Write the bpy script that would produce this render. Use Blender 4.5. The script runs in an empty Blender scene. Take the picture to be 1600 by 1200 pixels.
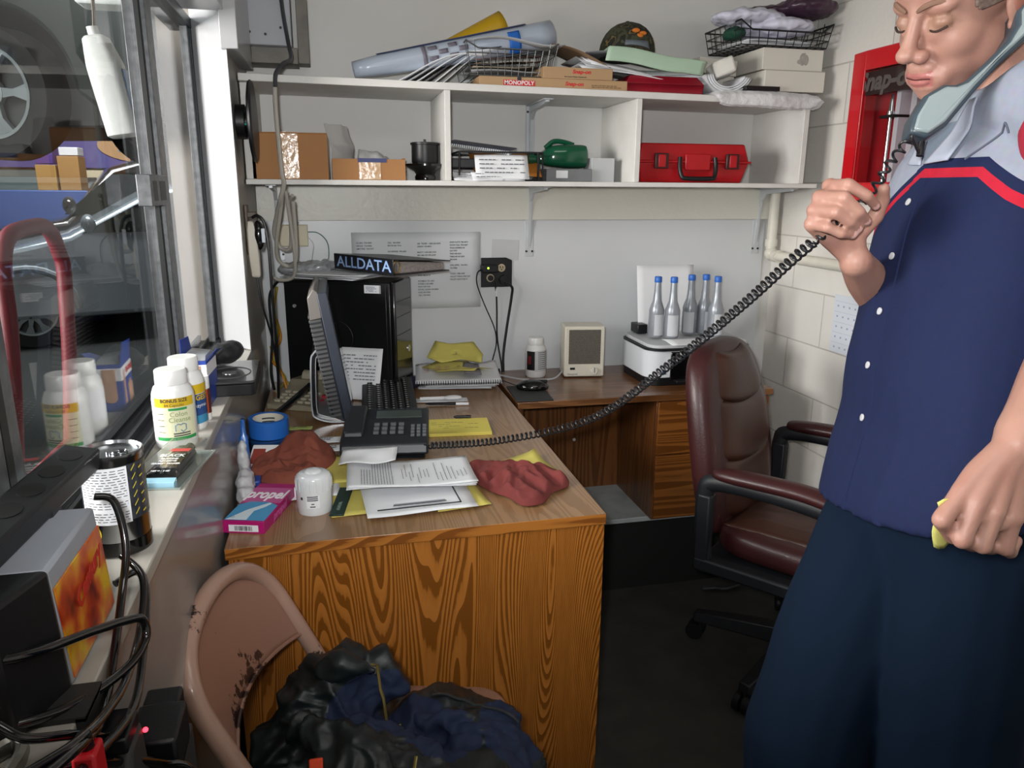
import bpy, bmesh, math, random
import numpy as np
from mathutils import Vector, Matrix, Quaternion, noise
random.seed(7)
C = bpy.context.scene.collection
PI = math.pi
R = math.radians

# ---------------------------------------------------------------- materials
MATS = {}
def lin(h):
    if isinstance(h, str):
        h = h.lstrip('#'); c = [int(h[i:i+2], 16)/255 for i in (0, 2, 4)]
    else:
        c = list(h)
    return tuple((x/12.92 if x <= .04045 else ((x+.055)/1.055)**2.4) for x in c) + (1,)

def M(name, col='#888888', rough=.5, metal=0, var=0, vs=30, bump=0, bs=200, spec=.5, coat=0, emit=0, trans=0, ior=1.45, sheen=0, col2=None):
    """principled material; var/vs = colour mottling (towards col2 or darker), bump/bs = fine relief"""
    if name in MATS: return MATS[name]
    m = bpy.data.materials.new(name); m.use_nodes = True
    nt = m.node_tree; n = nt.nodes; l = nt.links
    b = n['Principled BSDF']
    b.inputs['Base Color'].default_value = lin(col)
    b.inputs['Roughness'].default_value = rough
    b.inputs['Metallic'].default_value = metal
    b.inputs['Specular IOR Level'].default_value = spec
    b.inputs['Coat Weight'].default_value = coat
    b.inputs['Transmission Weight'].default_value = trans
    b.inputs['IOR'].default_value = ior
    b.inputs['Sheen Weight'].default_value = sheen
    if emit:
        b.inputs['Emission Color'].default_value = lin(col); b.inputs['Emission Strength'].default_value = emit
    if var or bump:
        tc = n.new('ShaderNodeTexCoord')
    if var:
        t = n.new('ShaderNodeTexNoise'); t.inputs['Scale'].default_value = vs; t.inputs['Detail'].default_value = 6
        l.new(tc.outputs['Object'], t.inputs['Vector'])
        r = n.new('ShaderNodeMapRange'); r.inputs['From Min'].default_value = .35; r.inputs['From Max'].default_value = .7
        r.inputs['To Min'].default_value = 0; r.inputs['To Max'].default_value = var
        l.new(t.outputs['Fac'], r.inputs['Value'])
        mx = n.new('ShaderNodeMix'); mx.data_type = 'RGBA'
        c1 = lin(col); c2 = lin(col2) if col2 else tuple(x*.3 for x in c1[:3])+(1,)
        mx.inputs['A'].default_value = c1; mx.inputs['B'].default_value = c2
        l.new(r.outputs['Result'], mx.inputs['Factor']); l.new(mx.outputs['Result'], b.inputs['Base Color'])
    if bump:
        t2 = n.new('ShaderNodeTexNoise'); t2.inputs['Scale'].default_value = bs; t2.inputs['Detail'].default_value = 4
        l.new(tc.outputs['Object'], t2.inputs['Vector'])
        bp = n.new('ShaderNodeBump'); bp.inputs['Strength'].default_value = bump; bp.inputs['Distance'].default_value = .002
        l.new(t2.outputs['Fac'], bp.inputs['Height']); l.new(bp.outputs['Normal'], b.inputs['Normal'])
    MATS[name] = m
    return m

def wood(name, light, dark, axis='Z', scale=9, rough=.35, coat=.2, contrast=1.0, bands=9):
    """oak veneer: contour lines of a noise stretched along the grain give the cathedral figure"""
    if name in MATS: return MATS[name]
    m = bpy.data.materials.new(name); m.use_nodes = True
    nt = m.node_tree; n = nt.nodes; l = nt.links; b = n['Principled BSDF']
    tc = n.new('ShaderNodeTexCoord'); mp = n.new('ShaderNodeMapping')
    s = {'X': (.075, 1, 1), 'Y': (1, .075, 1), 'Z': (1, 1, .075)}[axis]
    mp.inputs['Scale'].default_value = [v*scale for v in s]
    l.new(tc.outputs['Object'], mp.inputs['Vector'])
    t = n.new('ShaderNodeTexNoise'); t.inputs['Scale'].default_value = .55; t.inputs['Detail'].default_value = 1.5; t.inputs['Roughness'].default_value = .35
    l.new(mp.outputs['Vector'], t.inputs['Vector'])
    mu = n.new('ShaderNodeMath'); mu.operation = 'MULTIPLY'; mu.inputs[1].default_value = bands*2
    l.new(t.outputs['Fac'], mu.inputs[0])
    fr = n.new('ShaderNodeMath'); fr.operation = 'FRACT'; l.new(mu.outputs[0], fr.inputs[0])
    t2 = n.new('ShaderNodeTexNoise'); t2.inputs['Scale'].default_value = 14; t2.inputs['Detail'].default_value = 3
    l.new(mp.outputs['Vector'], t2.inputs['Vector'])
    ad = n.new('ShaderNodeMath'); ad.operation = 'MULTIPLY_ADD'; ad.inputs[1].default_value = .75
    l.new(t2.outputs['Fac'], ad.inputs[0]); l.new(fr.outputs[0], ad.inputs[2])
    cr = n.new('ShaderNodeValToRGB')
    e = cr.color_ramp.elements
    d = lin(dark); li = lin(light)
    mid = tuple(li[i]*(1-.45*contrast)+d[i]*.45*contrast for i in range(3))+(1,)
    e[0].position = .25; e[0].color = li; e[1].position = 1.32/1.5; e[1].color = mid
    x = e.new(.97); x.color = d
    x = e.new(.60); x.color = li
    l.new(ad.outputs[0], cr.inputs['Fac'])
    l.new(cr.outputs['Color'], b.inputs['Base Color'])
    b.inputs['Roughness'].default_value = rough; b.inputs['Coat Weight'].default_value = coat; b.inputs['Coat Roughness'].default_value = .25
    MATS[name] = m
    return m

# ---------------------------------------------------------------- mesh builder
class MB:
    def __init__(s):
        s.v = []; s.f = []; s.mi = []; s.M = Matrix(); s.mat = 0
    def add(s, vs, fs):
        o = len(s.v)
        s.v += [tuple(s.M @ Vector(p)) for p in vs]
        for f in fs:
            s.f.append([i+o for i in f]); s.mi.append(s.mat)
        return s
    def hexa(s, p):   # 4 bottom (ccw from above), 4 top
        return s.add(p, [(3, 2, 1, 0), (4, 5, 6, 7), (0, 1, 5, 4), (1, 2, 6, 5), (2, 3, 7, 6), (3, 0, 4, 7)])
    def box(s, x0, x1, y0, y1, z0, z1):
        return s.hexa([(x0, y0, z0), (x1, y0, z0), (x1, y1, z0), (x0, y1, z0), (x0, y0, z1), (x1, y0, z1), (x1, y1, z1), (x0, y1, z1)])
    def cbox(s, c, d):
        return s.box(c[0]-d[0]/2, c[0]+d[0]/2, c[1]-d[1]/2, c[1]+d[1]/2, c[2]-d[2]/2, c[2]+d[2]/2)
    def prism(s, poly, a0, a1, axis='Z'):
        """extrude a ccw 2-D polygon; axis Z: (x,y), axis Y: (x,z), axis X: (y,z)"""
        def P(p, a): return {'Z': (p[0], p[1], a), 'Y': (p[0], a, p[1]), 'X': (a, p[0], p[1])}[axis]
        n = len(poly); vs = [P(p, a0) for p in poly]+[P(p, a1) for p in poly]
        fs = [tuple(range(n-1, -1, -1)), tuple(range(n, 2*n))]+[(i, (i+1) % n, n+(i+1) % n, n+i) for i in range(n)]
        return s.add(vs, fs)
    def loft(s, rings, cap=True, closed=True):
        n = len(rings[0]); vs = [p for r in rings for p in r]; fs = []
        for k in range(len(rings)-1):
            for i in range(n if closed else n-1):
                j = (i+1) % n
                fs.append((k*n+i, k*n+j, (k+1)*n+j, (k+1)*n+i))
        if cap:
            fs.append(tuple(range(n-1, -1, -1))); o = (len(rings)-1)*n; fs.append(tuple(range(o, o+n)))
        return s.add(vs, fs)
    def lathe(s, prof, seg=28, cap=True):
        rings = [[(max(r, 1e-5)*math.cos(2*PI*i/seg), max(r, 1e-5)*math.sin(2*PI*i/seg), z) for i in range(seg)] for r, z in prof]
        return s.loft(rings, cap)
    def cyl(s, a, b, r, seg=16, r2=None):
        a = Vector(a); b = Vector(b); return s.tube([a, b], r, seg, radii=[r, r if r2 is None else r2])
    def tube(s, path, r=.01, seg=10, radii=None, closed=False, cap=True, flat=1, up=None):
        path = [Vector(p) for p in path]; n = len(path)
        T = []
        for i in range(n):
            a = path[(i-1) % n] if (closed or i) else path[0]; b = path[(i+1) % n] if (closed or i < n-1) else path[-1]
            t = (b-a); T.append(t.normalized() if t.length > 1e-9 else Vector((0, 0, 1)))
        u = Vector(up) if up else (Vector((0, 0, 1)) if abs(T[0].z) < .9 else Vector((1, 0, 0)))
        u = (u-T[0]*u.dot(T[0])).normalized(); rings = []
        for i in range(n):
            if i:
                q = T[i-1].rotation_difference(T[i]); u = (q @ u); u = (u-T[i]*u.dot(T[i])).normalized()
            w = T[i].cross(u); rr = radii[i] if radii else r
            rings.append([tuple(path[i]+u*math.cos(2*PI*k/seg)*rr*flat+w*math.sin(2*PI*k/seg)*rr) for k in range(seg)])
        if closed: rings.append(rings[0]); cap = False
        return s.loft(rings, cap)
    def grid(s, fn, nu, nv):
        vs = [fn(i/nu, j/nv) for j in range(nv+1) for i in range(nu+1)]
        fs = [(j*(nu+1)+i, j*(nu+1)+i+1, (j+1)*(nu+1)+i+1, (j+1)*(nu+1)+i) for j in range(nv) for i in range(nu)]
        return s.add(vs, fs)
    def ell(s, c, r, seg=20, rings=12):
        c = Vector(c)
        rs = []
        for k in range(rings+1):
            th = PI*k/rings; z = -math.cos(th); q = max(math.sin(th), 1e-4)
            rs.append([(c.x+r[0]*q*math.cos(2*PI*i/seg), c.y+r[1]*q*math.sin(2*PI*i/seg), c.z+r[2]*z) for i in range(seg)])
        return s.loft(rs, True)
    def quad(s, *p): return s.add(p, [tuple(range(len(p)))])

def link(o, parent=None):
    C.objects.link(o)
    if parent is not None: o.parent = parent
    return o

def obj(name, mb, mats, parent=None, bev=0, seg=2, smooth=40, loc=None, solid=0, sub=0, rot=None, label=None, off=-1):
    me = bpy.data.meshes.new(name)
    me.from_pydata(mb.v, [], mb.f)
    mats = mats if isinstance(mats, (list, tuple)) else [mats]
    for m in mats: me.materials.append(m)
    me.polygons.foreach_set('material_index', mb.mi)
    bm = bmesh.new(); bm.from_mesh(me); bmesh.ops.remove_doubles(bm, verts=bm.verts, dist=1e-6)
    if not solid: bmesh.ops.recalc_face_normals(bm, faces=bm.faces)
    bm.to_mesh(me); bm.free()
    if smooth:
        me.polygons.foreach_set('use_smooth', [True]*len(me.polygons))
        me.set_sharp_from_angle(angle=R(smooth))
    me.update()
    o = link(bpy.data.objects.new(name, me), parent)
    if loc is not None: o.location = loc
    if rot is not None: o.rotation_euler = rot
    if solid:
        md = o.modifiers.new('solid', 'SOLIDIFY'); md.thickness = solid; md.offset = off
    if sub:
        md = o.modifiers.new('sub', 'SUBSURF'); md.levels = sub; md.render_levels = sub
    if bev:
        md = o.modifiers.new('bevel', 'BEVEL'); md.width = bev; md.segments = seg; md.limit_method = 'ANGLE'; md.angle_limit = R(35)
        md.harden_normals = False
    if label: o['label'] = label
    return o

def tag(o, label, cat, group=None):
    o['label'] = label; o['category'] = cat
    if group: o['group'] = group
    return o

def thing(name, label, cat, loc=(0, 0, 0), rotz=0, group=None, rot=None):
    o = link(bpy.data.objects.new(name, None)); o.empty_display_size = .05
    o.location = loc; o.rotation_euler = rot if rot else (0, 0, rotz)
    return tag(o, label, cat, group)

def struct(o):
    o['kind'] = 'structure'; return o

def dup(root, loc=None, rotz=None, label=None):
    r = root.copy(); C.objects.link(r)
    if loc is not None: r.location = loc
    if rotz is not None: r.rotation_euler = (0, 0, rotz)
    if label: r['label'] = label
    for ch in list(root.children):
        c = ch.copy(); C.objects.link(c); c.parent = r
        for g in ch.children:
            d = g.copy(); C.objects.link(d); d.parent = c
    return r

def frame(o, x, y):
    """matrix with origin o, local x along x, local y along y (made square), z = x cross y"""
    x = Vector(x).normalized(); y = Vector(y); z = x.cross(y).normalized(); y = z.cross(x)
    m = Matrix((x, y, z)).transposed().to_4x4(); m.translation = Vector(o)
    return m

def text(s, size, mx, mat, parent, name='lettering', ext=.0002, wx=1, bold=0, align='CENTER', shear=0, space=1, label=None):
    """lettering: x of mx = reading direction, y = up, z = out of the surface; centred vertically"""
    cu = bpy.data.curves.new('t', 'FONT'); cu.body = s; cu.size = size; cu.extrude = ext; cu.offset = bold; cu.shear = shear
    cu.align_x = align; cu.align_y = 'CENTER'; cu.resolution_u = 3; cu.space_character = space
    t = bpy.data.objects.new('t', cu); C.objects.link(t)
    bpy.context.view_layer.update()
    dg = bpy.context.evaluated_depsgraph_get()
    me = bpy.data.meshes.new_from_object(t.evaluated_get(dg))
    bpy.data.objects.remove(t); bpy.data.curves.remove(cu)
    me.transform(mx @ Matrix.Diagonal((wx, 1, 1, 1)))
    me.materials.clear(); me.materials.append(mat)
    me.name = name
    o = link(bpy.data.objects.new(name, me), parent)
    if label: o['label'] = label
    return o

def rows(mb, mx, w, h, n, seed=0, th=.5, fill=.9, words=True, ragged=True):
    """bars standing for illegible fine print, laid on the sheet"""
    rnd = random.Random(seed); mb.M = mx
    for r in range(n):
        y = h/2-h*(r+.5)/n; x = -w/2; end = w/2*(rnd.uniform(.3, 1) if ragged and rnd.random() < .3 else 1)
        while x < end-.001:
            ww = w*rnd.uniform(.04, .13); e = min(x+ww, end)
            if rnd.random() < fill: mb.quad((x, y-h/n*th/2, 0), (e, y-h/n*th/2, 0), (e, y+h/n*th/2, 0), (x, y+h/n*th/2, 0))
            x = e+w*.018
    mb.M = Matrix()
    return mb

def sheet(name, w, h, parent=None, mat=None, curl=0, seed=0, th=.0006, nu=8, nv=8, corner=0, amp=.002):
    """a paper sheet in its own xy plane, gently uneven; curl lifts the far edge"""
    def fn(u, v):
        x = (u-.5)*w; y = (v-.5)*h
        z = amp*(noise.noise(Vector((u*2.3+seed, v*2.1, seed*.37)))+.6) + curl*v*v*h + corner*max(0, u+v-1.4)**2
        return (x, y, z)
    mb = MB(); mb.grid(fn, nu, nv)
    return obj(name, mb, mat, parent, solid=th, smooth=60, off=1)

def spline(pts, n=8, closed=False):
    P = [Vector(p) for p in pts]; out = []; m = len(P)
    for i in range(m if closed else m-1):
        if closed: a, b, c, d = P[i-1], P[i], P[(i+1) % m], P[(i+2) % m]
        else: a, b, c, d = P[max(i-1, 0)], P[i], P[i+1], P[min(i+2, m-1)]
        for k in range(n):
            t = k/n
            out.append(.5*((2*b)+(c-a)*t+(2*a-5*b+4*c-d)*t*t+(3*b-a-3*c+d)*t**3))
    if not closed: out.append(P[-1])
    return out

def lump(name, fn_or_mb, mats, parent=None, voxel=.004, smooth=4, fac=.5, nz=0, nscale=20, seed=0, ridge=0, rscale=14):
    """union of overlapping closed pieces turned into one soft continuous surface"""
    mb = fn_or_mb
    me = bpy.data.meshes.new('tmp'); me.from_pydata(mb.v, [], mb.f)
    bm = bmesh.new(); bm.from_mesh(me); bmesh.ops.recalc_face_normals(bm, faces=bm.faces); bm.to_mesh(me); bm.free()
    t = bpy.data.objects.new('tmp', me); C.objects.link(t)
    md = t.modifiers.new('r', 'REMESH'); md.mode = 'VOXEL'; md.voxel_size = voxel; md.adaptivity = 0
    if smooth:
        md = t.modifiers.new('s', 'SMOOTH'); md.iterations = smooth; md.factor = fac
    bpy.context.view_layer.update()
    out = bpy.data.meshes.new_from_object(t.evaluated_get(bpy.context.evaluated_depsgraph_get()))
    bpy.data.objects.remove(t); bpy.data.meshes.remove(me)
    out.name = name; out.materials.clear()
    for m in (mats if isinstance(mats, (list, tuple)) else [mats]): out.materials.append(m)
    if nz or ridge:
        n = len(out.vertices); co = np.empty(n*3); out.vertices.foreach_get('co', co); co = co.reshape(-1, 3)
        nr = np.empty(n*3); out.vertices.foreach_get('normal', nr); nr = nr.reshape(-1, 3)
        for i in range(n):
            p = Vector(co[i])*nscale+Vector((seed*3.1, seed*1.7, 0))
            co[i] += nr[i]*nz*(noise.noise(p)+.5*noise.noise(p*2.1))
            if ridge:
                q = Vector(co[i])*rscale+Vector((seed, 2*noise.noise(p*.3), 0)); co[i] += nr[i]*ridge*(.4-1.3*abs(noise.noise(q))-.5*abs(noise.noise(q*2.3)))
        out.vertices.foreach_set('co', co.ravel())
    out.polygons.foreach_set('use_smooth', [True]*len(out.polygons)); out.update()
    o = link(bpy.data.objects.new(name, out), parent)
    return o

def cloth(name, mats, fn, nu=60, nv=50, parent=None, th=.002, sub=1):
    mb = MB(); mb.grid(fn, nu, nv)
    return obj(name, mb, mats, parent, solid=th, smooth=180, sub=sub)
# ================================================================ the room
XW, YB, XL, LZ, DZ = 1.708, 2.745, -.24, .962, .74   # right wall, back wall, left wall face, ledge height, desk height
mwhite = M('wall_paint', '#d5d4d1', .55, var=.10, vs=3, col2='#a8a59a', bump=.12, bs=90)
mpanel = M('glossy_wallboard', '#cccfd2', .3, var=.18, vs=2.2, col2='#a9aaa8', coat=.15, bump=.08, bs=6)
mshelf = M('shelf_paint', '#d0cfcb', .5, var=.2, vs=14, col2='#aaa69c', bump=.25, bs=120)
mfloor = M('dark_floor', '#33332f', .7, var=.6, vs=9, col2='#1c1c1a', bump=.2, bs=60)
mgrey = M('grey_laminate', '#8b8985', .28, var=.35, vs=2.5, col2='#6b6763', coat=.3, bump=.1, bs=8)

def block_material():
    m = bpy.data.materials.new('painted_block'); m.use_nodes = True
    nt = m.node_tree; n = nt.nodes; l = nt.links; b = n['Principled BSDF']
    tc = n.new('ShaderNodeTexCoord'); sp = n.new('ShaderNodeSeparateXYZ'); cb = n.new('ShaderNodeCombineXYZ')
    l.new(tc.outputs['Object'], sp.inputs[0])
    ay = n.new('ShaderNodeMath'); ay.operation = 'ADD'; ay.inputs[1].default_value = -2.385+4.0
    az = n.new('ShaderNodeMath'); az.operation = 'ADD'; az.inputs[1].default_value = -1.048+1.94
    l.new(sp.outputs['Y'], ay.inputs[0]); l.new(sp.outputs['Z'], az.inputs[0])
    l.new(ay.outputs[0], cb.inputs[0]); l.new(az.outputs[0], cb.inputs[1])
    br = n.new('ShaderNodeTexBrick'); br.inputs['Scale'].default_value = 1
    br.inputs['Brick Width'].default_value = .4; br.inputs['Row Height'].default_value = .194
    br.inputs['Mortar Size'].default_value = .0035; br.inputs['Mortar Smooth'].default_value = .6; br.offset = .5
    br.inputs['Color1'].default_value = lin('#d8d5cf'); br.inputs['Color2'].default_value = lin('#d2cfc9'); br.inputs['Mortar'].default_value = lin('#b5b1aa')
    l.new(cb.outputs[0], br.inputs['Vector'])
    t = n.new('ShaderNodeTexNoise'); t.inputs['Scale'].default_value = 60; t.inputs['Detail'].default_value = 5; l.new(tc.outputs['Object'], t.inputs['Vector'])
    t2 = n.new('ShaderNodeTexNoise'); t2.inputs['Scale'].default_value = 3.5; t2.inputs['Detail'].default_value = 7; l.new(tc.outputs['Object'], t2.inputs['Vector'])
    mr = n.new('ShaderNodeMapRange'); mr.inputs['From Min'].default_value = .5; mr.inputs['From Max'].default_value = .75; mr.inputs['To Max'].default_value = .22
    l.new(t2.outputs['Fac'], mr.inputs['Value'])
    mx = n.new('ShaderNodeMix'); mx.data_type = 'RGBA'; mx.inputs['B'].default_value = lin('#9a9282')
    l.new(mr.outputs[0], mx.inputs['Factor']); l.new(br.outputs['Color'], mx.inputs['A']); l.new(mx.outputs['Result'], b.inputs['Base Color'])
    sub = n.new('ShaderNodeMath'); sub.operation = 'MULTIPLY_ADD'; sub.inputs[1].default_value = -1.2
    l.new(br.outputs['Fac'], sub.inputs[0]); l.new(t.outputs['Fac'], sub.inputs[2])
    bp = n.new('ShaderNodeBump'); bp.inputs['Strength'].default_value = .35; bp.inputs['Distance'].default_value = .004
    l.new(sub.outputs[0], bp.inputs['Height']); l.new(bp.outputs['Normal'], b.inputs['Normal'])
    b.inputs['Roughness'].default_value = .5
    return m
mblock = block_material()

def sbox(name, dims, m, bev=0, parent=None):
    mb = MB(); mb.box(*dims); o = obj(name, mb, m, parent, bev=bev)
    return struct(o) if parent is None else o
sbox('floor', (XL-.25, XW+.1, -1.7, YB+.1, -.05, 0), mfloor)
sbox('wall_back', (XL-.25, XW+.1, YB, YB+.1, 0, 2.5), mwhite)
sbox('wall_right', (XW, XW+.1, -1.7, YB+.1, 0, 2.5), mblock)
sbox('wall_front', (XL-.25, XW+.1, -1.8, -1.7, 0, 2.5), mwhite)
sbox('ceiling', (XL-.25, XW+.1, -1.8, YB+.1, 2.5, 2.55), M('ceiling_paint', '#c4c2bb', .7))
# left wall: grey laminate under and beyond the window opening
w = MB(); w.box(XL-.2, XL, -1.7, 2.745, 0, LZ-.02); w.prism([(-.30, 2.31), (XL, 2.2225), (XL, 2.745), (XL-.2, 2.745), (XL-.2, 2.42), (-.30, 2.42)], LZ-.02, 2.5)
w.box(XL-.2, XL, -1.7, 2.222, 1.9, 2.5)
mleft = M('left_wall_board', '#8f8a82', .45, var=.4, vs=4, col2='#6d675f', bump=.1, bs=30)
o = struct(obj('wall_left', w, [mgrey, mleft]))
for p in o.data.polygons: p.material_index = 0 if p.center.z < LZ-.015 else 1
# glossy board fixed to the back wall behind the desk, textured rail above it
sbox('trim_1', (-.236, 1.66, YB-.006, YB-.0005, DZ-.1, 1.298), mpanel)
sbox('trim_2', (-.236, 1.68, YB-.02, YB-.0005, 1.300, 1.4155), M('textured_rail', '#d0cec4', .38, bump=.6, bs=45, var=.1, vs=5, col2='#b5b1a4'))
# white boards round the opening
jp = MB(); jp.prism([(-.338, 2.322), (XL+.003, 2.205), (XL+.003, 2.228), (-.31, 2.40), (-.338, 2.40)], LZ+.002, 1.90)
mjamb = M('white_gloss_paint', '#9fa0a2', .3, coat=.2, var=.06, vs=6, bump=.05, bs=20)
struct(obj('trim_3', jp, mjamb, bev=.002))
sbox('trim_4', (XL-.01, XL+.033, 2.19, 2.56, 1.75, 2.4), mjamb, .002)
sbox('trim_5', (-.345, XL+.003, -1.7, 2.203, 1.84, 1.90), mjamb)
# low platform the side desk stands on
pf = MB(); pf.box(.56, XW-.002, 2.335, YB-.01, 0, .262)
pl = thing('platform', 'low platform with worn pale grey top and black front under the side desk', 'platform')
obj('riser', pf, M('black_board', '#0f0f0f', .7), pl)
pf = MB(); pf.box(.56, XW-.002, 2.325, YB-.01, .262, .28)
obj('top_slab', pf, M('worn_grey_paint', '#aeb4b4', .6, var=.5, vs=11, col2='#737a79'), pl, bev=.003)

# white conduit along the right wall, running into the corner
cp = MB(); mpipe = M('painted_pipe', '#d3d0c4', .4, var=.2, vs=12, col2='#aaa595')
path = spline([(1.672, 2.70, 1.402), (1.672, 2.70, 1.21)], 2)+spline([(1.672, 2.70, 1.195), (1.672, 2.692, 1.172), (1.672, 2.665, 1.163)], 5)+[Vector((1.672, 1.2, 1.163))]
pp = thing('wall_pipe', 'white painted pipe with an elbow running along the block wall below the shelf', 'pipe', (1.672, 2.70, 1.163))
cp.M = Matrix.Translation((-1.672, -2.70, -1.163)); cp.tube(path, .019, 16)
obj('pipe_run', cp, mpipe, pp)
cp = MB(); cp.cyl((0, 0, .034), (0, 0, .062), .0235, 16); cp.cyl((0, -.035, 0), (0, -.062, 0), .0235, 16); cp.ell((0, -.005, .006), (.025, .027, .027))
obj('elbow', cp, mpipe, pp)

# ================================================================ the window
mal = M('brushed_aluminium', '#6c6e70', .45, metal=.6, var=.6, vs=60, col2='#3c3e40', bump=.15, bs=300)
mdark = M('dark_window_metal', '#24272a', .4, metal=.3, var=.3, vs=30)
mgas = M('black_gasket', '#0d0e0f', .5)
def glass_material():
    m = bpy.data.materials.new('window_glass'); m.use_nodes = True
    nt = m.node_tree; n = nt.nodes; l = nt.links
    for x in list(n): n.remove(x)
    out = n.new('ShaderNodeOutputMaterial'); g = n.new('ShaderNodeBsdfGlossy'); g.inputs['Roughness'].default_value = .004
    t = n.new('ShaderNodeBsdfTransparent'); t.inputs['Color'].default_value = (.90, .90, .90, 1)
    fr = n.new('ShaderNodeFresnel'); ge = n.new('ShaderNodeNewGeometry'); io = n.new('ShaderNodeMath'); io.operation = 'MULTIPLY_ADD'; io.inputs[1].default_value = 1/1.5-1.5; io.inputs[2].default_value = 1.5
    l.new(ge.outputs['Backfacing'], io.inputs[0]); l.new(io.outputs[0], fr.inputs['IOR'])
    mu = n.new('ShaderNodeMath'); mu.operation = 'MULTIPLY'; mu.inputs[1].default_value = .62; mu.use_clamp = True
    mx = n.new('ShaderNodeMixShader')
    l.new(fr.outputs[0], mu.inputs[0]); l.new(mu.outputs[0], mx.inputs[0]); l.new(t.outputs[0], mx.inputs[1]); l.new(g.outputs[0], mx.inputs[2]); l.new(mx.outputs[0], out.inputs[0])
    return m
mglass = glass_material()
win = struct(link(bpy.data.objects.new('window_1', None)))
win.location = (-.36, 1.3, LZ)
def wpart(name, mb, m, bev=.0015):
    mb.v = [(x+.36, y-1.3, z-LZ) for x, y, z in mb.v]
    return obj(name, mb, m, win, bev=bev)
# two sliding panes
g = MB(); g.box(-.373, -.372, .92, 1.83, LZ+.02, 1.83); wpart('near_pane', g, mglass, 0)
g = MB(); g.box(-.350, -.349, 1.80, 2.36, LZ+.02, 1.83); wpart('far_pane', g, mglass, 0)
g = MB(); g.box(-.373, -.372, -.9, .90, LZ+.02, 1.83); wpart('nearest_pane', g, mglass, 0)
g = MB(); g.box(-.388, -.358, 1.800, 1.836, LZ+.014, 1.84); g.box(-.357, -.338, 1.765, 1.825, LZ+.014, 1.84); wpart('meeting_stile', g, mal)
g = MB(); g.box(-.3575, -.346, 1.752, 1.765, LZ+.014, 1.84); wpart('stile_gasket', g, mgas)
g = MB(); g.box(-.358, -.332, 1.62, 1.79, 1.372, 1.432); la = wpart('latch', g, mal)
g = MB(); g.box(.01, .0285, .40, .455, .42, .458); obj('latch_slot', g, mgas, la)
g = MB(); g.box(.01, .0285, .34, .375, .42, .458); obj('latch_slot', g, mgas, la)
g = MB(); g.box(-.388, -.352, .885, .915, LZ+.014, 1.84); wpart('near_stile', g, mal)
g = MB(); g.box(-.385, -.350, .865, .885, LZ+.014, 1.84); wpart('near_gasket', g, mgas)
g = MB(); g.box(-.385, -.350, .80, .865, LZ+.014, 1.84); wpart('near_stile', g, mal)
g = MB(); g.box(-.361, -.335, 2.315, 2.362, LZ+.014, 1.84); wpart('far_jamb_frame', g, mdark)
g = MB(); g.box(-.359, -.340, 2.285, 2.315, LZ+.014, 1.82); wpart('far_jamb_glazing_bead', g, mal)
g = MB(); g.box(-.395, -.333, -.9, 2.362, 1.815, 1.84); wpart('head_track', g, mdark)
g = MB()
for x0, x1, z1 in ((-.400, -.326, .006), (-.400, -.392, .022), (-.368, -.362, .022), (-.338, -.330, .020)): g.box(x0, x1, -.9, 2.362, LZ, LZ+z1)
wpart('sill_track', g, mdark, .0008)
# pale ledge in front of the track
lg = MB(); lg.box(-.333, XL+.004, -.9, 2.222, LZ-.02, LZ)
mledge = M('ledge_laminate', '#a8a49c', .38, var=.35, vs=7, col2='#8f8a7f', bump=.1, bs=40, coat=.1)
struct(obj('window_ledge', lg, mledge, bev=.002))
lg = MB(); lg.box(-.44, -.333, -.9, 2.36, LZ-.05, LZ-.001); struct(obj('window_sill', lg, mdark))
# ================================================================ the wall shelf
SF, S1 = 2.41, 1.432          # shelf front edge, lower shelf top
def zt(x): return 1.722-.0092*(x+.2)
sh = thing('wall_shelf', 'long white painted two-tier wall shelf with dividers and metal brackets', 'shelf', (.7, YB, S1))
def shp(name, mb, m, bev=.002, label=None):
    mb.v = [(x-.7, y-YB, z-S1) for x, y, z in mb.v]
    return obj(name, mb, m, sh, bev=bev, label=label)
b = MB(); b.box(-.236, 1.65, SF, YB-.001, S1-.0155, S1); shp('lower_board', b, mshelf)
b = MB(); b.hexa([(-.236, SF, zt(-.236)-.021), (1.615, SF, zt(1.615)-.021), (1.615, YB-.001, zt(1.615)-.021), (-.236, YB-.001, zt(-.236)-.021),
                  (-.236, SF, zt(-.236)), (1.615, SF, zt(1.615)), (1.615, YB-.001, zt(1.615)), (-.236, YB-.001, zt(-.236))]); shp('upper_board', b, mshelf)
for x in (.352, .972): b = MB(); b.box(x, x+.019, SF+.003, YB-.001, S1, zt(x)-.021); shp('divider', b, mshelf)
b = MB(); b.box(1.577, 1.597, SF+.003, YB-.001, S1, zt(1.6)-.021); shp('end_panel', b, mshelf)
b = MB(); b.box(-.236, -.205, SF+.03, YB-.001, S1, zt(-.2)-.021); shp('end_panel', b, mshelf)
mbrk = M('bracket_steel', '#c3c7ca', .4, metal=.25)
def bracket(x, ztop, drop, reach):
    k = MB()
    k.box(x-.016, x+.016, YB-.008, YB-.0005, ztop-drop, ztop)
    k.box(x-.016, x+.016, YB-reach, YB-.004, ztop-.004, ztop)
    k.prism([(YB-.006, ztop-drop*.93), (YB-.006, ztop-.003), (YB-reach*.95, ztop-.003), (YB-reach*.95, ztop-.010), (YB-.06, ztop-.022), (YB-.03, ztop-.05)], x-.006, x+.006, 'X')
    br = shp('bracket', k, mbrk, .001)
    for dz in (.022, drop-.02):
        for dx in (-.011, .011):
            k = MB(); k.cyl((x+dx-.7, -.0085, ztop-dz-S1), (x+dx-.7, -.011, ztop-dz-S1), .004, 8); obj('screw', k, mgas, br)
bracket(.705, zt(.7)-.021, .27, .24)
for x in (-.175, .705, 1.625): bracket(x, S1-.0155, .25, .24)

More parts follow.
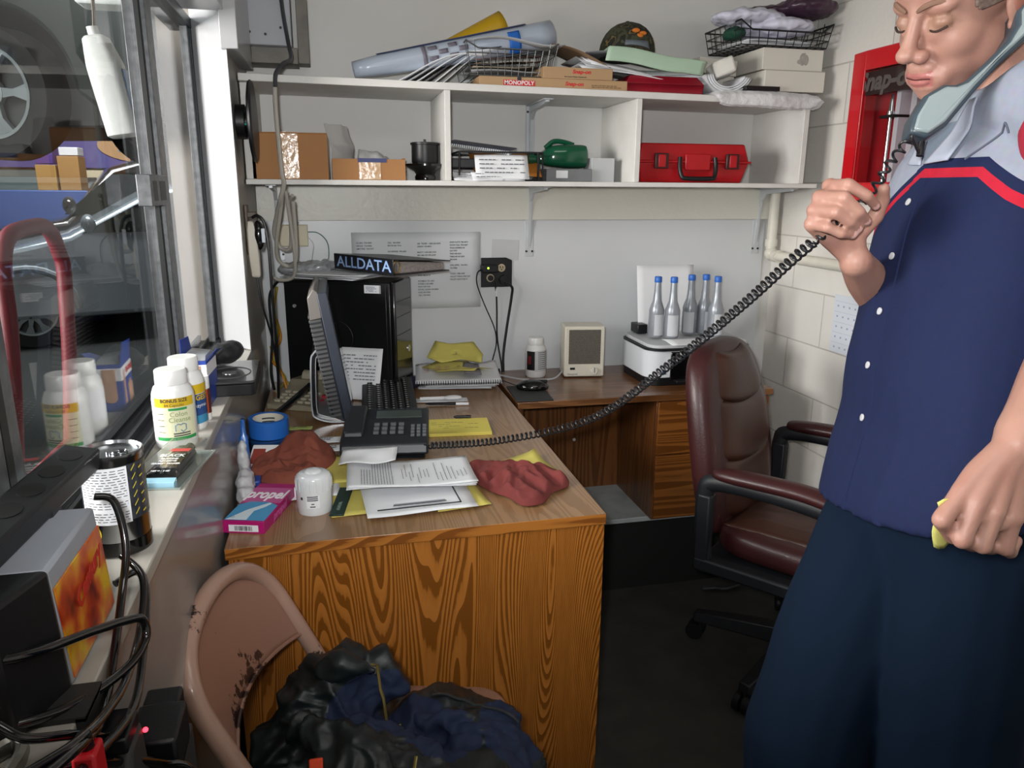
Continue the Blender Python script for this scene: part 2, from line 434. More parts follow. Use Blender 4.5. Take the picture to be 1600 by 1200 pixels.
mcard = M('brown_cardboard', '#a5764a', .75, var=.25, vs=6, col2='#8b6038', bump=.12, bs=150)
mcardd = M('cardboard_edge', '#7d5a3a', .8)
mclear = M('clear_tape', '#b9936a', .12, coat=1, var=.5, vs=60, col2='#d8c3a6', bump=.7, bs=70)
mpaper = M('white_paper', '#dfe1e4', .7, var=.08, vs=9, col2='#c2c5ca')
mpaperg = M('greyed_paper', '#b9bbbd', .7, var=.2, vs=12, col2='#98999b')
mink = M('printed_ink', '#2c2d31', .7)
minkg = M('grey_ink', '#6a6d73', .7)
mblk = M('black_plastic', '#101114', .4, bump=.08, bs=200)
mblkg = M('black_gloss', '#08090a', .15, coat=.5)
mredd = M('dark_red_plastic', '#8c1024', .35, var=.2, vs=25)
mred = M('red_plastic', '#a8131b', .35, var=.4, vs=25, col2='#8d0d14', bump=.08, bs=120)
mchrome = M('chrome', '#c8cacc', .15, metal=1)
mwire = M('steel_wire', '#5d5f5e', .35, metal=.8)
mbtape = M('blue_tape', '#1f63b8', .55, bump=.1, bs=150)
mredink = M('red_ink', '#c02a2e', .6)
YFACE = lambda x, y, z: frame((x, y, z), (1, 0, 0), (0, 0, 1))

# ---- lower tier
t = thing('cardboard_box', 'large closed brown cardboard box with wide clear tape at the left shelf end', 'box', (-.108, 2.55, S1))
b = MB(); b.box(-.11, .11, -.11, .14, 0, .132); obj('carton', b, mcard, t, bev=.002)
b = MB(); b.box(-.109, .109, -.109, -.001, .132, .1345); b.box(-.109, .109, .002, .139, .132, .1345); obj('top_flaps', b, mcard, t, bev=.001)
b = MB(); b.box(-.026, .024, -.1112, -.110, .003, .131); b.box(-.026, .024, -.11, .13, .1345, .1355); obj('packing_tape', b, mclear, t)
t = thing('cardboard_box', 'low open brown cardboard box with a strip of blue tape, holding crumpled grey wrapping', 'box', (.122, 2.55, S1))
b = MB()
for q in ((-.11, .11, -.11, -.107, 0, .062), (-.11, .11, .107, .11, 0, .062), (-.11, -.107, -.11, .11, 0, .062), (.107, .11, -.11, .11, 0, .066), (-.11, .11, -.11, .11, 0, .003)): b.box(*q)
obj('carton', b, mcard, t, bev=.0008)
b = MB(); b.box(-.03, .035, -.1115, -.11, .002, .052); obj('packing_tape', b, mclear, t)
b = MB(); b.box(-.033, .053, -.1122, -.1095, .052, .064); b.box(-.033, .053, -.11, -.085, .062, .0635); obj('blue_tape', b, M('dark_blue_tape', '#2b3566', .5), t)
mbag = M('grey_wrap', '#a9a8a6', .35, var=.3, vs=14, col2='#878685', coat=.3)
def wrap1(u, v):
    a = (u-.5)*2.2; r = .035+.012*noise.noise(Vector((u*3, v*3, 1)))
    return (.072+.03*v+r*math.sin(a)*1.1-.045, 2.50+.06*(u-.5)-r*math.cos(a)*.6+.03*v, S1+.05+.112*(1-v)+.006*noise.noise(Vector((u*5, v*4, 3))))
o = cloth('wrapping_bag', mbag, wrap1, 16, 16, th=.0008)
tag(o, 'crumpled grey plastic bag standing up out of the low open box', 'bag')
b = MB(); b.hexa([(.09, 2.50, S1+.03), (.205, 2.50, S1+.03), (.2, 2.6, S1+.03), (.09, 2.6, S1+.03), (.095, 2.51, S1+.095), (.15, 2.51, S1+.09), (.19, 2.58, S1+.075), (.1, 2.58, S1+.095)])
o = lump('wrapping_bag', b, mbag, voxel=.006, smooth=3, nz=.004, nscale=40); tag(o, 'clump of grey wrapping lying low inside the open cardboard box', 'bag')
# black pot on a flared base
t = thing('motor_housing', 'black round canister with a top stem on a flared shiny black base', 'car part', (.305, 2.54, S1))
b = MB(); b.lathe([(.032, 0), (.034, .012), (.03, .02), (.036, .03), (.058, .042), (.064, .046), (.064, .052), (.05, .056), (.04, .057)], 36); obj('flared_base', b, mblkg, t)
b = MB(); b.lathe([(.042, .056), (.043, .06), (.0425, .11), (.046, .111), (.046, .117), (.041, .1185)], 32); obj('canister', b, mblk, t)
b = MB(); b.cyl((0, 0, .118), (0, 0, .128), .004, 10); obj('stem', b, mblk, t)
# letter tray with papers
t = thing('letter_tray', 'black wire letter tray on the lower shelf', 'tray', (.53, 2.55, S1))
b = MB(); fr = [(-.13, -.11), (.14, -.11), (.14, .15), (-.13, .15)]
for z, r in ((.004, .0022), (.088, .003)): b.tube([(x, y, z) for x, y in fr]+[(fr[0][0], fr[0][1], z)], r, 6)
for x, y in fr: b.tube([(x, y, .002), (x, y, .088)], .0028, 6)
for i in range(9): x = -.13+.03*i; b.tube([(x, -.11, .004), (x, .15, .004)], .0013, 5)
b.tube([(.125, -.112, .004), (.125, -.112, .088)], .004, 6)
obj('wire_frame', b, mblk, t)
for i, (w_, h_, z, rz, m, lab) in enumerate([(.22, .21, .008, .04, mpaper, 'bottom white paper of the pile in the wire tray'), (.24, .20, .014, -.05, mpaperg, 'greyish paper second from the bottom in the wire tray'), (.21, .2, .021, .09, mpaper, 'white paper in the middle of the wire tray')]):
    o = sheet('paper', w_, h_, None, m, seed=i, amp=.003); o.location = (.52, 2.55, S1+z); o.rotation_euler = (0, 0, rz); tag(o, lab, 'paper', 'papers in the wire tray')
o = sheet('envelope', .22, .2, None, M('orange_envelope', '#c07a28', .6, var=.2, vs=8, col2='#a4641c'), seed=4, amp=.01, th=.004); o.location = (.57, 2.56, S1+.05); o.rotation_euler = (.42, 0, -.05); tag(o, 'orange padded envelope propped in the wire tray', 'envelope')
b = MB(); b.box(-.10, .10, -.08, .1, 0, .03)
o = obj('paper_pad', b, M('dark_grey_folder', '#3d3c3e', .5, var=.4, vs=20), bev=.004); o.location = (.485, 2.57, S1+.040); tag(o, 'dark grey folder lying under the blue edged notebook in the tray', 'folder')
t = thing('notebook', 'spiral notebook with a dark blue cover tilted on top of the wire tray', 'notebook', (.47, 2.57, S1+.105), rot=(.1, .13, -.35))
b = MB(); b.box(-.08, .13, -.085, .085, 0, .012); obj('pages', b, mpaper, t)
b = MB(); b.box(-.082, .132, -.087, .087, .012, .0135); obj('cover', b, M('navy_cover', '#2c3152', .5), t)
b = MB()
for i in range(30): b.tube([(-.075+.0067*i+.004*math.cos(a), -.087+.004*math.sin(a)-.002, .007+.006*math.sin(a)) for a in [k*PI/4 for k in range(9)]], .0009, 4)
obj('spiral_binding', b, mwire, t)
for i, (w_, h_, x, y, z, rx, rz, n_) in enumerate([(.17, .085, .535, 2.435, S1+.042, 1.05, -.04, 4), (.16, .05, .46, 2.435, S1+.012, .55, -.03, 3), (.17, .04, .52, 2.425, S1+.012, .7, .07, 2)]):
    o = sheet('paper', w_, h_, None, mpaper, seed=9+i, amp=.004); o.location = (x, y, z); o.rotation_euler = (rx, 0, rz)
    tag(o, ['white printed slip leaning on the front of the wire tray', 'white slip hanging at the lower left corner of the wire tray', 'narrow white slip below the leaning slip at the tray front'][i], 'paper', 'papers in the wire tray')
    p = MB(); rows(p, Matrix.Translation((0, 0, .0075)), w_*.85, h_*.7, n_, i, .25); obj('print', p, minkg, o, smooth=0)
# grey box with a green bottle lying on it
t = thing('storage_box', 'flat grey plastic box under the lying green bottle', 'box', (.775, 2.56, S1))
b = MB(); b.box(-.078, .08, -.07, .1, 0, .042); obj('box_body', b, M('grey_plastic', '#77797c', .45, var=.2, vs=20), t, bev=.003)
b = MB(); b.box(-.045, -.005, -.0712, -.070, .012, .036); obj('sticker', b, mpaper, t)
t = thing('bottle', 'dark green plastic jug lying on its side on the grey box', 'bottle', (.76, 2.56, S1+.083), rot=(0, 0, .06))
b = MB(); rg = []
for x, ry, rz_, dz in ((-.105, .012, .012, -.008), (-.085, .013, .013, -.008), (-.083, .016, .016, -.008), (-.068, .017, .017, -.008), (-.052, .03, .026, -.004), (-.03, .042, .034, 0), (.02, .046, .039, 0), (.07, .046, .039, 0), (.084, .044, .037, 0), (.09, .035, .028, 0)):
    rg.append([(x, ry*abs(math.cos(a))**.6*(1 if math.cos(a) > 0 else -1), dz+rz_*abs(math.sin(a))**.6*(1 if math.sin(a) > 0 else -1)) for a in [k*2*PI/28 for k in range(28)]])
b.loft(rg); obj('jug', b, M('green_plastic', '#0b4a32', .15, coat=.6), t)
b = MB(); b.tube(spline([(-.05, 0, .026), (-.02, 0, .048), (.02, 0, .046), (.05, 0, .038)], 5), .008, 8); obj('handle', b, MATS['green_plastic'], t)
b = MB(); b.cyl((-.112, 0, -.008), (-.088, 0, -.008), .018, 18); obj('cap', b, MATS['green_plastic'], t)
b = MB(); b.box(-.041, .041, -.04, .04, 0, .078)
o = obj('carton', b, M('pale_grey_card', '#b4b6b8', .55, var=.1, vs=10), bev=.0015); o.location = (.898, 2.55, S1); o.rotation_euler.z = .05; tag(o, 'small pale grey square carton standing beside the green bottle', 'box')
# red tool case
t = thing('tool_case', 'scuffed red plastic tool case with a black carry handle and two latches', 'case', (1.21, 2.56, S1), rotz=-.03)
def casering(z, ins): return [(-.205+ins, -.11+ins), (.2-ins, -.11+ins), (.2-ins, .11-ins), (-.205+ins, .11-ins)]
b = MB(); b.loft([[(x, y, 0) for x, y in casering(0, .02)], [(x, y, .066) for x, y in casering(0, .003)]]); obj('lower_shell', b, mred, t, bev=.006, seg=3)
b = MB(); b.loft([[(x, y, .070) for x, y in casering(0, .003)], [(x, y, .128) for x, y in casering(0, .016)]]); obj('upper_shell', b, mred, t, bev=.006, seg=3)
b = MB(); b.box(-.208, .203, -.113, .113, .0645, .0715); obj('seam_lip', b, mred, t, bev=.002)
for x in (-.125, .13):
    b = MB(); b.box(x-.024, x+.024, -.122, -.108, .045, .095); q = obj('latch', b, M('dark_brown_plastic', '#3a1716', .4), t, bev=.003)
    b = MB(); b.box(x-.013, x+.013, -.125, -.121, .05, .09); obj('latch_tab', b, mred, q, bev=.002)
b = MB(); b.box(-.04, .052, -.116, -.108, .04, .094); obj('handle_recess', b, mred, t, bev=.004)
b = MB(); b.tube(spline([(-.058, -.112, .083), (-.06, -.118, .05), (-.055, -.126, .022), (-.04, -.13, .014), (.05, -.13, .014), (.064, -.126, .022), (.07, -.118, .05), (.068, -.112, .083)], 4), .0075, 10); obj('handle', b, mblk, t)

# ---- top tier: rolls, baskets, boxes, papers
def roll(name, a, b_, r0, r1, m, turns=2.2, label='', cat='poster', start=0):
    a = Vector(a); b_ = Vector(b_); ax = (b_-a).normalized(); u = ax.cross(Vector((0, 0, 1))).normalized(); w_ = ax.cross(u)
    def fn(s, v):
        th = start+s*turns*2*PI; r = (r0+(r1-r0)*v)*(1-.22*s)
        if v < .12: r *= 1-.22*(1-s)*(.12-v)/.12
        return tuple(a+(b_-a)*v+(u*math.cos(th)+w_*math.sin(th))*r)
    mb = MB(); mb.grid(fn, 64, 14)
    o = obj(name, mb, m, solid=.0008, smooth=60); return tag(o, label, cat)
mposter = M('silver_poster', '#aab4c2', .28, coat=.4, var=.12, vs=4, col2='#8f99a8')
ro = roll('rolled_poster', (.09, 2.50, zt(.1)+.034), (.715, 2.53, zt(.7)+.172), .030, .046, mposter, label='large rolled silver blue poster lying across the top shelf', start=2)
b = MB()
ax = Vector((.625, .03, .132)); 
def onroll(v, th, r=.0):
    a = Vector((.09, 2.50, zt(.1)+.034)); bb = Vector((.715, 2.53, zt(.7)+.172)); d = (bb-a); n_ = d.normalized(); u = n_.cross(Vector((0, 0, 1))).normalized(); w_ = n_.cross(u)
    return tuple(a+d*v+(u*math.cos(th)+w_*math.sin(th))*(.030+.016*v+.0012+r))
b.grid(lambda i, j: onroll(.76+.06*i, -.6+1.7*j), 4, 10)
obj('blue_tape', b, mbtape, ro, solid=.0006, smooth=60)
b = MB()
for i in range(4):
    for j in range(3):
        if (i+j) % 2 == 0: b.grid(lambda p, q, i=i, j=j: onroll(.36+.05*(i+p*.9), -.7+.42*(j+q*.85)), 3, 3)
b.grid(lambda p, q: onroll(.33+.02*p, -.9+1.9*q), 2, 10)
obj('printed_picture', b, M('poster_print', '#6d6874', .4), ro, solid=.0004, smooth=60)
b = MB(); b.grid(lambda p, q: onroll(.12+.75*p, -1.75+.75*q), 10, 4)
obj('blue_border', b, M('poster_navy', '#27335c', .35), ro, solid=.0004, smooth=60)
roll('rolled_poster', (.28, 2.60, zt(.3)+.065), (.575, 2.60, zt(.5)+.205), .026, .046, M('yellow_paper', '#b8930f', .5, var=.15, vs=6, col2='#9b7a0b'), label='rolled yellow poster lying behind the silver roll', start=2.5)
# leaning magazines under the rolls
for i in range(6):
    m = [mpaper, mpaperg, mpaper, M('magazine_dark', '#46454c', .4), mpaper, mpaperg][i]
    def mag(u, v, i=i): return (.215+.028*i+(.28-.012*i)*u, 2.47+.20*v+.004*i, zt(.3)+.006+.012*i*(u)+.098*math.sin(min(u*1.25, 1)*PI/2)**1.15*(.9-.035*i)+.003*(5-i)*0)
    o = cloth('magazine', m, mag, 16, 4, th=.003, sub=0)
    tag(o, 'thin magazine, %s from the top of the bent stack under the rolled poster' % ['sixth', 'fifth', 'fourth', 'third', 'second', 'first'][i], 'magazine', 'magazines under the rolled poster')
def basket(name, label, m, x0, x1, y0, y1, z0, h, flare, nx, ny, r=.0018, dip=.03):
    t = thing(name, label, 'basket', ((x0+x1)/2, (y0+y1)/2, z0)); cx, cy = (x0+x1)/2, (y0+y1)/2; a, c = (x1-x0)/2, (y1-y0)/2
    b = MB()
    bot = [(-a+flare, -c+flare), (a-flare, -c+flare), (a-flare, c-flare), (-a+flare, c-flare)]
    top = [(-a, -c), (a, -c), (a, c), (-a, c)]
    b.tube([(x, y, .003) for x, y in bot+bot[:1]], r*1.3, 6)
    tp = []
    for k in range(4):
        p, q = Vector(top[k]), Vector(top[(k+1) % 4])
        for s in range(9):
            f_ = s/8; d = dip*(1 if .12 < f_ < .88 else 0) if k in (0,) else 0
            tp.append((p.x+(q.x-p.x)*f_, p.y+(q.y-p.y)*f_, h-d))
    b.tube(tp+[tp[0]], r*1.7, 6); obj('rim_and_base', b, m, t)
    b = MB()
    for k in range(nx+1):
        f_ = k/nx; xb = bot[0][0]+(bot[1][0]-bot[0][0])*f_; xt = -a+2*a*f_; d = dip if .12 < f_ < .88 else 0
        b.tube([(xt, -c, h-d), (xb, -c+flare, .003), (xb, c-flare, .003), (xt, c, h)], r, 5)
    for k in range(ny+1):
        f_ = k/ny; yb = bot[0][1]+(bot[3][1]-bot[0][1])*f_; yt = -c+2*c*f_
        b.tube([(-a, yt, h), (-a+flare, yb, .003), (a-flare, yb, .003), (a, yt, h)], r, 5)
    for z in (.33, .66): b.tube([(x*(1-z)*1+X*z, y*(1-z)+Y*z, h*z) for (x, y), (X, Y) in zip(bot+bot[:1], top+top[:1])], r, 5)
    obj('wire_mesh', b, m, t); return t
basket('wire_basket', 'steel wire basket full of papers standing on the brown game boxes', mwire, .425, .715, 2.44, 2.70, 1.745, .098, .018, 12, 10, .0014, .02)
for i in range(4):
    o = sheet('paper', .22, .2, None, [mpaperg, M('beige_paper', '#a89a86', .7), M('brown_paper', '#7d6a55', .7), M('dull_red_paper', '#86605a', .7)][i], seed=20+i, amp=.006)
    o.location = (.565, 2.57, 1.762+.017*i); o.rotation_euler = (.05*i, -.03*i, .06*(i-1.5)); tag(o, ['grey paper at the bottom of the steel wire basket', 'beige paper low in the steel wire basket', 'brown paper high in the steel wire basket', 'dull red paper on top in the steel wire basket'][i], 'paper', 'papers in the steel basket')
def curlsheet(u, v): return (.44+.30*u, 2.44+.24*v, 1.846+.006*math.sin(u*6)+.018*math.sin(min(1, u*1.3)*PI)*.4-.0*v)
o = cloth('paper', mpaperg, curlsheet, 12, 6, th=.001, sub=0); tag(o, 'grey curved sheet lying across the rim of the steel wire basket', 'paper')
# game boxes
mtan = M('tan_carton', '#a98a66', .6, var=.15, vs=10, col2='#94764f')
t = thing('board_game_box', 'long flat tan board game box with a red MONOPOLY logo under the wire basket', 'box', (.703, 2.56, zt(.95)))
b = MB(); b.box(-.24, .24, -.13, .14, 0, .031); obj('box_lid', b, mtan, t, bev=.0012)
b = MB(); b.box(-.165, -.065, -.1312, -.13, .006, .022); obj('logo_panel', b, mredink, t)
text('MONOPOLY', .0165, YFACE(-.115, -.1314, .0138), mpaper, t, bold=.0003, wx=1.02)
b = MB(); b.ell((-.115, -.131, .026), (.007, .0012, .006)); obj('emblem', b, mink, t)
text('Snap-on', .016, YFACE(.063, -.1302, .0165), mredink, t, bold=.0006, shear=.2, wx=1.15)
p = MB(); rows(p, YFACE(.17, -.1303, .012), .10, .010, 2, 3, .5); obj('small_print', p, M('brown_ink', '#6b5236', .7), t, smooth=0)
t = thing('tool_carton', 'short tan carton with a red brand name stacked on the board game box', 'box', (.78, 2.56, zt(.95)+.0315))
b = MB(); b.box(-.115, .113, -.128, .12, 0, .034); obj('carton', b, mtan, t, bev=.0012)
text('Snap-on', .0155, YFACE(.01, -.1283, .0215), mredink, t, bold=.0006, shear=.2, wx=1.2)
text('Run-Cutter Timing Charging Set', .0055, YFACE(-.01, -.1283, .0065), mink, t, bold=.0001)
o = cloth('folded_card', M('brown_kraft', '#7a6047', .7, var=.2, vs=10), lambda u, v: (.70+.20*u, 2.46+.2*v, zt(.8)+.071+.075*math.sin((1-u)*PI*.5)*(.85+.15*v)), 14, 5, th=.002, sub=0)
tag(o, 'curved brown card folder arching up behind the tan carton', 'folder')
b = MB(); b.loft([[(x, y, z) for x, y in ((-.135+i_, -.1+i_), (.135-i_, -.1+i_), (.135-i_, .1-i_), (-.135+i_, .1-i_))] for z, i_ in ((0, .004), (.03, 0), (.032, 0), (.056, .018))])
o = obj('flat_case', b, mredd, bev=.003); o.location = (1.08, 2.54, zt(1.08)); o.rotation_euler.z = -.01; tag(o, 'flat dark red plastic case on the top shelf beside the tan boxes', 'case')
# stack of papers with a pale green folder
for i in range(7):
    def pf_(u, v, i=i): return (.80+.015*(i % 3)+.40*u, 2.45+.22*v+.004*i, zt(1)+.058+.0042*i+.03*(1-u)**2+.010*math.sin(u*4+i*.5)-(.02*(1-v/.25)**2 if v < .25 else 0))
    o = cloth('paper', [mpaper, mpaperg, mpaper, mpaperg, mpaper, mpaper, mpaperg][i], pf_, 14, 4, th=.002, sub=0)
    tag(o, 'loose sheet, %s from the bottom of the pile under the green folder' % ['first', 'second', 'third', 'fourth', 'fifth', 'sixth', 'seventh'][i], 'paper', 'sheets under the green folder')
mgreen = M('pale_green_card', '#a9c3ab', .6, var=.1, vs=8)
o = cloth('folder', mgreen, lambda u, v: (.865+.335*u+.03*v, 2.425+.012*v if v < .5 else 2.431+.40*(v-.5), zt(1)+.064+.026*(1-u)**1.3+.005*math.sin(u*7)+(.044*math.sin(v*PI) if v < .5 else .044-.01*(v-.5))-.01*max(0, u-.8)*5), 20, 10, th=.003, sub=0)
tag(o, 'pale green card folder on the pile of papers below the cap', 'folder')
o = cloth('folder', M('grey_folder', '#7f8084', .6), lambda u, v: (.815+.14*u, 2.46+.2*v, zt(1)+.120+.012*u-.006*v), 6, 4, th=.002, sub=0); tag(o, 'short grey folder end poking out left of the green folder', 'folder')
# camouflage cap
def camo():
    m = bpy.data.materials.new('camouflage'); m.use_nodes = True; nt = m.node_tree; n = nt.nodes; l = nt.links
    tc = n.new('ShaderNodeTexCoord'); v = n.new('ShaderNodeTexNoise'); v.inputs['Scale'].default_value = 22; v.inputs['Detail'].default_value = 2
    l.new(tc.outputs['Object'], v.inputs['Vector']); r = n.new('ShaderNodeValToRGB'); r.color_ramp.interpolation = 'CONSTANT'
    e = r.color_ramp.elements; e[0].color = lin('#15160f'); e[1].position = .44; e[1].color = lin('#3c3d2a')
    for p_, c_ in ((.54, '#23251a'), (.62, '#6b5a33'), (.66, '#1b1c14')): x = e.new(p_); x.color = lin(c_)
    l.new(v.outputs['Fac'], r.inputs[0]); l.new(r.outputs[0], n['Principled BSDF'].inputs['Base Color']); n['Principled BSDF'].inputs['Roughness'].default_value = .8
    return m
mcamo = camo()
t = thing('baseball_cap', 'camouflage baseball cap with orange stitched marks on the pile of papers', 'cap', (.995, 2.585, zt(1)+.121), rotz=-.25)
b = MB(); rg = [[(.094*(1-f_**2.6)**.5*math.cos(a)+.004*f_, .1*(1-f_**2.6)**.5*math.sin(a), .115*f_) for a in [k*2*PI/32 for k in range(32)]] for f_ in (0, .12, .25, .4, .55, .7, .82, .92, .985)]
b.loft(rg); obj('crown', b, mcamo, t, smooth=60)
o = cloth('visor', mcamo, lambda u, v: ((u-.5)*.15*(1-.35*v*v), -.085-.065*v*(1-(2*u-1)**2*.6), .012+.02*(1-(2*u-1)**2)-.02*v), 14, 6, th=.003, parent=t)
b = MB(); b.ell((0, 0, .115), (.008, .008, .004)); obj('top_button', b, mcamo, t)
b = MB()
for k, (a, z) in enumerate(((-1.35, .075), (-1.05, .068), (-1.2, .060))): b.ell((.083*math.cos(a), .088*math.sin(a), z), (.013, .006, .007))
obj('orange_marks', b, M('orange_thread', '#c06a1c', .7), t)
b = MB(); b.grid(lambda u, v: (.101*math.cos(-1.75+.9*u)*(1.01-.1*v), .107*math.sin(-1.75+.9*u)*(1.01-.1*v), .012+.033*v), 10, 3); obj('front_patch', b, M('cap_grey_patch', '#68727a', .5), t, solid=.001)
# curled magazine with a paper carton in it
for i in range(4):
    def cm(u, v, i=i):
        a = PI*(1.02+.86*u); r = .062-.006*i
        return (1.305+r*1.35*math.cos(a), 2.44+.2*v, zt(1.3)+.072+r*math.sin(a)*1.05+.012*u)
    o = cloth('magazine', [mpaperg, mpaper, mpaper, M('magazine_cover', '#d3d6da', .3, coat=.4)][i], cm, 18, 3, th=.003, sub=0)
    tag(o, ['outermost', 'second from outside', 'third from outside', 'innermost'][i]+' of the curled magazines cradling a small white carton', 'magazine', 'curled magazines on the top shelf')
b = MB(); b.box(-.036, .036, -.07, .07, -.026, .026)
o = obj('carton', b, M('white_carton', '#d4d2cb', .5, var=.1, vs=20), bev=.009, seg=3); o.location = (1.300, 2.50, zt(1.3)+.092); o.rotation_euler = (0, -.35, -.3); tag(o, 'small white carton lying in the curled magazines', 'box')
b = MB(); b.box(-.06, .065, -.10, .08, 0, .014); o = obj('flat_box', b, mblk, bev=.001); o.location = (1.415, 2.52, zt(1.4)+.022); tag(o, 'thin black flat box on the white towel', 'box')
# folded towel hanging over the edge
mtowel = M('white_towel', '#d2d2d4', .9, sheen=.3, bump=.8, bs=160, var=.1, vs=10)
b = MB()
for x0, x1, y0, z1 in ((1.235, 1.62, 2.385, .012), (1.25, 1.655, 2.42, .02)):
    rg = []
    for k in range(25):
        f_ = k/24; x = x0+(x1-x0)*f_; e = (1-abs(2*f_-1)**8)**.5*.9+.1; d = .006*math.sin(f_*5)
        rg.append([(x, y0+.006*math.sin(f_*9)+yy, zt(x)+zz*e+d*.3) for yy, zz in ((0, -.032), (.01, -.034), (.024, -.002), (.1, .001), (.25, .001), (.25, z1), (.1, z1+.006), (.02, z1+.004), (-.002, z1*.6-.004), (-.005, -.012))])
    b.loft(rg)
o = lump('towel', b, mtowel, voxel=.005, smooth=3, nz=.0022, nscale=55); tag(o, 'folded white towel draped over the front edge of the top shelf', 'towel')
b = MB(); b.box(-.113, .113, -.13, .13, 0, .066); mwbox = M('white_card_box', '#cfcbc1', .6, var=.12, vs=6, col2='#b5b0a4')
t = thing('carton', 'lower of the two white cartons stacked at the right end of the top shelf', 'box', (1.545, 2.57, zt(1.5)+.025)); obj('carton_body', b, mwbox, t, bev=.0015)
b = MB(); b.box(-.1135, .1135, -.1308, -.1296, .0645, .0672); obj('lid_shadow_line', b, M('card_shadow_line', '#a39d90', .7), t)  # darker strip, a shadow line painted along the carton's top edge
b = MB(); b.box(-.113, .113, -.13, .10, 0, .068)
t = thing('carton', 'upper of the two white cartons, with a dark smudge, under the black wire basket', 'box', (1.538, 2.58, zt(1.5)+.0935)); obj('carton_body', b, mwbox, t, bev=.0015)
p = MB()
for x, z, a, c in ((.035, .036, .012, .02), (.048, .034, .01, .017), (.028, .028, .014, .008), (.041, .045, .006, .012)): p.ell((x, -.13, z), (a, .0006, c), 14, 8)
obj('smudge', p, M('grey_smudge', '#a39e97', .8, var=.5, vs=90, col2='#7d7974'), t)
b = MB(); b.box(-.09, .06, -.08, .08, 0, .05)
o = obj('carton', b, mwbox, bev=.001); o.location = (1.335, 2.655, zt(1.4)+.088); o.rotation_euler = (0, .05, .1); tag(o, 'white carton behind the curled magazines, left of the stacked cartons', 'box')
b = MB(); b.box(-.07, .06, -.07, .07, 0, .087)
o = obj('carton', b, mwbox, bev=.001); o.location = (1.335, 2.655, zt(1.4)+.0005); o.rotation_euler.z = .1; tag(o, 'white carton low behind the curled magazines against the wall', 'box')
basket('wire_basket', 'black wire basket holding bags and papers on top of the white cartons', mblk, 1.325, 1.665, 2.43, 2.68, zt(1.5)+.163, .075, .012, 10, 7, .0016, .028)
for i, (z, m) in enumerate(((.006, mpaper), (.012, mpaperg), (.018, mpaper))):
    o = sheet('paper', .26, .2, None, m, seed=40+i, amp=.004); o.location = (1.49, 2.56, zt(1.5)+.165+z); o.rotation_euler.z = .05*(i-1); tag(o, ['lowest sheet in the black wire basket', 'middle sheet in the black wire basket', 'top sheet in the black wire basket'][i], 'paper', 'sheets in the black basket')
b = MB(); b.ell((1.35, 2.52, zt(1.5)+.21), (.035, .05, .022)); o = lump('cloth_rag', b, M('dark_green_cloth', '#12402f', .7), voxel=.005, smooth=2, nz=.004, nscale=60); tag(o, 'scrap of dark green cloth in the left end of the black wire basket', 'cloth')
b = MB(); b.ell((1.40, 2.53, zt(1.5)+.262), (.13, .10, .026)); b.ell((1.33, 2.50, zt(1.5)+.255), (.07, .06, .02)); b.ell((1.52, 2.50, zt(1.5)+.232), (.11, .09, .03)); b.ell((1.46, 2.55, zt(1.5)+.245), (.09, .09, .04))
o = lump('plastic_bag', b, M('white_plastic_bag', '#cfcfe0', .35, coat=.2, var=.1, vs=14), voxel=.005, smooth=3, nz=.008, nscale=26, seed=2); tag(o, 'crumpled white plastic bag spilling out of the black wire basket', 'bag')
b = MB(); b.ell((1.60, 2.51, zt(1.5)+.296), (.105, .11, .034)); b.ell((1.55, 2.55, zt(1.5)+.288), (.13, .09, .022)); b.ell((1.475, 2.58, zt(1.5)+.296), (.06, .06, .014))
o = lump('plastic_bag', b, M('purple_bag', '#3d2437', .4, coat=.2, var=.3, vs=20), voxel=.005, smooth=3, nz=.006, nscale=30, seed=5); tag(o, 'dark purple bag lying on top of the black wire basket', 'bag')

# ---- fixtures on the left wall near the shelf
t = thing('electrical_box', 'grey metal electrical box with a paper notice high on the left wall', 'electrical box', (XL+.002, 2.60, 1.845))
b = MB(); b.box(.0, .15, -.02, .10, -.02, .25); obj('cabinet', b, M('grey_metal_box', '#a3a6ac', .4, var=.1, vs=9), t, bev=.003)
b = MB(); b.box(-.0, .165, .02, .13, -.065, -.018); b.box(.165, .20, .04, .12, -.06, .25); obj('cable_trunking', b, M('worn_grey_box', '#77736b', .5, var=.5, vs=18, col2='#4c4842'), t, bev=.002)
for x, z in ((.03, .015), (.075, .01), (.12, .03)): b = MB(); b.cyl((x, -.0205, z), (x, -.024, z), .004, 8); obj('screw', b, mblk, t)
b = MB(); b.tube(spline([(.125, -.024, .26), (.128, -.03, .10), (.14, -.04, -.01), (.148, -.12, -.07), (.128, -.19, -.095), (.108, -.212, -.125), (.104, -.208, -.16)], 6), .006, 8)
obj('power_lead', b, M('dark_cable', '#34363a', .4), t)
cb = MB()
x0, y0, z0 = XL+.102, 2.555, 1.705
cb.tube(spline([(x0+.002, 2.395, z0-.02), (x0+.001, 2.39, z0-.1), (x0+.006, 2.388, z0-.25), (x0+.010, 2.388, 1.42), (x0-.004, 2.41, 1.375), (x0-.02, 2.46, 1.33), (x0-.035, 2.5, 1.27), (x0-.02, 2.52, 1.225), (x0+.01, 2.50, 1.225), (x0+.018, 2.48, 1.29), (x0+.015, 2.46, 1.36), (x0+.03, 2.43, 1.385)], 8), .0065, 8)
cb.tube(spline([(x0+.005, 2.40, 1.41), (x0-.008, 2.44, 1.34), (x0-.028, 2.48, 1.25), (x0-.03, 2.52, 1.19), (x0, 2.53, 1.165), (x0+.025, 2.50, 1.19), (x0+.03, 2.47, 1.28), (x0+.03, 2.44, 1.37)], 8), .006, 8)
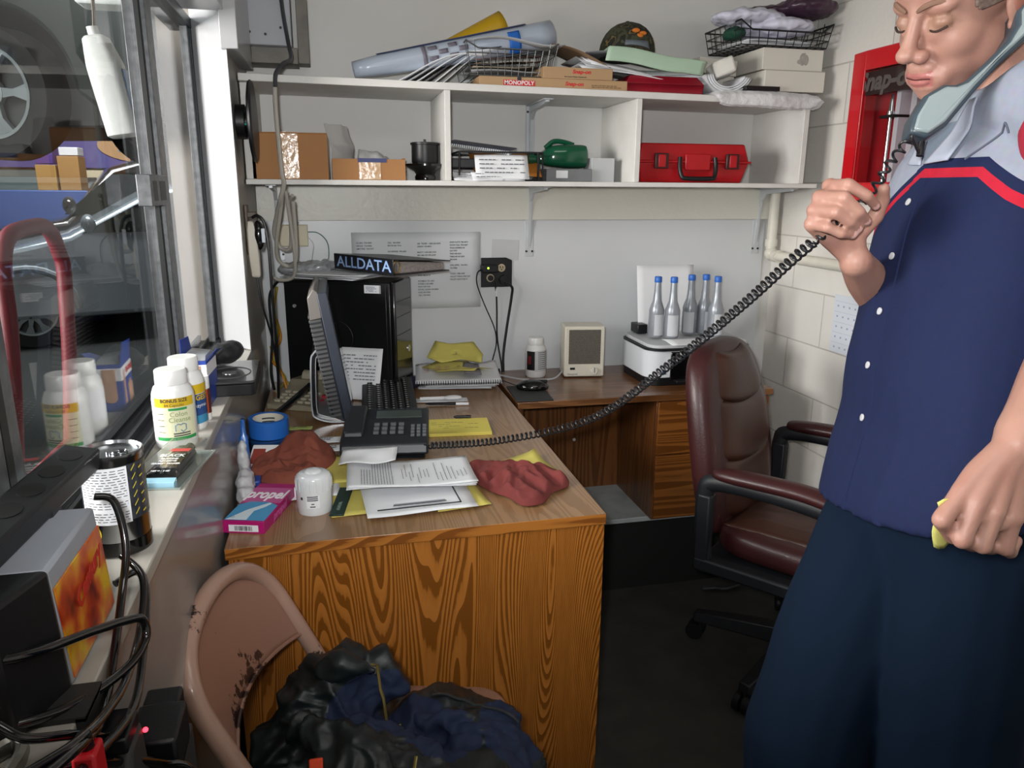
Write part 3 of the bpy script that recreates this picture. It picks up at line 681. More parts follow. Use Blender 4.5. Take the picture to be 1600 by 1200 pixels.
cb.tube(spline([(x0+.012, 2.41, 1.40), (x0+.018, 2.46, 1.30), (x0+.022, 2.5, 1.18), (x0+.01, 2.53, 1.13), (x0-.03, 2.55, 1.12), (x0-.055, 2.56, 1.13)], 8), .0055, 8)
tag(obj('coiled_cable', cb, M('grey_cable', '#a7a39a', .45)), 'thick grey cable hanging past the shelf and looped in coils below it', 'cable')
t = thing('wall_fan', 'black dish-shaped fixture seen edge-on, mounted on the left wall beside the shelf', 'wall fixture', (XL, 2.33, 1.585))
b = MB(); b.cyl((.0, .0, 0), (.025, 0, 0), .045, 24); b.cyl((.022, 0, 0), (.036, 0, 0), .026, 20); obj('mount', b, mblk, t, bev=.002)
b = MB(); b.M = Matrix.Translation((.034, 0, 0)) @ Matrix.Rotation(R(90), 4, 'Y'); b.lathe([(.01, 0), (.09, .001), (.106, .004), (.11, .010), (.105, .015), (.08, .017), (.01, .018)], 44); obj('dish', b, mblk, t)
b = MB(); b.ell((.028, -.05, -.01), (.004, .003, .004)); obj('indicator', b, M('green_lens', '#3f8f83', .2), t)
# handset on its hook
t = thing('cordless_handset', 'beige handset with a black face hanging on a hook on the left wall', 'handset', (XL+.002, 2.34, 1.19))
b = MB(); b.box(0, .008, -.02, .03, .03, .17); b.box(0, .03, -.012, .022, .135, .15); obj('hook_plate', b, M('brown_metal', '#57493f', .5), t, bev=.002)
b = MB(); b.loft([[(.012+ox+sx*hw, -.012+sy*hd, z) for sx, sy in ((-1, -1), (1, -1), (1, 1), (-1, 1))] for z, hw, hd, ox in ((-.035, .008, .012, .008), (-.03, .012, .016, .008), (.03, .014, .018, .006), (.10, .012, .016, .004), (.125, .007, .012, .002))]); obj('body', b, M('beige_plastic', '#c4bfb0', .45), t, bev=.004, seg=3)
b = MB(); b.ell((.034, -.012, .085), (.017, .02, .042)); q = obj('black_face', b, mblkg, t)
b = MB(); b.box(.043, .053, -.0325, -.03, .065, .105); obj('display', b, M('pale_display', '#c9d2da', .3), q, bev=.002)
b = MB(); b.tube(spline([(.02, -.01, .135), (.035, -.02, .14), (.052, -.025, .12), (.06, -.03, .05), (.06, -.02, -.1), (.058, .02, -.30), (.05, .06, -.42)], 6), .0045, 8)
b.tube(spline([(.02, -.012, -.035), (.03, -.01, -.12), (.05, .02, -.24), (.055, .04, -.36), (.05, .07, -.44)], 6), .003, 6)
obj('lead', b, mblk, t)
t = thing('junction_box', 'beige junction box with thin wires on the glossy board below the shelf', 'junction box', (-.130, YB-.007, 1.25))
b = MB(); b.box(-.052, .052, -.026, 0, -.036, .036); obj('cover', b, M('beige_plate', '#c9c1a8', .5), t, bev=.003)
b = MB(); b.cyl((.022, -.026, .004), (.022, -.0275, .004), .006, 12); obj('screw', b, MATS['beige_plate'], t)
b = MB(); b.tube(spline([(.052, -.012, .012), (.085, -.012, .008), (.113, -.012, -.02), (.118, -.014, -.06), (.112, -.02, -.10)], 6), .0016, 6); obj('green_wire', b, M('green_wire', '#27655a', .5), t)
b = MB(); b.tube(spline([(.050, -.01, -.005), (.068, -.012, -.03), (.062, -.012, -.07), (.055, -.014, -.11)], 6), .0013, 6); obj('white_wire', b, mpaperg, t)
# ================================================================ desks
moak = wood('oak_veneer', '#a8692a', '#74430f', 'Z', 11, .34, .3, contrast=.6, bands=46)
moakx = wood('oak_veneer_edge', '#a5682a', '#774416', 'X', 14, .35, .3, bands=30)
moaktop = wood('oak_top', '#93714f', '#80603f', 'Y', 16, .28, .45, contrast=.6, bands=16)
moakd = wood('brown_veneer', '#6e4421', '#553014', 'Z', 12, .35, .25, bands=9)
moakdx = wood('brown_veneer_top', '#79502f', '#5f3c20', 'X', 14, .3, .35, contrast=.6, bands=8)
t = thing('desk', 'oak veneer desk with its closed end panel towards the front', 'desk', (.155, 1.413, 0))
b = MB(); b.box(-.385, .385, -.003, 1.32, DZ-.024, DZ); o = obj('desk_top', b, [moaktop, moakx], t, bev=.0015)
for p in o.data.polygons: p.material_index = 1 if p.normal.y < -.5 else 0
b = MB(); b.box(-.380, .3835, .002, .022, .0, DZ-.024); obj('end_panel', b, moak, t, bev=.001)
b = MB(); b.box(-.380, -.36, .022, 1.31, .08, DZ-.024); obj('modesty_panel', b, moakd, t)
b = MB(); b.box(-.36, .376, 1.29, 1.31, 0, DZ-.024); obj('end_panel', b, moakd, t)
b = MB(); b.box(-.30, .37, .022, .5, .12, DZ-.03); q = obj('drawer_pedestal', b, moakd, t, bev=.001)
b = MB()
t2 = thing('side_desk', 'brown veneer side desk along the back wall with a drawer pedestal', 'desk', (1.02, 2.285, .28))
b = MB(); b.box(-.463, .455, 0, .452, DZ-.28-.022, DZ-.28); obj('desk_top', b, moakdx, t2, bev=.0015)
b = MB(); b.box(-.455, .30, .35, .368, .0, DZ-.302); obj('modesty_panel', b, moakd, t2)
b = MB(); b.box(.026, .445, .014, .44, 0, DZ-.302); pd = obj('drawer_pedestal', b, moakd, t2, bev=.001)
for z0, z1 in ((.006, .24), (.246, .432)):
    b = MB(); b.box(.030, .442, .002, .0135, z0, z1); dr = obj('drawer_front', b, wood('oak_drawer', '#8a5423', '#653912', 'X', 10, .35, .25, bands=18), pd, bev=.001)
b = MB(); b.box(-.455, -.44, .02, .35, 0, DZ-.302); obj('end_panel', b, moakd, t2)
b = MB(); b.cyl((-.155, .3495, .2), (-.155, .347, .2), .006, 12); obj('screw_cover', b, mshelf, t2)

# ================================================================ computer corner
t = thing('computer_tower', 'black computer tower standing at the back left of the oak desk', 'computer', (.175, 2.452, DZ), rotz=R(-24.6))
# local: x to the left along the long side is negative, y into the wall
b = MB(); b.box(-.372, -.002, 0, .16, .004, .375); mtow = M('tower_black', '#0e0f11', .32, coat=.2, var=.3, vs=5, col2='#1a1b1e'); obj('case', b, mtow, t, bev=.004)
b = MB(); b.box(-.002, .014, .002, .158, .0, .38); q = obj('front_bezel', b, M('bezel_gloss', '#141416', .18, coat=.6), t, bev=.006)
b = MB()
for z in (.31, .26, .20): b.box(.0135, .0146, .012, .148, z, z+.0022)
obj('bay_gap', b, mgas, q)
b = MB(); b.cyl((.0135, .12, .14), (.0165, .12, .14), .012, 20); obj('power_button', b, M('silver_button', '#c3c5c8', .25, metal=.6), q)
b = MB(); b.box(-.36, -.015, -.003, 0, .012, .368); sp = obj('side_panel', b, mtow, t, bev=.0015)
b = MB(); b.tube([(-.19+.055*math.cos(a), -.003, .19+.055*math.sin(a)) for a in [k*PI/24 for k in range(-14, 15)]], .0012, 5); obj('panel_ring', b, mblk, sp)
b = MB(); b.cyl((-.335, -.003, .29), (-.335, -.006, .29), .006, 12); obj('panel_lock', b, MATS['silver_button'], sp)
b = MB(); b.box(-.088, -.032, -.0045, -.003, .34, .366); q = obj('sticker', b, mpaper, sp)
p = MB(); rows(p, frame((-.064, -.0047, .353), (1, 0, 0), (0, 0, 1)), .036, .018, 4, 3, .4); obj('sticker_print', p, M('sticker_ink', '#4a5a78', .6), sp, smooth=0)
b = MB(); b.box(-.037, -.032, -.0052, -.0045, .34, .366); obj('sticker_edge', b, M('silver_foil', '#dfe2e6', .2, metal=.5), sp)
# things on the tower
mwhitesheet = mpaper
zt2 = DZ+.382
def onrot(o, x, y, z, rz): o.location = (x, y, z); o.rotation_euler = (0, 0, rz); return o
for i in range(3):
    o = onrot(sheet('paper', .28, .2, None, [mpaper, mpaperg, mpaper][i], seed=50+i, amp=.004, nu=10), -.0+.012*i, 2.57-.004*i, zt2+.004+.006*i, -.62+.05*i)
    tag(o, ['lowest sheet on top of the computer tower', 'middle sheet on top of the computer tower', 'topmost sheet under the binder on the tower'][i], 'paper', 'sheets on the computer tower')
b = MB(); b.ell((-.125, 2.625, zt2+.026), (.055, .04, .022)); b.ell((-.06, 2.62, zt2+.03), (.06, .035, .022)); b.ell((-.02, 2.64, zt2+.034), (.04, .03, .02))
o = lump('plastic_bag', b, M('clear_grey_bag', '#9a9da0', .15, coat=.8, var=.5, vs=30, col2='#5c5f63'), voxel=.004, smooth=2, nz=.006, nscale=45, seed=4); tag(o, 'crumpled clear grey plastic packet on the left of the computer tower', 'bag')
t = thing('ring_binder', 'black ring binder with ALLDATA on its spine lying on the computer tower', 'binder', (.091, 2.485, zt2+.026), rotz=math.atan2(-.264, .175))
mbind = M('binder_black', '#121216', .38, bump=.15, bs=160)
b = MB(); b.box(-.158, .158, 0, .0035, .0, .05); q = obj('spine', b, mbind, t, bev=.0015)
text('ALLDATA', .048, frame((.004, -.0006, .0245), (1, 0, 0), (0, 0, 1)), M('cover_blue', '#33508c', .4), q, bold=.0016, wx=1.38, ext=.0001)
text('ALLDATA', .048, frame((.004, -.0010, .0245), (1, 0, 0), (0, 0, 1)), M('cover_lightblue', '#9db9da', .4), q, bold=.0001, wx=1.38, ext=.0001)
b = MB(); b.box(-.158, .158, .0035, .23, 0, .003); obj('lower_cover', b, mbind, t)
b = MB(); b.hexa([(-.158, .0035, .047), (.158, .0035, .047), (.158, .235, .03), (-.158, .235, .03), (-.158, .0035, .050), (.158, .0035, .05), (.158, .235, .033), (-.158, .235, .033)]); obj('upper_cover', b, mbind, t)
b = MB(); b.hexa([(-.14, .03, .004), (.14, .03, .004), (.14, .22, .004), (-.14, .22, .004), (-.14, .03, .04), (.14, .03, .04), (.14, .22, .026), (-.14, .22, .026)]); obj('pages', b, M('page_edges', '#9b938f', .7, var=.5, vs=120), t)
b = MB()
for x in (-.1, 0, .1, .152): b.tube([(x, .018+.013*math.cos(a), .025+.019*math.sin(a)) for a in [k*PI/8 for k in range(17)]], .0022, 6)
obj('rings', b, M('brass_ring', '#a58d5a', .3, metal=.8), t)
# monitor, seen edge on
t = thing('monitor', 'flat black monitor seen edge-on, tilted back on a silver-edged foot', 'monitor', (.002, 2.115, DZ))
th = R(-9); mm = Matrix.Translation((.020, .0, .022)) @ Matrix.Rotation(th, 4, 'Y')
mmon = M('monitor_blue_black', '#2a303c', .38, bump=.08, bs=300)
b = MB(); b.M = mm; b.box(-.012, .016, 0, .335, 0, .375); q = obj('screen_housing', b, mmon, t, bev=.003)
b = MB(); b.M = mm; b.box(.0155, .0168, .018, .317, .02, .355); obj('screen', b, mblkg, q)
b = MB(); b.M = mm; b.prism([(-.012, .0), (-.012, .37), (-.02, .385), (-.038, .36), (-.046, .30), (-.040, .02)], .012, .323, 'Y'); q = obj('back_shell', b, M('monitor_back', '#23252a', .4), t, bev=.002)
b = MB(); b.M = mm
for k in range(24): b.box(-.048+.0002*k*0, -.016, .0085, .014, .022+.0125*k, .0285+.0125*k)
for k in range(24): b.box(-.0478, -.0435, .02, .31, .022+.0125*k, .0285+.0125*k)
o = obj('vent_slats', b, M('vent_grey', '#4a4a4b', .4), q, bev=.0004, seg=1)
b = MB(); b.M = mm; b.prism([(-.044, .305), (-.039, .366), (-.018, .388), (-.008, .377), (-.012, .306)], .006, .329, 'Y'); obj('top_grip', b, M('grip_taupe', '#6f6a66', .35, coat=.3), q, bev=.002)
b = MB(); pth = spline([(-.045, 0, .222), (-.056, 0, .226), (-.072, 0, .212), (-.080, 0, .19), (-.084, 0, .10), (-.084, 0, .045), (-.075, 0, .020), (-.03, 0, .004), (.03, 0, .0035)], 5)
def strap(m_, name, y0, y1, off, thk):
    k = MB(); rings = []
    for i, p in enumerate(pth):
        a = pth[max(i-1, 0)]; c = pth[min(i+1, len(pth)-1)]; d = (c-a).normalized(); nrm = Vector((d.z, 0, -d.x))
        p0 = p+nrm*off; p1 = p+nrm*(off+thk)
        rings.append([(p0.x, y0, p0.z), (p1.x, y0, p1.z), (p1.x, y1, p1.z), (p0.x, y1, p0.z)])
    k.loft(rings); return obj(name, k, m_, t, smooth=30)
msil = M('silver_plastic', '#b9bdc2', .25, metal=.5)
strap(M('stand_black', '#15171b', .25, coat=.4), 'stand_arm', .07, .26, -.014, .012)
strap(msil, 'stand_trim', .066, .0705, -.004, .004)
strap(msil, 'stand_back', .0705, .26, -.0165, .0024)
b = MB(); b.tube(spline([(-.085, .15, .10), (-.12, .18, .065), (-.18, .12, .03), (-.235, .08, .012)], 6), .014, 10, flat=.6); obj('rear_foot', b, MATS['stand_black'], t)
# adding machine
t = thing('adding_machine', 'dusty beige adding machine with red keys behind the monitor foot', 'calculator', (-.095, 2.43, DZ), rotz=-.45)
mbeige = M('dusty_beige', '#8d8672', .55, var=.4, vs=14, col2='#6d6756')
b = MB(); b.prism([(-.10, 0), (.13, 0), (.13, .055), (.06, .06), (.03, .035), (-.10, .018)], -.095, .095, 'X'); obj('body', b, mbeige, t, bev=.004)
b = MB(); b.cyl((-.06, .09, .062), (.06, .09, .062), .022, 20); obj('paper_roll', b, M('old_roll', '#a49d88', .7), t)
b = MB()
for i in range(5):
    for j in range(4): b.cbox((-.065+.026*i, -.082+.024*j, .026+.0035*j), (.018, .015, .008))
obj('keys', b, M('beige_keys', '#a9a28e', .5), t, bev=.001)
b = MB(); b.cbox((.07, -.07, .027), (.018, .03, .009)); b.cbox((.07, -.03, .033), (.018, .018, .009)); obj('red_keys', b, M('red_keys', '#9c2f37', .5), t, bev=.001)
# cables in the corner
for pts, r, c, lab in (([(-.19, 2.70, 1.08), (-.205, 2.70, 1.0), (-.195, 2.69, .93), (-.21, 2.68, .86), (-.19, 2.66, .78), (-.16, 2.62, .745)], .004, '#b59a26', 'yellow cable hanging at the left of the computer tower'),
                     ([(-.185, 2.71, 1.1), (-.215, 2.68, 1.05), (-.215, 2.67, .92), (-.225, 2.64, .80), (-.215, 2.60, .745)], .0045, '#14161a', 'black cable hanging at the left of the computer tower'),
                     ([(-.20, 2.70, .97), (-.19, 2.70, .90), (-.22, 2.66, .84), (-.19, 2.62, .80), (-.175, 2.60, .747)], .004, '#c07a1c', 'orange cable curling down beside the computer tower'),
                     ([(-.225, 2.68, .88), (-.21, 2.66, .82), (-.18, 2.65, .77), (-.205, 2.56, .745)], .003, '#a39a34', 'short olive yellow cable at the desk behind the adding machine')):
    b = MB(); b.tube(spline(pts, 8), r, 8); tag(obj('cable', b, M('cable_'+c[1:], c, .45)), lab, 'cable', 'cables beside the computer tower')
# keyboard, lying away from the viewer
t = thing('keyboard', 'black computer keyboard lying lengthwise on the desk behind the telephone', 'keyboard', (.140, 2.108, DZ+.004), rot=(R(3.5), 0, -.045))
b = MB(); b.prism([(-.083, 0), (.083, 0), (.083, .012), (-.06, .03), (-.083, .026)], 0, .435, 'Y'); obj('case', b, M('keyboard_black', '#1b1c1f', .5), t, bev=.003)
b = MB()
for i in range(6):
    for k in range(20):
        if k in (15,) and i < 3: continue
        x = -.052+.0215*i+(0 if i else -.006); z = .0255-.0145*(x+.06)/.143*1.24
        b.cbox((x, .022+.0205*k, z+.006), (.0165, .0165, .010))
obj('keycap', b, M('keys_black', '#101113', .35), t, bev=.0015, seg=1)
b = MB()
for i in range(6):
    for k in range(20):
        if k in (15,) and i < 3: continue
        x = -.052+.0215*i+(0 if i else -.006); z = .0255-.0145*(x+.06)/.143*1.24
        y = .022+.0205*k; b.quad((x-.004, y-.004, z+.0113), (x+.001, y-.004, z+.0113), (x+.001, y+.002, z+.0113), (x-.004, y+.002, z+.0113))
obj('key_legends', b, M('legend_white', '#b9bcc0', .5), t, smooth=0)
# telephone base
t = TEL = thing('telephone', 'black desk telephone base without its handset beside the stapled papers', 'telephone', (.102, 1.815, DZ), rotz=-.13)
mtel = M('telephone_black', '#1d2025', .42, bump=.06, bs=300)
def tel(x0, x1): return [[(x0, y, z0), (x0, y, z1)] for y, z0, z1 in ((0, .0, .04),)]
b = MB(); b.prism([(0, .022), (.01, .05), (.03, .055), (.20, .085), (.22, .08), (.22, .03), (.06, .012)], -.112, .108, 'X'); obj('body', b, mtel, t, bev=.006, seg=3)
b = MB(); b.prism([(.03, 0), (.21, 0), (.21, .04), (.05, .02)], -.10, .10, 'X'); obj('foot', b, mblk, t, bev=.003)
topz = lambda y: .055+(y-.03)*.030/.17
b = MB(); b.hexa([(-.108, .045, topz(.045)-.004), (-.055, .045, topz(.045)-.004), (-.055, .215, topz(.2)-.004), (-.108, .215, topz(.2)-.004), (-.106, .05, topz(.05)+.012), (-.058, .05, topz(.05)+.012), (-.058, .21, topz(.2)+.010), (-.106, .21, topz(.2)+.010)]); obj('cradle', b, mtel, t, bev=.005)
b = MB()
for i in range(4):
    for j in range(3):
        y = .06+.022*j; b.cbox((-.025+.021*i, y, topz(y)+.003), (.014, .012, .007))
for i in range(3):
    for j in range(4):
        y = .045+.017*j; b.cbox((.068+.015*i, y, topz(y)+.002), (.010, .009, .006))
obj('keys', b, M('phone_keys', '#5a5d62', .5), t, bev=.001)
b = MB(); b.hexa([(-.03, .145, topz(.145)), (.09, .145, topz(.145)), (.09, .185, topz(.185)), (-.03, .185, topz(.185)), (-.03, .147, topz(.147)+.003), (.09, .147, topz(.147)+.003), (.09, .183, topz(.183)+.003), (-.03, .183, topz(.183)+.003)]); obj('display', b, M('lcd_grey', '#3b423f', .15), t)

# leaning paper, navy pouch, notebook pile
o = sheet('paper', .155, .17, None, mpaper, seed=61, amp=.003); o.location = (.062, 2.455, .822); o.rotation_euler = (R(68), R(0), R(-24)); o.rotation_mode = 'XYZ'; tag(o, 'white form with a red emblem leaning on the computer tower behind the monitor', 'paper')
p = MB(); rows(p, Matrix.Translation((0, .02, .0064)), .12, .09, 8, 5, .3); obj('print', p, minkg, o, smooth=0)
text('M', .022, Matrix.Translation((.055, -.062, .0062)), mredink, o, name='emblem', bold=.001)
b = MB(); b.ell((.19, 2.52, DZ+.018), (.075, .045, .018)); b.ell((.24, 2.55, DZ+.02), (.04, .04, .018))
o = lump('pouch', b, M('navy_cloth', '#171b33', .7), voxel=.005, smooth=3, nz=.005, nscale=30); tag(o, 'dark navy cloth pouch in front of the computer tower foot', 'pouch')
for i in range(4):
    o = sheet('paper', .25, .23, None, [mpaper, mpaperg, mpaper, mpaperg][i], seed=70+i, amp=.004, nu=10); onrot(o, .405+.006*i, 2.60-.008*i, DZ+.003+.006*i, -.10+.05*(i-1.5)); tag(o, ['bottom', 'second', 'third', 'fourth'][i]+' sheet of the pile under the spiral notebook', 'paper', 'sheets under the spiral notebook')
t = thing('spiral_notebook', 'open spiral notebook with scribbled pages at the back of the oak desk', 'notebook', (.405, 2.565, DZ+.028), rotz=-.11)
b = MB(); b.grid(lambda u, v: ((u-.5)*.29, -.11+.21*v, .012+.005*math.sin(u*9)*v+.012*v*v+(.006 if u > .9 else 0)*v), 16, 8); obj('pages', b, mpaper, t, solid=.008, smooth=50)
b = MB()
for i in range(36): b.tube([(-.14+.008*i, -.112+.006*math.cos(a), .007+.007*math.sin(a)) for a in [k*PI/4 for k in range(9)]], .0013, 4)
obj('spiral_binding', b, mblk, t)
p = MB()
for i, x in enumerate((-.11, -.065, -.035)): rows(p, Matrix.Translation((x, -.01, .0325)) @ Matrix.Rotation(.0, 4, 'Z'), .022, .10, 7, 80+i, .4, .7)
obj('red_print', p, M('soft_red_ink', '#b8707a', .7), t, smooth=0)
b = MB(); b.grid(lambda u, v: (.02+.06*u, -.09+.16*v, .0305+.002*v+.004*math.sin(u*5)), 5, 4); obj('grey_picture', b, M('grey_picture', '#7a7880', .6), t, solid=.0005)
for i, (pts, lab) in enumerate(((((.285, 2.61), (.33, 2.56), (.325, 2.51), (.40, 2.50), (.45, 2.475), (.47, 2.53), (.53, 2.545), (.48, 2.60), (.46, 2.66), (.36, 2.69)), 'crumpled yellow note on top of the spiral notebook'), (((.31, 2.655), (.36, 2.63), (.43, 2.64), (.50, 2.61), (.515, 2.66), (.49, 2.71), (.40, 2.70), (.35, 2.722)), 'yellow sheet leaning on the wall behind the spiral notebook'))):
    b = MB(); k = len(pts); cx = sum(p_[0] for p_ in pts)/k; cy = sum(p_[1] for p_ in pts)/k
    rgs = []
    for f_ in (1, .75, .5, .25, .02): rgs.append([(cx+(x-cx)*f_, cy+(y-cy)*f_, DZ+.062+.010*noise.noise(Vector((x*24, y*24, i*3)))+.006*math.cos(23*y)+(.0 if i == 0 else max(0, (cy+(y-cy)*f_-2.63))*.62+.006)) for x, y in pts])
    b.loft(rgs, cap=False); o = obj('yellow_note', b, M('yellow_note', '#cdc264', .65, var=.15, vs=30, col2='#aa9f48'), solid=.0006, smooth=20); tag(o, lab, 'note', 'yellow notes on the notebook')
def pen(a, b_, r, m, lab, cat='pen', name='pen', tip=None):
    a = Vector(a); b_ = Vector(b_); t = thing(name, lab, cat, a)
    k = MB(); k.tube([Vector(), (b_-a)*.08, (b_-a)*.1, (b_-a)], r, 10, radii=[r*.3, r*.8, r, r]); obj('barrel', k, m, t)
    k = MB(); k.tube([(b_-a)*.72, (b_-a)*1.02], r*1.25, 10); obj('cap', k, tip or mblk, t); return t
pen((.262, 2.318, DZ+.006), (.395, 2.292, DZ+.006), .004, mblk, 'black pen lying below the white plastic spoon on the desk', tip=mpaper)
pen((.325, 2.139, DZ+.012), (.375, 2.129, DZ+.012), .0045, mblk, 'short black pen on the yellow note pad behind the telephone')
o = sheet('paper', .17, .05, None, mpaper, seed=90, amp=.003); onrot(o, .32, 2.362, DZ+.001, -.1); tag(o, 'white slip under the plastic spoon', 'paper')
b = MB(); b.ell((.355, 2.345, DZ+.014), (.03, .014, .008)); b.tube([(.33, 2.347, DZ+.014), (.25, 2.36, DZ+.012)], .004, 8, flat=1.5)
tag(lump('plastic_spoon', b, mpaper, voxel=.002, smooth=3), 'white plastic spoon lying in front of the spiral notebook', 'spoon')
b = MB(); b.box(-.092, .092, -.068, .068, 0, .009); t = thing('note_pad', 'yellow note pad with faint handwriting to the right of the keyboard', 'notepad', (.325, 2.062, DZ), rotz=-.09)
myel = M('yellow_paper_pad', '#cabb57', .65, var=.06, vs=12); obj('pad', b, myel, t, bev=.0006)
p = MB(); rows(p, Matrix.Translation((0, .005, .0094)), .15, .07, 4, 91, .22, .6); obj('handwriting', p, M('pencil', '#8b8550', .8), t, smooth=0)
o = sheet('paper', .15, .10, None, mpaperg, seed=92, amp=.002); onrot(o, .245, 2.095, DZ+.0005, .05); tag(o, 'greyish slip poking out left of the yellow note pad', 'paper')
# mouse and pad
b = MB(); b.box(-.062, .062, -.095, .1, 0, .004); o = obj('mouse_pad', b, M('dark_grey_pad', '#2b2c2d', .7, var=.3, vs=10, col2='#3c3d3e'), bev=.0015); onrot(o, .622, 2.388, DZ, -.06); tag(o, 'dark grey mouse pad on the side desk', 'mouse pad')
t = thing('computer_mouse', 'black computer mouse on the grey mouse pad', 'mouse', (.645, 2.435, DZ+.004), rotz=1.35)
b = MB(); b.ell((0, 0, .008), (.036, .056, .026)); b = b; o = obj('shell', b, mblkg, t)
for v_ in o.data.vertices: v_.co.z = max(v_.co.z, 0.0005)
b = MB(); b.box(-.002, .002, -.05, -.015, .022, .033); obj('scroll_wheel', b, mblk, t, bev=.001)
b = MB(); b.tube(spline([(.60, 2.46, DZ+.01), (.585, 2.52, DZ+.006), (.56, 2.60, DZ+.006), (.53, 2.66, DZ+.03), (.50, 2.70, DZ+.02)], 6), .0018, 6); tag(obj('mouse_cable', b, mblk), 'thin black mouse cable running to the wall behind the notebook', 'cable')
b = MB(); b.tube(spline([(.80, 2.60, DZ+.02), (.76, 2.56, DZ+.006), (.70, 2.55, DZ+.005), (.63, 2.58, DZ+.005), (.58, 2.64, DZ+.006), (.53, 2.67, DZ+.01)], 8), .003, 6); tag(obj('heater_cable', b, mpaperg), 'pale cable running from the small heater past the white bottle', 'cable')
b = MB(); b.box(-.05, .03, -.012, .012, 0, .02); o = obj('power_adapter', b, mblk, bev=.003); onrot(o, .555, 2.69, DZ, -.3); tag(o, 'black power adapter lying on the desk below the outlet', 'adapter')
# supplement bottle
def jar(name, lab, loc, r, h, rc, hc, m, mcap, cat='bottle', neck=.72):
    t = thing(name, lab, cat, loc)
    b = MB(); b.lathe([(r*.9, 0), (r, .006), (r, h*.62), (r*.97, h*.70), (r*.86, h*.78), (rc*.86, h*.83), (rc*.84, h*.88)], 32); obj('body', b, m, t, smooth=50)
    b = MB(); b.lathe([(rc, h-hc), (rc*1.02, h-hc+.002), (rc*1.0, h-.002), (rc*.95, h), (.001, h)], 40); obj('cap', b, mcap, t, bev=.0008); return t
mwp = M('white_plastic', '#dcdddb', .3, coat=.2, var=.05, vs=20)
t = jar('bottle', 'white plastic supplement bottle with a black label standing left of the heater', (.708, 2.635, DZ), .039, .145, .029, .026, mwp, mwp)
b = MB(); b.grid(lambda u, v: (.0394*math.cos(-2.75+.85*u), .0394*math.sin(-2.75+.85*u), .028+.07*v), 10, 2); obj('black_label', b, mblk, t, smooth=180)
b = MB(); b.grid(lambda u, v: (.0394*math.cos(-1.9+1.5*u), .0394*math.sin(-1.9+1.5*u), .024+.076*v), 12, 2); obj('white_label', b, mpaperg, t, smooth=180)
for k in range(9):
    b = MB(); b.grid(lambda u, v: (.0397*math.cos(-1.6+1.0*u), .0397*math.sin(-1.6+1.0*u), .032+.0075*k+.003*v), 8, 1)
    if k == 0: acc = MB()
    acc.add(b.v, b.f)
obj('label_print', acc, minkg, t, smooth=180)
b = MB(); b.grid(lambda u, v: (.0398*math.cos(-2.6+.35*u), .0398*math.sin(-2.6+.35*u), .05+.03*v), 5, 2); obj('red_mark', b, M('dark_red_mark', '#6e1a24', .5), t, smooth=180)
# heater
t = thing('space_heater', 'small off-white fan heater with a metal mesh front and a round dial', 'heater', (.873, 2.565, DZ), rotz=-.14)
mhe = M('heater_cream', '#cfcbbd', .45, var=.2, vs=10, col2='#b0a995')
b = MB(); b.box(-.074, .074, 0, .105, .004, .19); obj('housing', b, mhe, t, bev=.006, seg=3)
b = MB(); b.box(-.058, .058, -.0012, .001, .052, .178); obj('grille_recess', b, M('grille_dark', '#3c3832', .5), t)
b = MB()
for i in range(22):
    for j in range(26):
        x = -.0565+.0052*i+(.0026 if j % 2 else 0); z = .0545+.0048*j; r = .0024
        b.add([(x+r*math.cos(a), -.002, z+r*math.sin(a)) for a in [k*PI/2 for k in range(4)]]+[(x+r*.62*math.cos(a), -.002, z+r*.62*math.sin(a)) for a in [k*PI/2 for k in range(4)]], [(k, (k+1) % 4, 4+(k+1) % 4, 4+k) for k in range(4)])
obj('grille_mesh', b, M('grille_metal', '#a8a294', .35, metal=.5), t, smooth=0)
b = MB(); b.cyl((.036, 0, .028), (.036, -.014, .028), .0135, 24); q = obj('dial', b, mhe, t, bev=.002)
b = MB(); b.box(.0345, .0375, -.0155, -.0135, .022, .040); obj('dial_pointer', b, minkg, q)
b = MB(); b.box(-.052, -.034, -.003, 0, .031, .039); obj('switch', b, mblk, t, bev=.001)
text('Honeywell', .0085, YFACE(-.042, -.0004, .014), minkg, t, bold=.0001)
b = MB()
for x in (-.06, .06): b.cyl((x, .05, 0), (x, .05, .005), .008, 12)
obj('feet', b, mblk, t)
# printer with bottles
t = thing('printer', 'white and black all-in-one printer on the side desk behind the leather chair', 'printer', (1.245, 2.39, DZ))
def rr(x0, x1, y0, y1, r, z, n=6):
    pts = []
    for cx, cy, a0 in ((x1-r, y1-r, 0), (x0+r, y1-r, 90), (x0+r, y0+r, 180), (x1-r, y0+r, 270)):
        for k in range(n+1): a = R(a0+90*k/n); pts.append((cx+r*math.cos(a), cy+r*math.sin(a), z))
    return pts
mprw = M('printer_white', '#cdd1d6', .3, coat=.2)
b = MB(); b.loft([rr(-.195, .19, .005, .275, .05, z) for z in (.0, .03)]); obj('base', b, mblk, t, bev=.002)
b = MB(); b.loft([rr(-.2, .195, 0, .28, .055, z) for z in (.03, .125)]); obj('body', b, mprw, t, bev=.002)
b = MB(); b.box(-.115, .135, -.003, .03, .022, .122); q = obj('front_panel', b, mblkg, t, bev=.003)
b = MB(); b.box(-.1, .12, -.03, .03, .016, .024); obj('output_tray', b, mblk, q, bev=.002)
b = MB(); b.loft([rr(-.2, .2, -.012, .282, .055, z) for z in (.127, .134)]); obj('scanner_rim', b, mblk, t, bev=.002)
b = MB(); b.loft([rr(-.192, .192, -.006, .276, .05, z) for z in (.135, .147)]); obj('lid', b, M('lid_grey', '#b9bcbf', .4, var=.1, vs=8), t, bev=.003)
b = MB()
for z, s_ in ((.075, .010), (.050, .015)): b.cbox((-.137, -.0004, z), (s_, .002, s_))
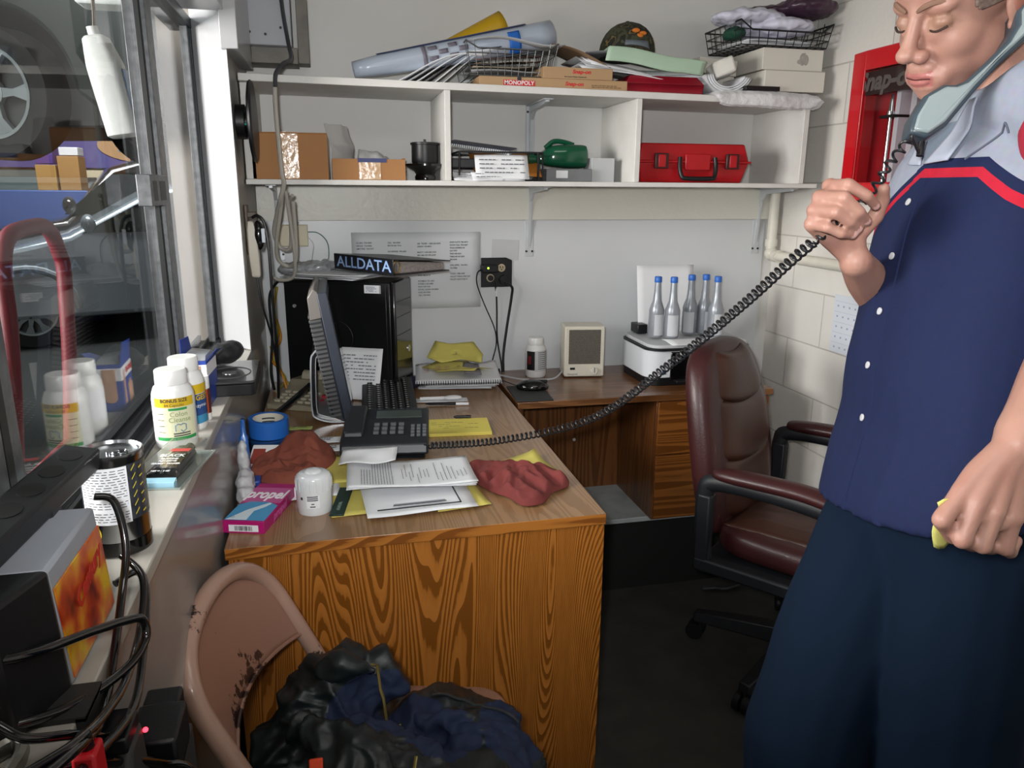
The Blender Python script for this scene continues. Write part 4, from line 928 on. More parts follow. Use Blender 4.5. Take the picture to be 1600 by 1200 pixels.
obj('panel_marks', b, M('slate_blue', '#3c4a66', .4), t)
b = MB(); b.box(-.16, -.12, .2, .27, .15, .185); obj('hinge_cover', b, mblk, t, bev=.004)
o = sheet('paper', .23, .25, None, mpaper, seed=101, amp=.003); o.location = (1.22, 2.655, DZ+.27); o.rotation_euler = (R(80), 0, 0); tag(o, 'white sheet standing upright behind the silver bottles', 'paper')
o = sheet('paper', .26, .10, None, mpaper, seed=102, amp=.003, curl=.02); o.location = (1.255, 2.415, DZ+.149); tag(o, 'white sheet lying on the printer lid under the bottles', 'paper')
mbot = M('silver_bottle', '#8f949b', .35, metal=.35, coat=.2); mbcap = M('blue_cap', '#2561b6', .4)
def addbottle(loc, lab, first=[None]):
    if first[0] is None:
        t = thing('additive_bottle', lab, 'bottle', loc, 0, 'silver bottles on the printer')
        b = MB(); b.lathe([(.024, 0), (.0265, .004), (.0275, .05), (.0265, .085), (.027, .097), (.0225, .112), (.0155, .130), (.0125, .165), (.0115, .195), (.0105, .203)], 32); obj('body', b, mbot, t, smooth=50)
        b = MB(); b.lathe([(.0128, .196), (.0132, .198), (.013, .214), (.0115, .2165), (.001, .217)], 24); obj('cap', b, mbcap, t)
        b = MB(); b.grid(lambda u, v: (.0279*math.cos(-2.2+1.5*u), .0279*math.sin(-2.2+1.5*u), .008+.075*v), 12, 3); obj('label', b, M('label_silver', '#b6babf', .45), t, smooth=180)
        first[0] = t; return t
    r = dup(first[0], loc, random.uniform(-1, 1), lab); return r
zb = DZ+.1545
b1 = addbottle((1.122, 2.512, zb), 'leftmost silver bottle with a blue cap on the printer, before the white sheet')
addbottle((1.172, 2.488, zb), 'second silver blue-capped bottle from the left on the printer')
addbottle((1.268, 2.545, zb), 'middle silver blue-capped bottle of the five on the printer')
addbottle((1.325, 2.545, zb), 'fourth silver blue-capped bottle from the left on the printer, partly hidden')
t = addbottle((1.338, 2.480, zb), 'rightmost silver blue-capped bottle on the printer, its white label showing')
b = MB(); b.grid(lambda u, v: (.0285*math.cos(-2.1+1.2*u), .0285*math.sin(-2.1+1.2*u), .03+.045*v), 10, 2); obj('white_label', b, mpaperg, t, smooth=180); t.rotation_euler.z = 0
b = MB(); b.grid(lambda u, v: (.0288*math.cos(-1.7+.3*u), .0288*math.sin(-1.7+.3*u), .052+.006*v), 4, 1); obj('label_print', b, mink, t, smooth=180)

# ================================================================ on the back wall
mlist = M('list_paper', '#cdd1d4', .6, var=.1, vs=9, col2='#b9bdc0')
t = thing('phone_list', 'large taped paper list of printed names and numbers on the wall behind the computer tower', 'poster', (.294, YB-.0065, 1.122))
b = MB(); b.grid(lambda u, v: ((u-.5)*.456, -.001-.0015*noise.noise(Vector((u*4, v*3, 0)))-.0015, (v-.5)*.272+.01*(u-.5)*0), 12, 8); obj('sheet', b, mlist, t, solid=.0004, smooth=80)
cols = [(-.20, .100, ['ACURA  724-0909', 'AIRGAS  724-0006', 'AMCTREE  724-7677', '', 'BERGEN CADE', 'AMOCO', 'ASTORIA 400-4780']),
        (-.092, .100, ['CELL  964-0096', '859-96-965 7914', '', 'ENTERPRISE  999-6001', '', 'EAGLE IN 398-1711', 'GREYSTN 969-8074', '', 'STEVE 404-1300']),
        (.012, .096, ['LES  TELFER  1-800-305-0476', 'LESSNY 100-8876', '', 'MARTY 1-874-801,9375', 'MA HBK 873 993-5579', '', 'NORTHSIDE 2', 'TOYOTA 505-4752', '', 'NISSAN 505-4120', 'PPD', 'PAUL 386-8178', '', 'RODMAN 725-1063', 'RYDER 2 203-4400', 'RON 729-9140', 'ROYAL CLEAN 747-8900', 'RUSS 394-7090', 'CELL 320-9043']),
        (.128, .100, ['SHOP AUTO 780-4075', 'SHOW CELL 394-4497', 'TRAN EXPRESS 04', 'SUP 7997', 'TINY 405-0031', 'TIRES.NE 967-0091', '893-9696', '', 'WES. APPEL  724-9821', '762-9906', '', 'TODD 1-980-4189', 'VALLEY TRANS 394-7267', 'VALLEY AUTO 762-71'])]
for cx, z0, ls in cols:
    for k, s_ in enumerate(ls):
        if s_: text(s_, .0072, YFACE(cx-.012, -.0052, z0-.0102*k), mink, t, align='LEFT', bold=.00012, ext=0, wx=.95, name='list_line')
o = MB(); o.box(-.05, .05, -.0012, 0, -.036, .036); o = obj('paper', o, mpaperg); o.location = (.615, YB-.0065, 1.193); o.rotation_euler.y = .05; tag(o, 'small blank paper taped to the wall above the black outlet', 'paper')
t = thing('power_outlet', 'black wall outlet plate with a plugged-in adapter and green light', 'outlet', (.582, YB-.0065, 1.11))
b = MB(); b.prism([(-.058, -.052), (.058, -.052), (.058, .045), (.035, .055), (-.058, .055)], -.006, 0, 'Y'); obj('plate', b, mblk, t, bev=.002)
b = MB(); b.box(-.062, .0, -.04, -.006, .004, .032); q = obj('adapter', b, mblk, t, bev=.004)
b = MB(); b.ell((-.038, -.041, .021), (.0035, .002, .0035)); obj('green_light', b, M('green_led', '#9dff3a', .3, emit=4), q)
for x, z in ((.018, .018), (-.024, -.018)):
    b = MB(); b.cyl((x, -.006, z), (x, -.0085, z), .0145, 20); q = obj('receptacle', b, M('ivory_outlet', '#b9ab8e', .4), t, bev=.001)
    b = MB(); b.box(x-.006, x-.0035, -.0092, -.0083, z-.002, z+.007); b.box(x+.0035, x+.006, -.0092, -.0083, z-.002, z+.007); b.cyl((x, -.0083, z-.006), (x, -.0092, z-.006), .0025, 8); obj('slots', b, mgas, q)
b = MB(); b.cyl((-.024, -.006, -.018), (-.024, -.02, -.018), .0105, 16); obj('plug', b, mblk, t, bev=.002)
b = MB(); b.cyl((.024, -.006, -.024), (.024, -.028, -.024), .017, 18); obj('plug', b, mblk, t, bev=.002)
b = MB(); Y0 = -.03
b.tube(spline([(-.062, -.02, .014), (-.076, -.024, .0), (-.076, -.024, -.04), (-.05, -.02, -.11), (-.012, -.02, -.20), (-.004, -.02, -.26), (-.02, -.03, -.32), (-.03, -.05, -.362)], 6), .0024, 6)
b.tube(spline([(-.012, -.02, -.03), (-.004, -.018, -.07), (-.001, -.016, -.14), (.0, -.018, -.24), (.012, -.03, -.33), (.012, -.05, -.362)], 6), .0032, 6)
b.tube(spline([(.024, -.026, -.03), (.052, -.03, -.05), (.052, -.024, -.09), (.036, -.02, -.2), (.022, -.025, -.30), (.016, -.05, -.362)], 6), .005, 8)
obj('leads', b, mblk, t)
b = MB(); b.tube([(-.004, -.018, -.055), (-.003, -.0175, -.085)], .0042, 8); obj('cable_tag', b, mpaper, t)

# ================================================================ things on the front of the oak desk
def obox(name, lab, loc, rz, w_, l_, h): return thing(name, lab, 'box', loc, rz)
t = thing('drink_mix_box', 'magenta drink mix box lettered propel lying at the front left corner of the desk', 'box', (-.172, 1.572, DZ), rotz=R(-16.5))
mpk = M('magenta_card', '#a81467', .4, var=.05, vs=10); mpk2 = M('pink_card', '#c05a94', .4)
b = MB(); b.box(-.042, .042, -.1, .1, 0, .026); obj('carton', b, mpk, t, bev=.0008)
b = MB(); b.box(-.0415, .0415, -.006, .085, .0260, .0264); b = b; obj('pale_panel', b, mpk2, t)
b = MB(); b.prism([(-.041, -.095), (.041, -.095), (.041, -.02), (.02, -.005), (-.02, -.003), (-.041, -.02)], .0263, .0267, 'Z'); obj('picture_panel', b, M('sky_blue_print', '#3f97c9', .4, var=.2, vs=18, col2='#8cc4e0'), t)
b = MB(); b.prism([(-.038, -.094), (.004, -.094), (.003, -.05), (.018, -.03), (.026, -.012), (.020, -.008), (.006, -.024), (-.012, -.045)], .0266, .0270, 'Z'); obj('bottle_picture', b, M('ice_white', '#d8e6ee', .4), t)
b = MB(); b.box(-.0415, .0415, .074, .086, .0263, .0266); obj('stripe', b, mpk, t)
text('propel', .062, frame((-.002, .036, .0268), (1, 0, 0), (0, 1, 0)), M('pure_white', '#f2f2f4', .4), t, bold=.0016, shear=.12, wx=.50, ext=.0003)
text('10', .011, frame((-.03, -.082, .0268), (1, 0, 0), (0, 1, 0)), M('navy_ink', '#1c3f6e', .5), t)
b = MB(); b.box(-.03, .03, -.1006, -.1, .004, .018); q = obj('barcode_panel', b, mpaper, t)
b = MB()
rb = random.Random(5); x = -.018
while x < .018: w_ = rb.uniform(.0005, .0015); b.box(x, x+w_, -.1009, -.1005, .006, .016); x += w_+rb.uniform(.0005, .0014)
obj('bars', b, mink, t)
text('propel', .024, frame((.0424, -.01, .013), (0, 1, 0), (0, 0, 1)), mpk2, t, bold=.0006, shear=.2, wx=1.2)
b = MB(); b.hexa([(.028, .1, .012), (.06, .1, .012), (.06, .125, .01), (.028, .12, .01), (.028, .1, .013), (.06, .1, .013), (.06, .125, .011), (.028, .12, .011)]); b.box(.043, .06, .076, .1, .004, .026); obj('open_flap', b, mpaper, t)
# oil filter
t = thing('oil_filter', 'white domed oil filter canister standing beside the magenta box', 'oil filter', (-.064, 1.565, DZ))
b = MB(); pr = [(.035, 0), (.0365, .003), (.0365, .012), (.0375, .016), (.0375, .070), (.0368, .077), (.034, .083), (.028, .0865), (.019, .0875), (.017, .0905), (.012, .0925), (.001, .093)]
b.lathe(pr, 40); obj('canister', b, M('white_enamel', '#d4d8da', .18, coat=.7), t, smooth=50)
b = MB()
for k in range(18):
    a = 2*PI*k/18; b.tube([(.0374*math.cos(a), .0374*math.sin(a), .052), (.0376*math.cos(a), .0376*math.sin(a), .070), (.0355*math.cos(a), .0355*math.sin(a), .0795)], .0009, 6)
obj('grip_flutes', b, MATS['white_enamel'], t)
b = MB(); b.grid(lambda u, v: (.0378*math.cos(-2.0+.75*u), .0378*math.sin(-2.0+.75*u), .018+.028*v), 8, 2); obj('label', b, mpaper, t, smooth=180)
acc = MB()
for k, (a0, a1, z) in enumerate(((-1.95, -1.35, .043), (-1.95, -1.35, .039), (-1.95, -1.35, .035), (-1.72, -1.56, .027), (-1.8, -1.5, .021))):
    q = MB(); q.grid(lambda u, v: (.0381*math.cos(a0+(a1-a0)*u), .0381*math.sin(a0+(a1-a0)*u), z+.0022*v), 6, 1); acc.add(q.v, q.f)
q = MB(); q.grid(lambda u, v: (.0381*math.cos(-2.35+.14*u), .0381*math.sin(-2.35+.14*u), .036+.006*v), 3, 1); acc.add(q.v, q.f)
obj('label_print', acc, mink, t, smooth=180)
# pile of papers
mydpad = M('yellow_legal', '#c9bd62', .65, var=.05, vs=12)
for i, (w_, h_, x, y, rz, z, m, lab) in enumerate(((.30, .215, .115, 1.625, .05, .002, mydpad, 'yellow sheet at the bottom of the paper pile at the front of the desk'), (.12, .21, .235, 1.60, .15, .005, mydpad, 'yellow sheet showing at the right end of the front paper pile'))):
    o = onrot(sheet('paper', w_, h_, None, m, seed=110+i, amp=.002, nu=8), x, y, DZ+z*.5, rz); tag(o, lab, 'paper', 'sheets in the front paper pile')
t = onrot(sheet('paper', .235, .19, None, mpaper, seed=114, amp=.003), .155, 1.575, DZ+.008, .055); tag(t, 'white sheet with a black double frame under the stapled papers', 'paper', 'sheets in the front paper pile')
b = MB()
for q in ((-.085, .085, -.074, -.071), (-.085, .07, -.054, -.052), (.085, .089, -.075, .07), (-.06, .05, -.052, -.034)):
    pass
b.box(-.095, .085, -.077, -.072, .007, .0078); b.box(.082, .085, -.077, .08, .007, .0078); b.box(-.06, .055, -.060, -.0575, .007, .0078)
obj('printed_frame', b, mink, t)
b = MB(); b.box(-.058, .053, -.0572, -.05, .0068, .0074); obj('grey_bar', b, M('grey_bar', '#8d9096', .7), t)
for i in range(3):
    def stap(u, v, i=i):
        x = -.142+.284*u; y = -.105+.205*v
        return (x+.002*i, y-.002*i, .0028*i+.016+.018*(1-v)*(1-.3*u)-.012*(1-v)*v+.003*math.sin(5*u+i)+.012*max(0, .25-u)*4*(v))
    o = cloth('paper', mpaper, stap, 16, 12, th=.0008, sub=0); onrot(o, .148, 1.668, DZ+.004, -.03)
    tag(o, ['lowest sheet of the stapled printed papers at the front of the desk', 'middle sheet of the stapled printed papers at the front of the desk', 'top sheet of the stapled printed papers, covered in fine print'][i], 'paper', 'stapled printed papers')
p = MB(); rnd = random.Random(3)
def stz(x, y): 
    u = (x+.142)/.284; v = (y+.105)/.205; return .0028*2+.0165+.018*(1-v)*(1-.3*u)-.012*(1-v)*v+.003*math.sin(5*u+2)+.012*max(0, .25-u)*4*v+.0013
def vline(x, y0, y1, w_=.0016):
    y = y0
    while y < y1:
        e = min(y+rnd.uniform(.004, .012), y1)
        p.quad((x, y, stz(x, y)), (x+w_, y, stz(x+w_, y)), (x+w_, e, stz(x+w_, e)), (x, e, stz(x, e))); y = e+.002
for k in range(12): vline(-.11+.0062*k, -.095, .085 if k > 3 else .02)
for k in range(8): vline(-.02+.0085*k+rnd.uniform(0, .003), -.09+rnd.uniform(0, .06), -.02+rnd.uniform(0, .09))
for k in range(8): vline(.06+.0095*k, -.085+rnd.uniform(0, .03), -.03+rnd.uniform(0, .1))
obj('lettering', p, minkg, o, smooth=0)
def crum(u, v): return (-.035+.13*u, -.05+.085*v+.02*u, .044+.004*math.sin(u*7)*math.cos(v*5)+.006*v)
o = cloth('paper', mpaper, crum, 12, 10, th=.0008, sub=0); onrot(o, .03, 1.745, DZ+.004, -.15); tag(o, 'crumpled white slip lying on the left of the stapled papers', 'paper')
b = MB(); b.box(-.015, .015, -.075, .075, 0, .004); o = obj('booklet', b, M('dark_green_card', '#15302a', .4), bev=.0008); onrot(o, -.008, 1.585, DZ+.004, -.16); tag(o, 'narrow dark green booklet at the left edge of the front paper pile', 'booklet')
text('ANNUAL', .011, frame((0, -.03, .0042), (0, 1, 0), (-1, 0, 0)), M('pale_green_ink', '#7f958c', .6), o)
o = onrot(sheet('paper', .12, .19, None, mydpad, seed=118, amp=.003), -.045, 1.79, DZ+.003, .1); tag(o, 'yellow sheet between the red rag and the telephone', 'paper')
o = onrot(sheet('paper', .14, .09, None, mpaper, seed=119, amp=.003), -.08, 1.665, DZ+.002, .1); tag(o, 'white slip behind the oil filter', 'paper')
o = onrot(sheet('paper', .14, .13, None, mydpad, seed=120, amp=.004, corner=.05), .43, 1.71, DZ+.0015, .25); tag(o, 'yellow sheet partly under the right red shop rag', 'paper')
for i, (x, y, w_, h_, rz, m, lab) in enumerate(((-.07, 2.0, .13, .05, -.1, mpaper, 'white strip of printed paper behind the left red rag'), (-.05, 1.93, .10, .05, -.12, mpaper, 'white label sheet with a blue mark between rag and telephone'), (-.13, 2.12, .10, .03, -.1, M('lime_label', '#a8b56a', .6), 'green yellow label strip behind the blue tape'), (.01, 2.245, .09, .08, .5, mpaper, 'white paper corner under the monitor foot'))):
    o = onrot(sheet('paper', w_, h_, None, m, seed=130+i, amp=.002), x, y, DZ+.012*(i < 3), rz); tag(o, lab, 'paper')
    p = MB(); rows(p, Matrix.Translation((0, 0, .0045)), w_*.7, h_*.5, 2, 131+i, .4); obj('print', p, mink, o, smooth=0)
# tape rolls
mtp = M('tape_side', '#2a66b0', .5)
t = thing('tape_roll', 'roll of blue masking tape lying flat, upper of two by the ledge', 'tape', (-.186, 1.985, DZ+.043), rot=(.03, .03, 0))
prof = [(.039, 0), (.05, 0), (.05, .046), (.039, .046)]
b = MB(); b.lathe(prof+[prof[0]], 44, cap=False); obj('tape', b, mbtape, t)
b = MB(); b.lathe([(.0375, .0005), (.0389, .0005), (.0389, .0455), (.0375, .0455), (.0375, .0005)], 44, cap=False); obj('core', b, M('core_card', '#c7c3b6', .7), t)
b = MB()
for k in range(3): b.grid(lambda u, v: (.0372*math.cos(1.2+.9*u), .0372*math.sin(1.2+.9*u), .012+.009*k+.004*v), 6, 1)
obj('core_print', b, mink, t, smooth=180)
t = thing('tape_roll', 'dark blue roll of tape under the other tape roll', 'tape', (-.184, 1.965, DZ+.006))
b = MB(); b.lathe([(.034, 0), (.05, 0), (.05, .034), (.034, .034), (.034, 0)], 44, cap=False); obj('tape', b, M('dark_blue_tape_roll', '#16365f', .3, coat=.4), t)
t = thing('packet', 'white printed packet with bold black letters in front of the tape rolls', 'packet', (-.175, 1.86, DZ), rot=(R(28), 0, -.2))
b = MB(); b.box(-.05, .055, -.05, .05, .018, .024); obj('bag', b, mpaper, t, bev=.002)
p = MB(); rows(p, Matrix.Translation((.01, 0, .0243)), .08, .06, 3, 7, .55); obj('bold_print', p, mink, t, smooth=0)
b = MB(); b.cbox((-.03, .01, .0244), (.03, .05, .0005)); obj('red_patch', b, M('dull_red', '#8c3b32', .6), t)
t = thing('lighter_wand', 'blue plastic stick standing upright between the ledge and the tape', 'tool', (-.218, 1.735, DZ))
b = MB(); b.loft([rr(-.011+i_, .011-i_, -.012+i_, .012-i_, .005, z, 4) for z, i_ in ((0, .0), (.03, .001), (.12, .002), (.125, .005), (.158, .0065), (.162, .009))]); obj('stick', b, M('blue_plastic', '#1d5aa6', .3, coat=.2), t)
b = MB(); b.box(-.008, .03, -.02, .02, 0, .018); obj('foot', b, M('deep_blue', '#23418f', .35), t, bev=.004)
b = MB(); b.ell((-.215, 1.68, DZ+.03), (.02, .04, .03)); b.ell((-.213, 1.60+.04, DZ+.02), (.02, .03, .02)); b.ell((-.22, 1.72, DZ+.06), (.012, .02, .06))
o = lump('plastic_bag', b, M('milky_plastic', '#b9babd', .25, coat=.4, var=.2, vs=20), voxel=.004, smooth=2, nz=.005, nscale=50, seed=8); tag(o, 'milky crumpled plastic bag wedged beside the blue stick', 'bag')
# shop rags
mrag = M('red_shop_rag', '#7f4434', .9, bump=.35, bs=260, var=.35, vs=9, col2='#6b2f26')
mrag2 = M('dark_red_shop_rag', '#74322f', .9, bump=.35, bs=260, var=.5, vs=9, col2='#5a2523')
def rag(name, hull, h, m, lab, seed, fold=.022, k=13):
    """crumpled cloth: an irregular outline raised into ridged folds"""
    hv = spline(hull+[hull[0]], 8)[:-1]; n = len(hv); cx = sum(p.x for p in hv)/n; cy = sum(p.y for p in hv)/n; nr = 46
    b = MB(); rg = []
    for j in range(nr+1):
        r_ = 1-j/nr*.995; row = []
        for p in hv:
            x = cx+(p.x-cx)*r_; y = cy+(p.y-cy)*r_; e = (1-r_**3)
            q = Vector((x*k+seed, y*k*1.2+2*noise.noise(Vector((x*6, y*6, seed))), seed*.7))
            rid = (1-2.2*abs(noise.noise(q)))+.5*(1-2.2*abs(noise.noise(q*1.9)))+.18*noise.noise(q*5)
            z = DZ+.003+e*h(x, y)+fold*rid*min(1, e*2.5)*.7+.008*min(1, (1-r_)*12)
            row.append((x, y, max(z, DZ+.0025)))
        rg.append(row)
    b.loft(rg, cap=False); b.add(rg[-1], [tuple(range(n))])
    return tag(obj(name, b, m, solid=.0022, smooth=180, sub=1), lab, 'rag')
def bump_(*g): return lambda x, y: sum(a*math.exp(-((x-u)/w_)**2-((y-v)/q)**2) for u, v, w_, q, a in g)
rag('shop_rag', [Vector((x, y, 0)) for x, y in ((-.225, 1.78), (-.215, 1.85), (-.17, 1.90), (-.15, 1.965), (-.10, 2.0), (-.045, 1.965), (-.02, 1.90), (-.025, 1.83), (-.06, 1.77), (-.11, 1.715), (-.165, 1.725))], bump_((-.08, 1.89, .06, .07, .045), (-.12, 1.93, .05, .05, .02)), mrag, 'terracotta red shop rag heaped behind the oil filter', 1)
rag('shop_rag', [Vector((x, y, 0)) for x, y in ((.285, 1.69), (.30, 1.74), (.36, 1.74), (.43, 1.69), (.505, 1.66), (.515, 1.61), (.50, 1.565), (.455, 1.535), (.42, 1.485), (.375, 1.48), (.355, 1.53), (.325, 1.57), (.30, 1.63))], bump_((.40, 1.62, .05, .06, .022)), mrag2, 'dark red shop rag twisted on the front right of the desk', 4, .02, 14)
# ================================================================ on the window ledge
def band(r, a0, a1, z0, z1, n=12, m=2):
    b = MB(); b.grid(lambda u, v: (r*math.cos(R(a0+(a1-a0)*u)), r*math.sin(R(a0+(a1-a0)*u)), z0+(z1-z0)*v), n, m); return b
def ctext(s, size, r, a, z, mat, parent, wx=1, bold=0, name='lettering'):
    """lettering bent round a can of radius r, centred at angle a (degrees)"""
    o = text(s, size, Matrix(), mat, parent, name, ext=0, wx=wx, bold=bold)
    for v in o.data.vertices:
        x, y = v.co.x, v.co.y; t_ = R(a)+x/r; v.co = (r*math.cos(t_), r*math.sin(t_), z+y)
    return o
mgold = M('label_yellow', '#c9a81c', .45); mcream = M('label_cream', '#cfcfae', .5); mlgreen = M('label_green', '#2d8a4a', .45)
t = jar('pill_bottle', 'front white pill bottle with a yellow and green label on the ledge by the window', (-.287, 1.392, LZ), .0355, .140, .0265, .026, mwp, mwp)
A0 = -78
obj('label_yellow_band', band(.0358, A0-58, A0+60, .078, .094), mgold, t, smooth=180)
obj('label_cream_panel', band(.0358, A0-58, A0+60, .024, .078), mcream, t, smooth=180)
obj('label_green_band', band(.0359, A0-58, A0+60, .018, .024), mlgreen, t, smooth=180)
obj('label_green_stripe', band(.0360, A0-16, A0+34, .0722, .0765), mlgreen, t, smooth=180)
ctext('BONUS SIZE', .0085, .0362, A0, .0895, mink, t, bold=.0002); ctext('84 Capsules', .0068, .0362, A0, .0817, mink, t)
ctext('Colon', .012, .0362, A0+10, .065, M('leaf_ink', '#7c8f55', .5), t); ctext('Cleanse', .012, .0362, A0+12, .055, MATS['leaf_ink'], t)
b = MB(); pts = [(-.009, -.006), (-.009, .004), (-.004, .007), (.0, .005), (.004, .007), (.009, .005), (.009, -.004), (.003, -.008), (.0, -.004)]
b.tube([((.0362)*math.cos(R(A0+12)+x/.0362), .0362*math.sin(R(A0+12)+x/.0362), .041+z) for x, z in pts], .0011, 5); obj('label_drawing', b, M('blue_grey_ink', '#6f8896', .5), t)
acc = MB()
for k in range(4): q = band(.0361, A0-50, A0-30, .066-.011*k, .067-.011*k, 4, 1); acc.add(q.v, q.f)
for k in range(2): q = band(.0361, A0-8, A0+38, .0295-.004*k, .0315-.004*k, 6, 1); acc.add(q.v, q.f)
obj('label_print', acc, mink, t, smooth=180)
t = jar('pill_bottle', 'rear white pill bottle with a blue and yellow label, behind the front one', (-.284, 1.492, LZ), .0345, .140, .0262, .026, mwp, mwp)
obj('label_yellow_band', band(.0347, -80, 40, .072, .09), mgold, t, smooth=180); obj('label_blue_panel', band(.0347, -80, 40, .03, .071), M('label_blue', '#23477f', .4), t, smooth=180)
obj('label_back', band(.0347, 130, 250, .03, .09), mpaper, t, smooth=180); obj('label_teal_band', band(.0348, -80, 40, .014, .03), M('label_teal', '#3a86ad', .4), t, smooth=180)
ctext('DIGEST', .014, .0352, -38, .064, mgold, t, bold=.0004); ctext('Enzymes', .010, .0352, -38, .049, mpaper, t)
t = thing('glue_stick', 'white stick tube with an orange red label standing behind the pill bottles', 'tube', (-.262, 1.545, LZ))
b = MB(); b.lathe([(.0115, 0), (.012, .002), (.012, .062), (.0125, .064), (.0125, .086), (.0118, .088), (.001, .088)], 24); obj('tube_body', b, mwp, t)
obj('label', band(.0122, -140, 10, .014, .076), M('orange_red_label', '#b5502a', .4), t, smooth=180); obj('label_stripe', band(.0124, -45, 10, .014, .076), M('maroon_label', '#4a1a1c', .4), t, smooth=180)
t = thing('bandage_box', 'open blue and white adhesive bandage box standing on the ledge', 'box', (-.288, 1.685, LZ), rotz=-.05)
mbb = M('bandage_blue', '#23409a', .35, coat=.2); mskinp = M('printed_skin', '#c89878', .5)
b = MB(); b.box(-.024, .024, -.05, .05, 0, .098); obj('carton', b, [mbb, mpaper], t, bev=.0006)
b = MB()
for q in ((-.0242, .0242, -.0504, .0502, .064, .0905),): b.box(*q)
obj('white_band', b, mpaper, t)
b = MB(); b.box(-.013, .012, -.0512, -.0503, .03, .088); b.ell((-.0005, -.0508, .03), (.0125, .0006, .012)); obj('finger_picture', b, mskinp, t)
b = MB()
for y, z0, z1 in ((-.03, .008, .084), (.008, .0, .048), (.022, 0, .054), (.034, 0, .046)):
    b.box(-.0252, -.0243, y-.006, y+.006, z0+.004, z1-.006); b.ell((-.0248, y, z1-.006), (.0005, .006, .006))
obj('hand_picture', b, mskinp, t)
text('BAND-AID', .0155, frame((-.0256, .017, .0775), (0, -1, 0), (0, 0, 1)), mredink, t, bold=.0008, wx=.8)
b = MB(); b.hexa([(-.0245, -.05, .098), (-.0235, -.05, .098), (-.0235, .05, .098), (-.0245, .05, .098), (-.0285, -.028, .14), (-.0275, -.028, .14), (-.0275, .046, .134), (-.0285, .046, .134)])
b.hexa([(.0235, -.048, .098), (.0245, -.048, .098), (.0245, .04, .098), (.0235, .04, .098), (.045, -.04, .122), (.046, -.04, .122), (.046, .02, .112), (.045, .02, .112)]); obj('open_flap', b, [mbb], t)
b = MB(); b.hexa([(-.022, -.045, .0985), (.022, -.045, .0985), (.022, .045, .0985), (-.022, .045, .0985), (-.018, -.03, .112), (.02, -.03, .106), (.02, .03, .106), (-.018, .03, .112)]); obj('wrapper', b, M('silver_wrap', '#a9adb0', .25, metal=.3), t)
t = thing('disc_player', 'flat black disc player overhanging the far end of the ledge', 'player', (-.245, 1.825, LZ), rotz=.03)
b = MB(); b.loft([rr(-.06, .06, -.115, .105, .012, z) for z in (0, .026)]); obj('base', b, mblk, t, bev=.002)
b = MB(); b.loft([rr(-.06, .06, -.115, .105, .012, z) for z in (.027, .033)]); q = obj('lid', b, M('player_grey', '#3f4041', .25, coat=.5), t, bev=.002)
b = MB(); b.tube([(.046*math.cos(a), -.025+.056*math.sin(a), .0335) for a in [k*PI/20 for k in range(41)]], .0012, 5); obj('ring', b, M('ring_grey', '#6f7071', .3, metal=.5), q)
b = MB(); b.cyl((0, -.025, .0332), (0, -.025, .0345), .016, 24); obj('hub', b, M('silver_hub', '#a3a5a6', .2, metal=.7), q)
b = MB(); b.ell((-.262, 1.882, LZ+.062), (.036, .03, .026)); b.ell((-.245, 1.89, LZ+.068), (.026, .025, .024)); b.ell((-.28, 1.88, LZ+.055), (.024, .03, .02))
o = lump('pouch', b, M('black_cloth', '#0e0f13', .7, sheen=.1), voxel=.0035, smooth=3, nz=.003, nscale=45, seed=3); tag(o, 'black cloth pouch lying on the flat disc player', 'pouch')
# blister pack of gasket maker
t = thing('blister_pack', 'clear blister pack holding a black tube, lying on the ledge before the pill bottle', 'packaged tube', (-.272, 1.245, LZ), rotz=-.16)
b = MB(); b.box(-.036, .040, -.075, .105, 0, .0018); obj('backing_card', b, M('card_grey_green', '#8a938d', .4, var=.3, vs=30, col2='#656c68'), t)
b = MB(); b.hexa([(-.022, -.07, .002), (.03, -.07, .002), (.03, -.058, .002), (-.022, -.058, .002), (-.022, -.07, .010), (.03, -.07, .010), (.03, -.058, .014), (-.022, -.058, .014)]); obj('tube_crimp', b, M('crimp_blue', '#8fb9cc', .3), t)
b = MB(); b.loft([[(.004+w_*math.cos(a), y, .014+h_*math.sin(a)) for a in [k*2*PI/20 for k in range(20)]] for y, w_, h_ in ((-.058, .026, .007), (-.03, .025, .012), (.03, .023, .014), (.055, .020, .014), (.06, .009, .009), (.085, .008, .008))]); q = obj('tube', b, mblkg, t)
for s_, sz, y, z in (('BLACK', .0125, .004, .0272), ('SILICONE', .0062, -.009, .0264), ('ADHESIVE', .0062, -.018, .0258), ('GASKET MAKER', .0062, -.027, .0248), ('NET WT 3 OZ', .0045, -.050, .0212)): text(s_, sz, frame((.004, y, z+.001), (1, 0, 0), (0, 1, .10)), mpaper, q, bold=.0002)
b = MB(); b.cbox((.008, .030, .0284), (.030, .013, .0006)); obj('red_emblem', b, mredink, q)
b = MB(); b.hexa([(-.035, -.072, .0019), (.039, -.072, .0019), (.039, .10, .0019), (-.035, .10, .0019), (-.028, -.06, .0295), (.034, -.06, .0295), (.032, .088, .031), (-.026, .088, .031)])
mclr = bpy.data.materials.new('clear_plastic'); mclr.use_nodes = True
nt = mclr.node_tree; nt.nodes.clear(); ou = nt.nodes.new('ShaderNodeOutputMaterial'); tr = nt.nodes.new('ShaderNodeBsdfTransparent'); gl = nt.nodes.new('ShaderNodeBsdfGlossy'); gl.inputs['Roughness'].default_value = .08; mi = nt.nodes.new('ShaderNodeMixShader'); fw = nt.nodes.new('ShaderNodeFresnel'); fw.inputs[0].default_value = 1.45
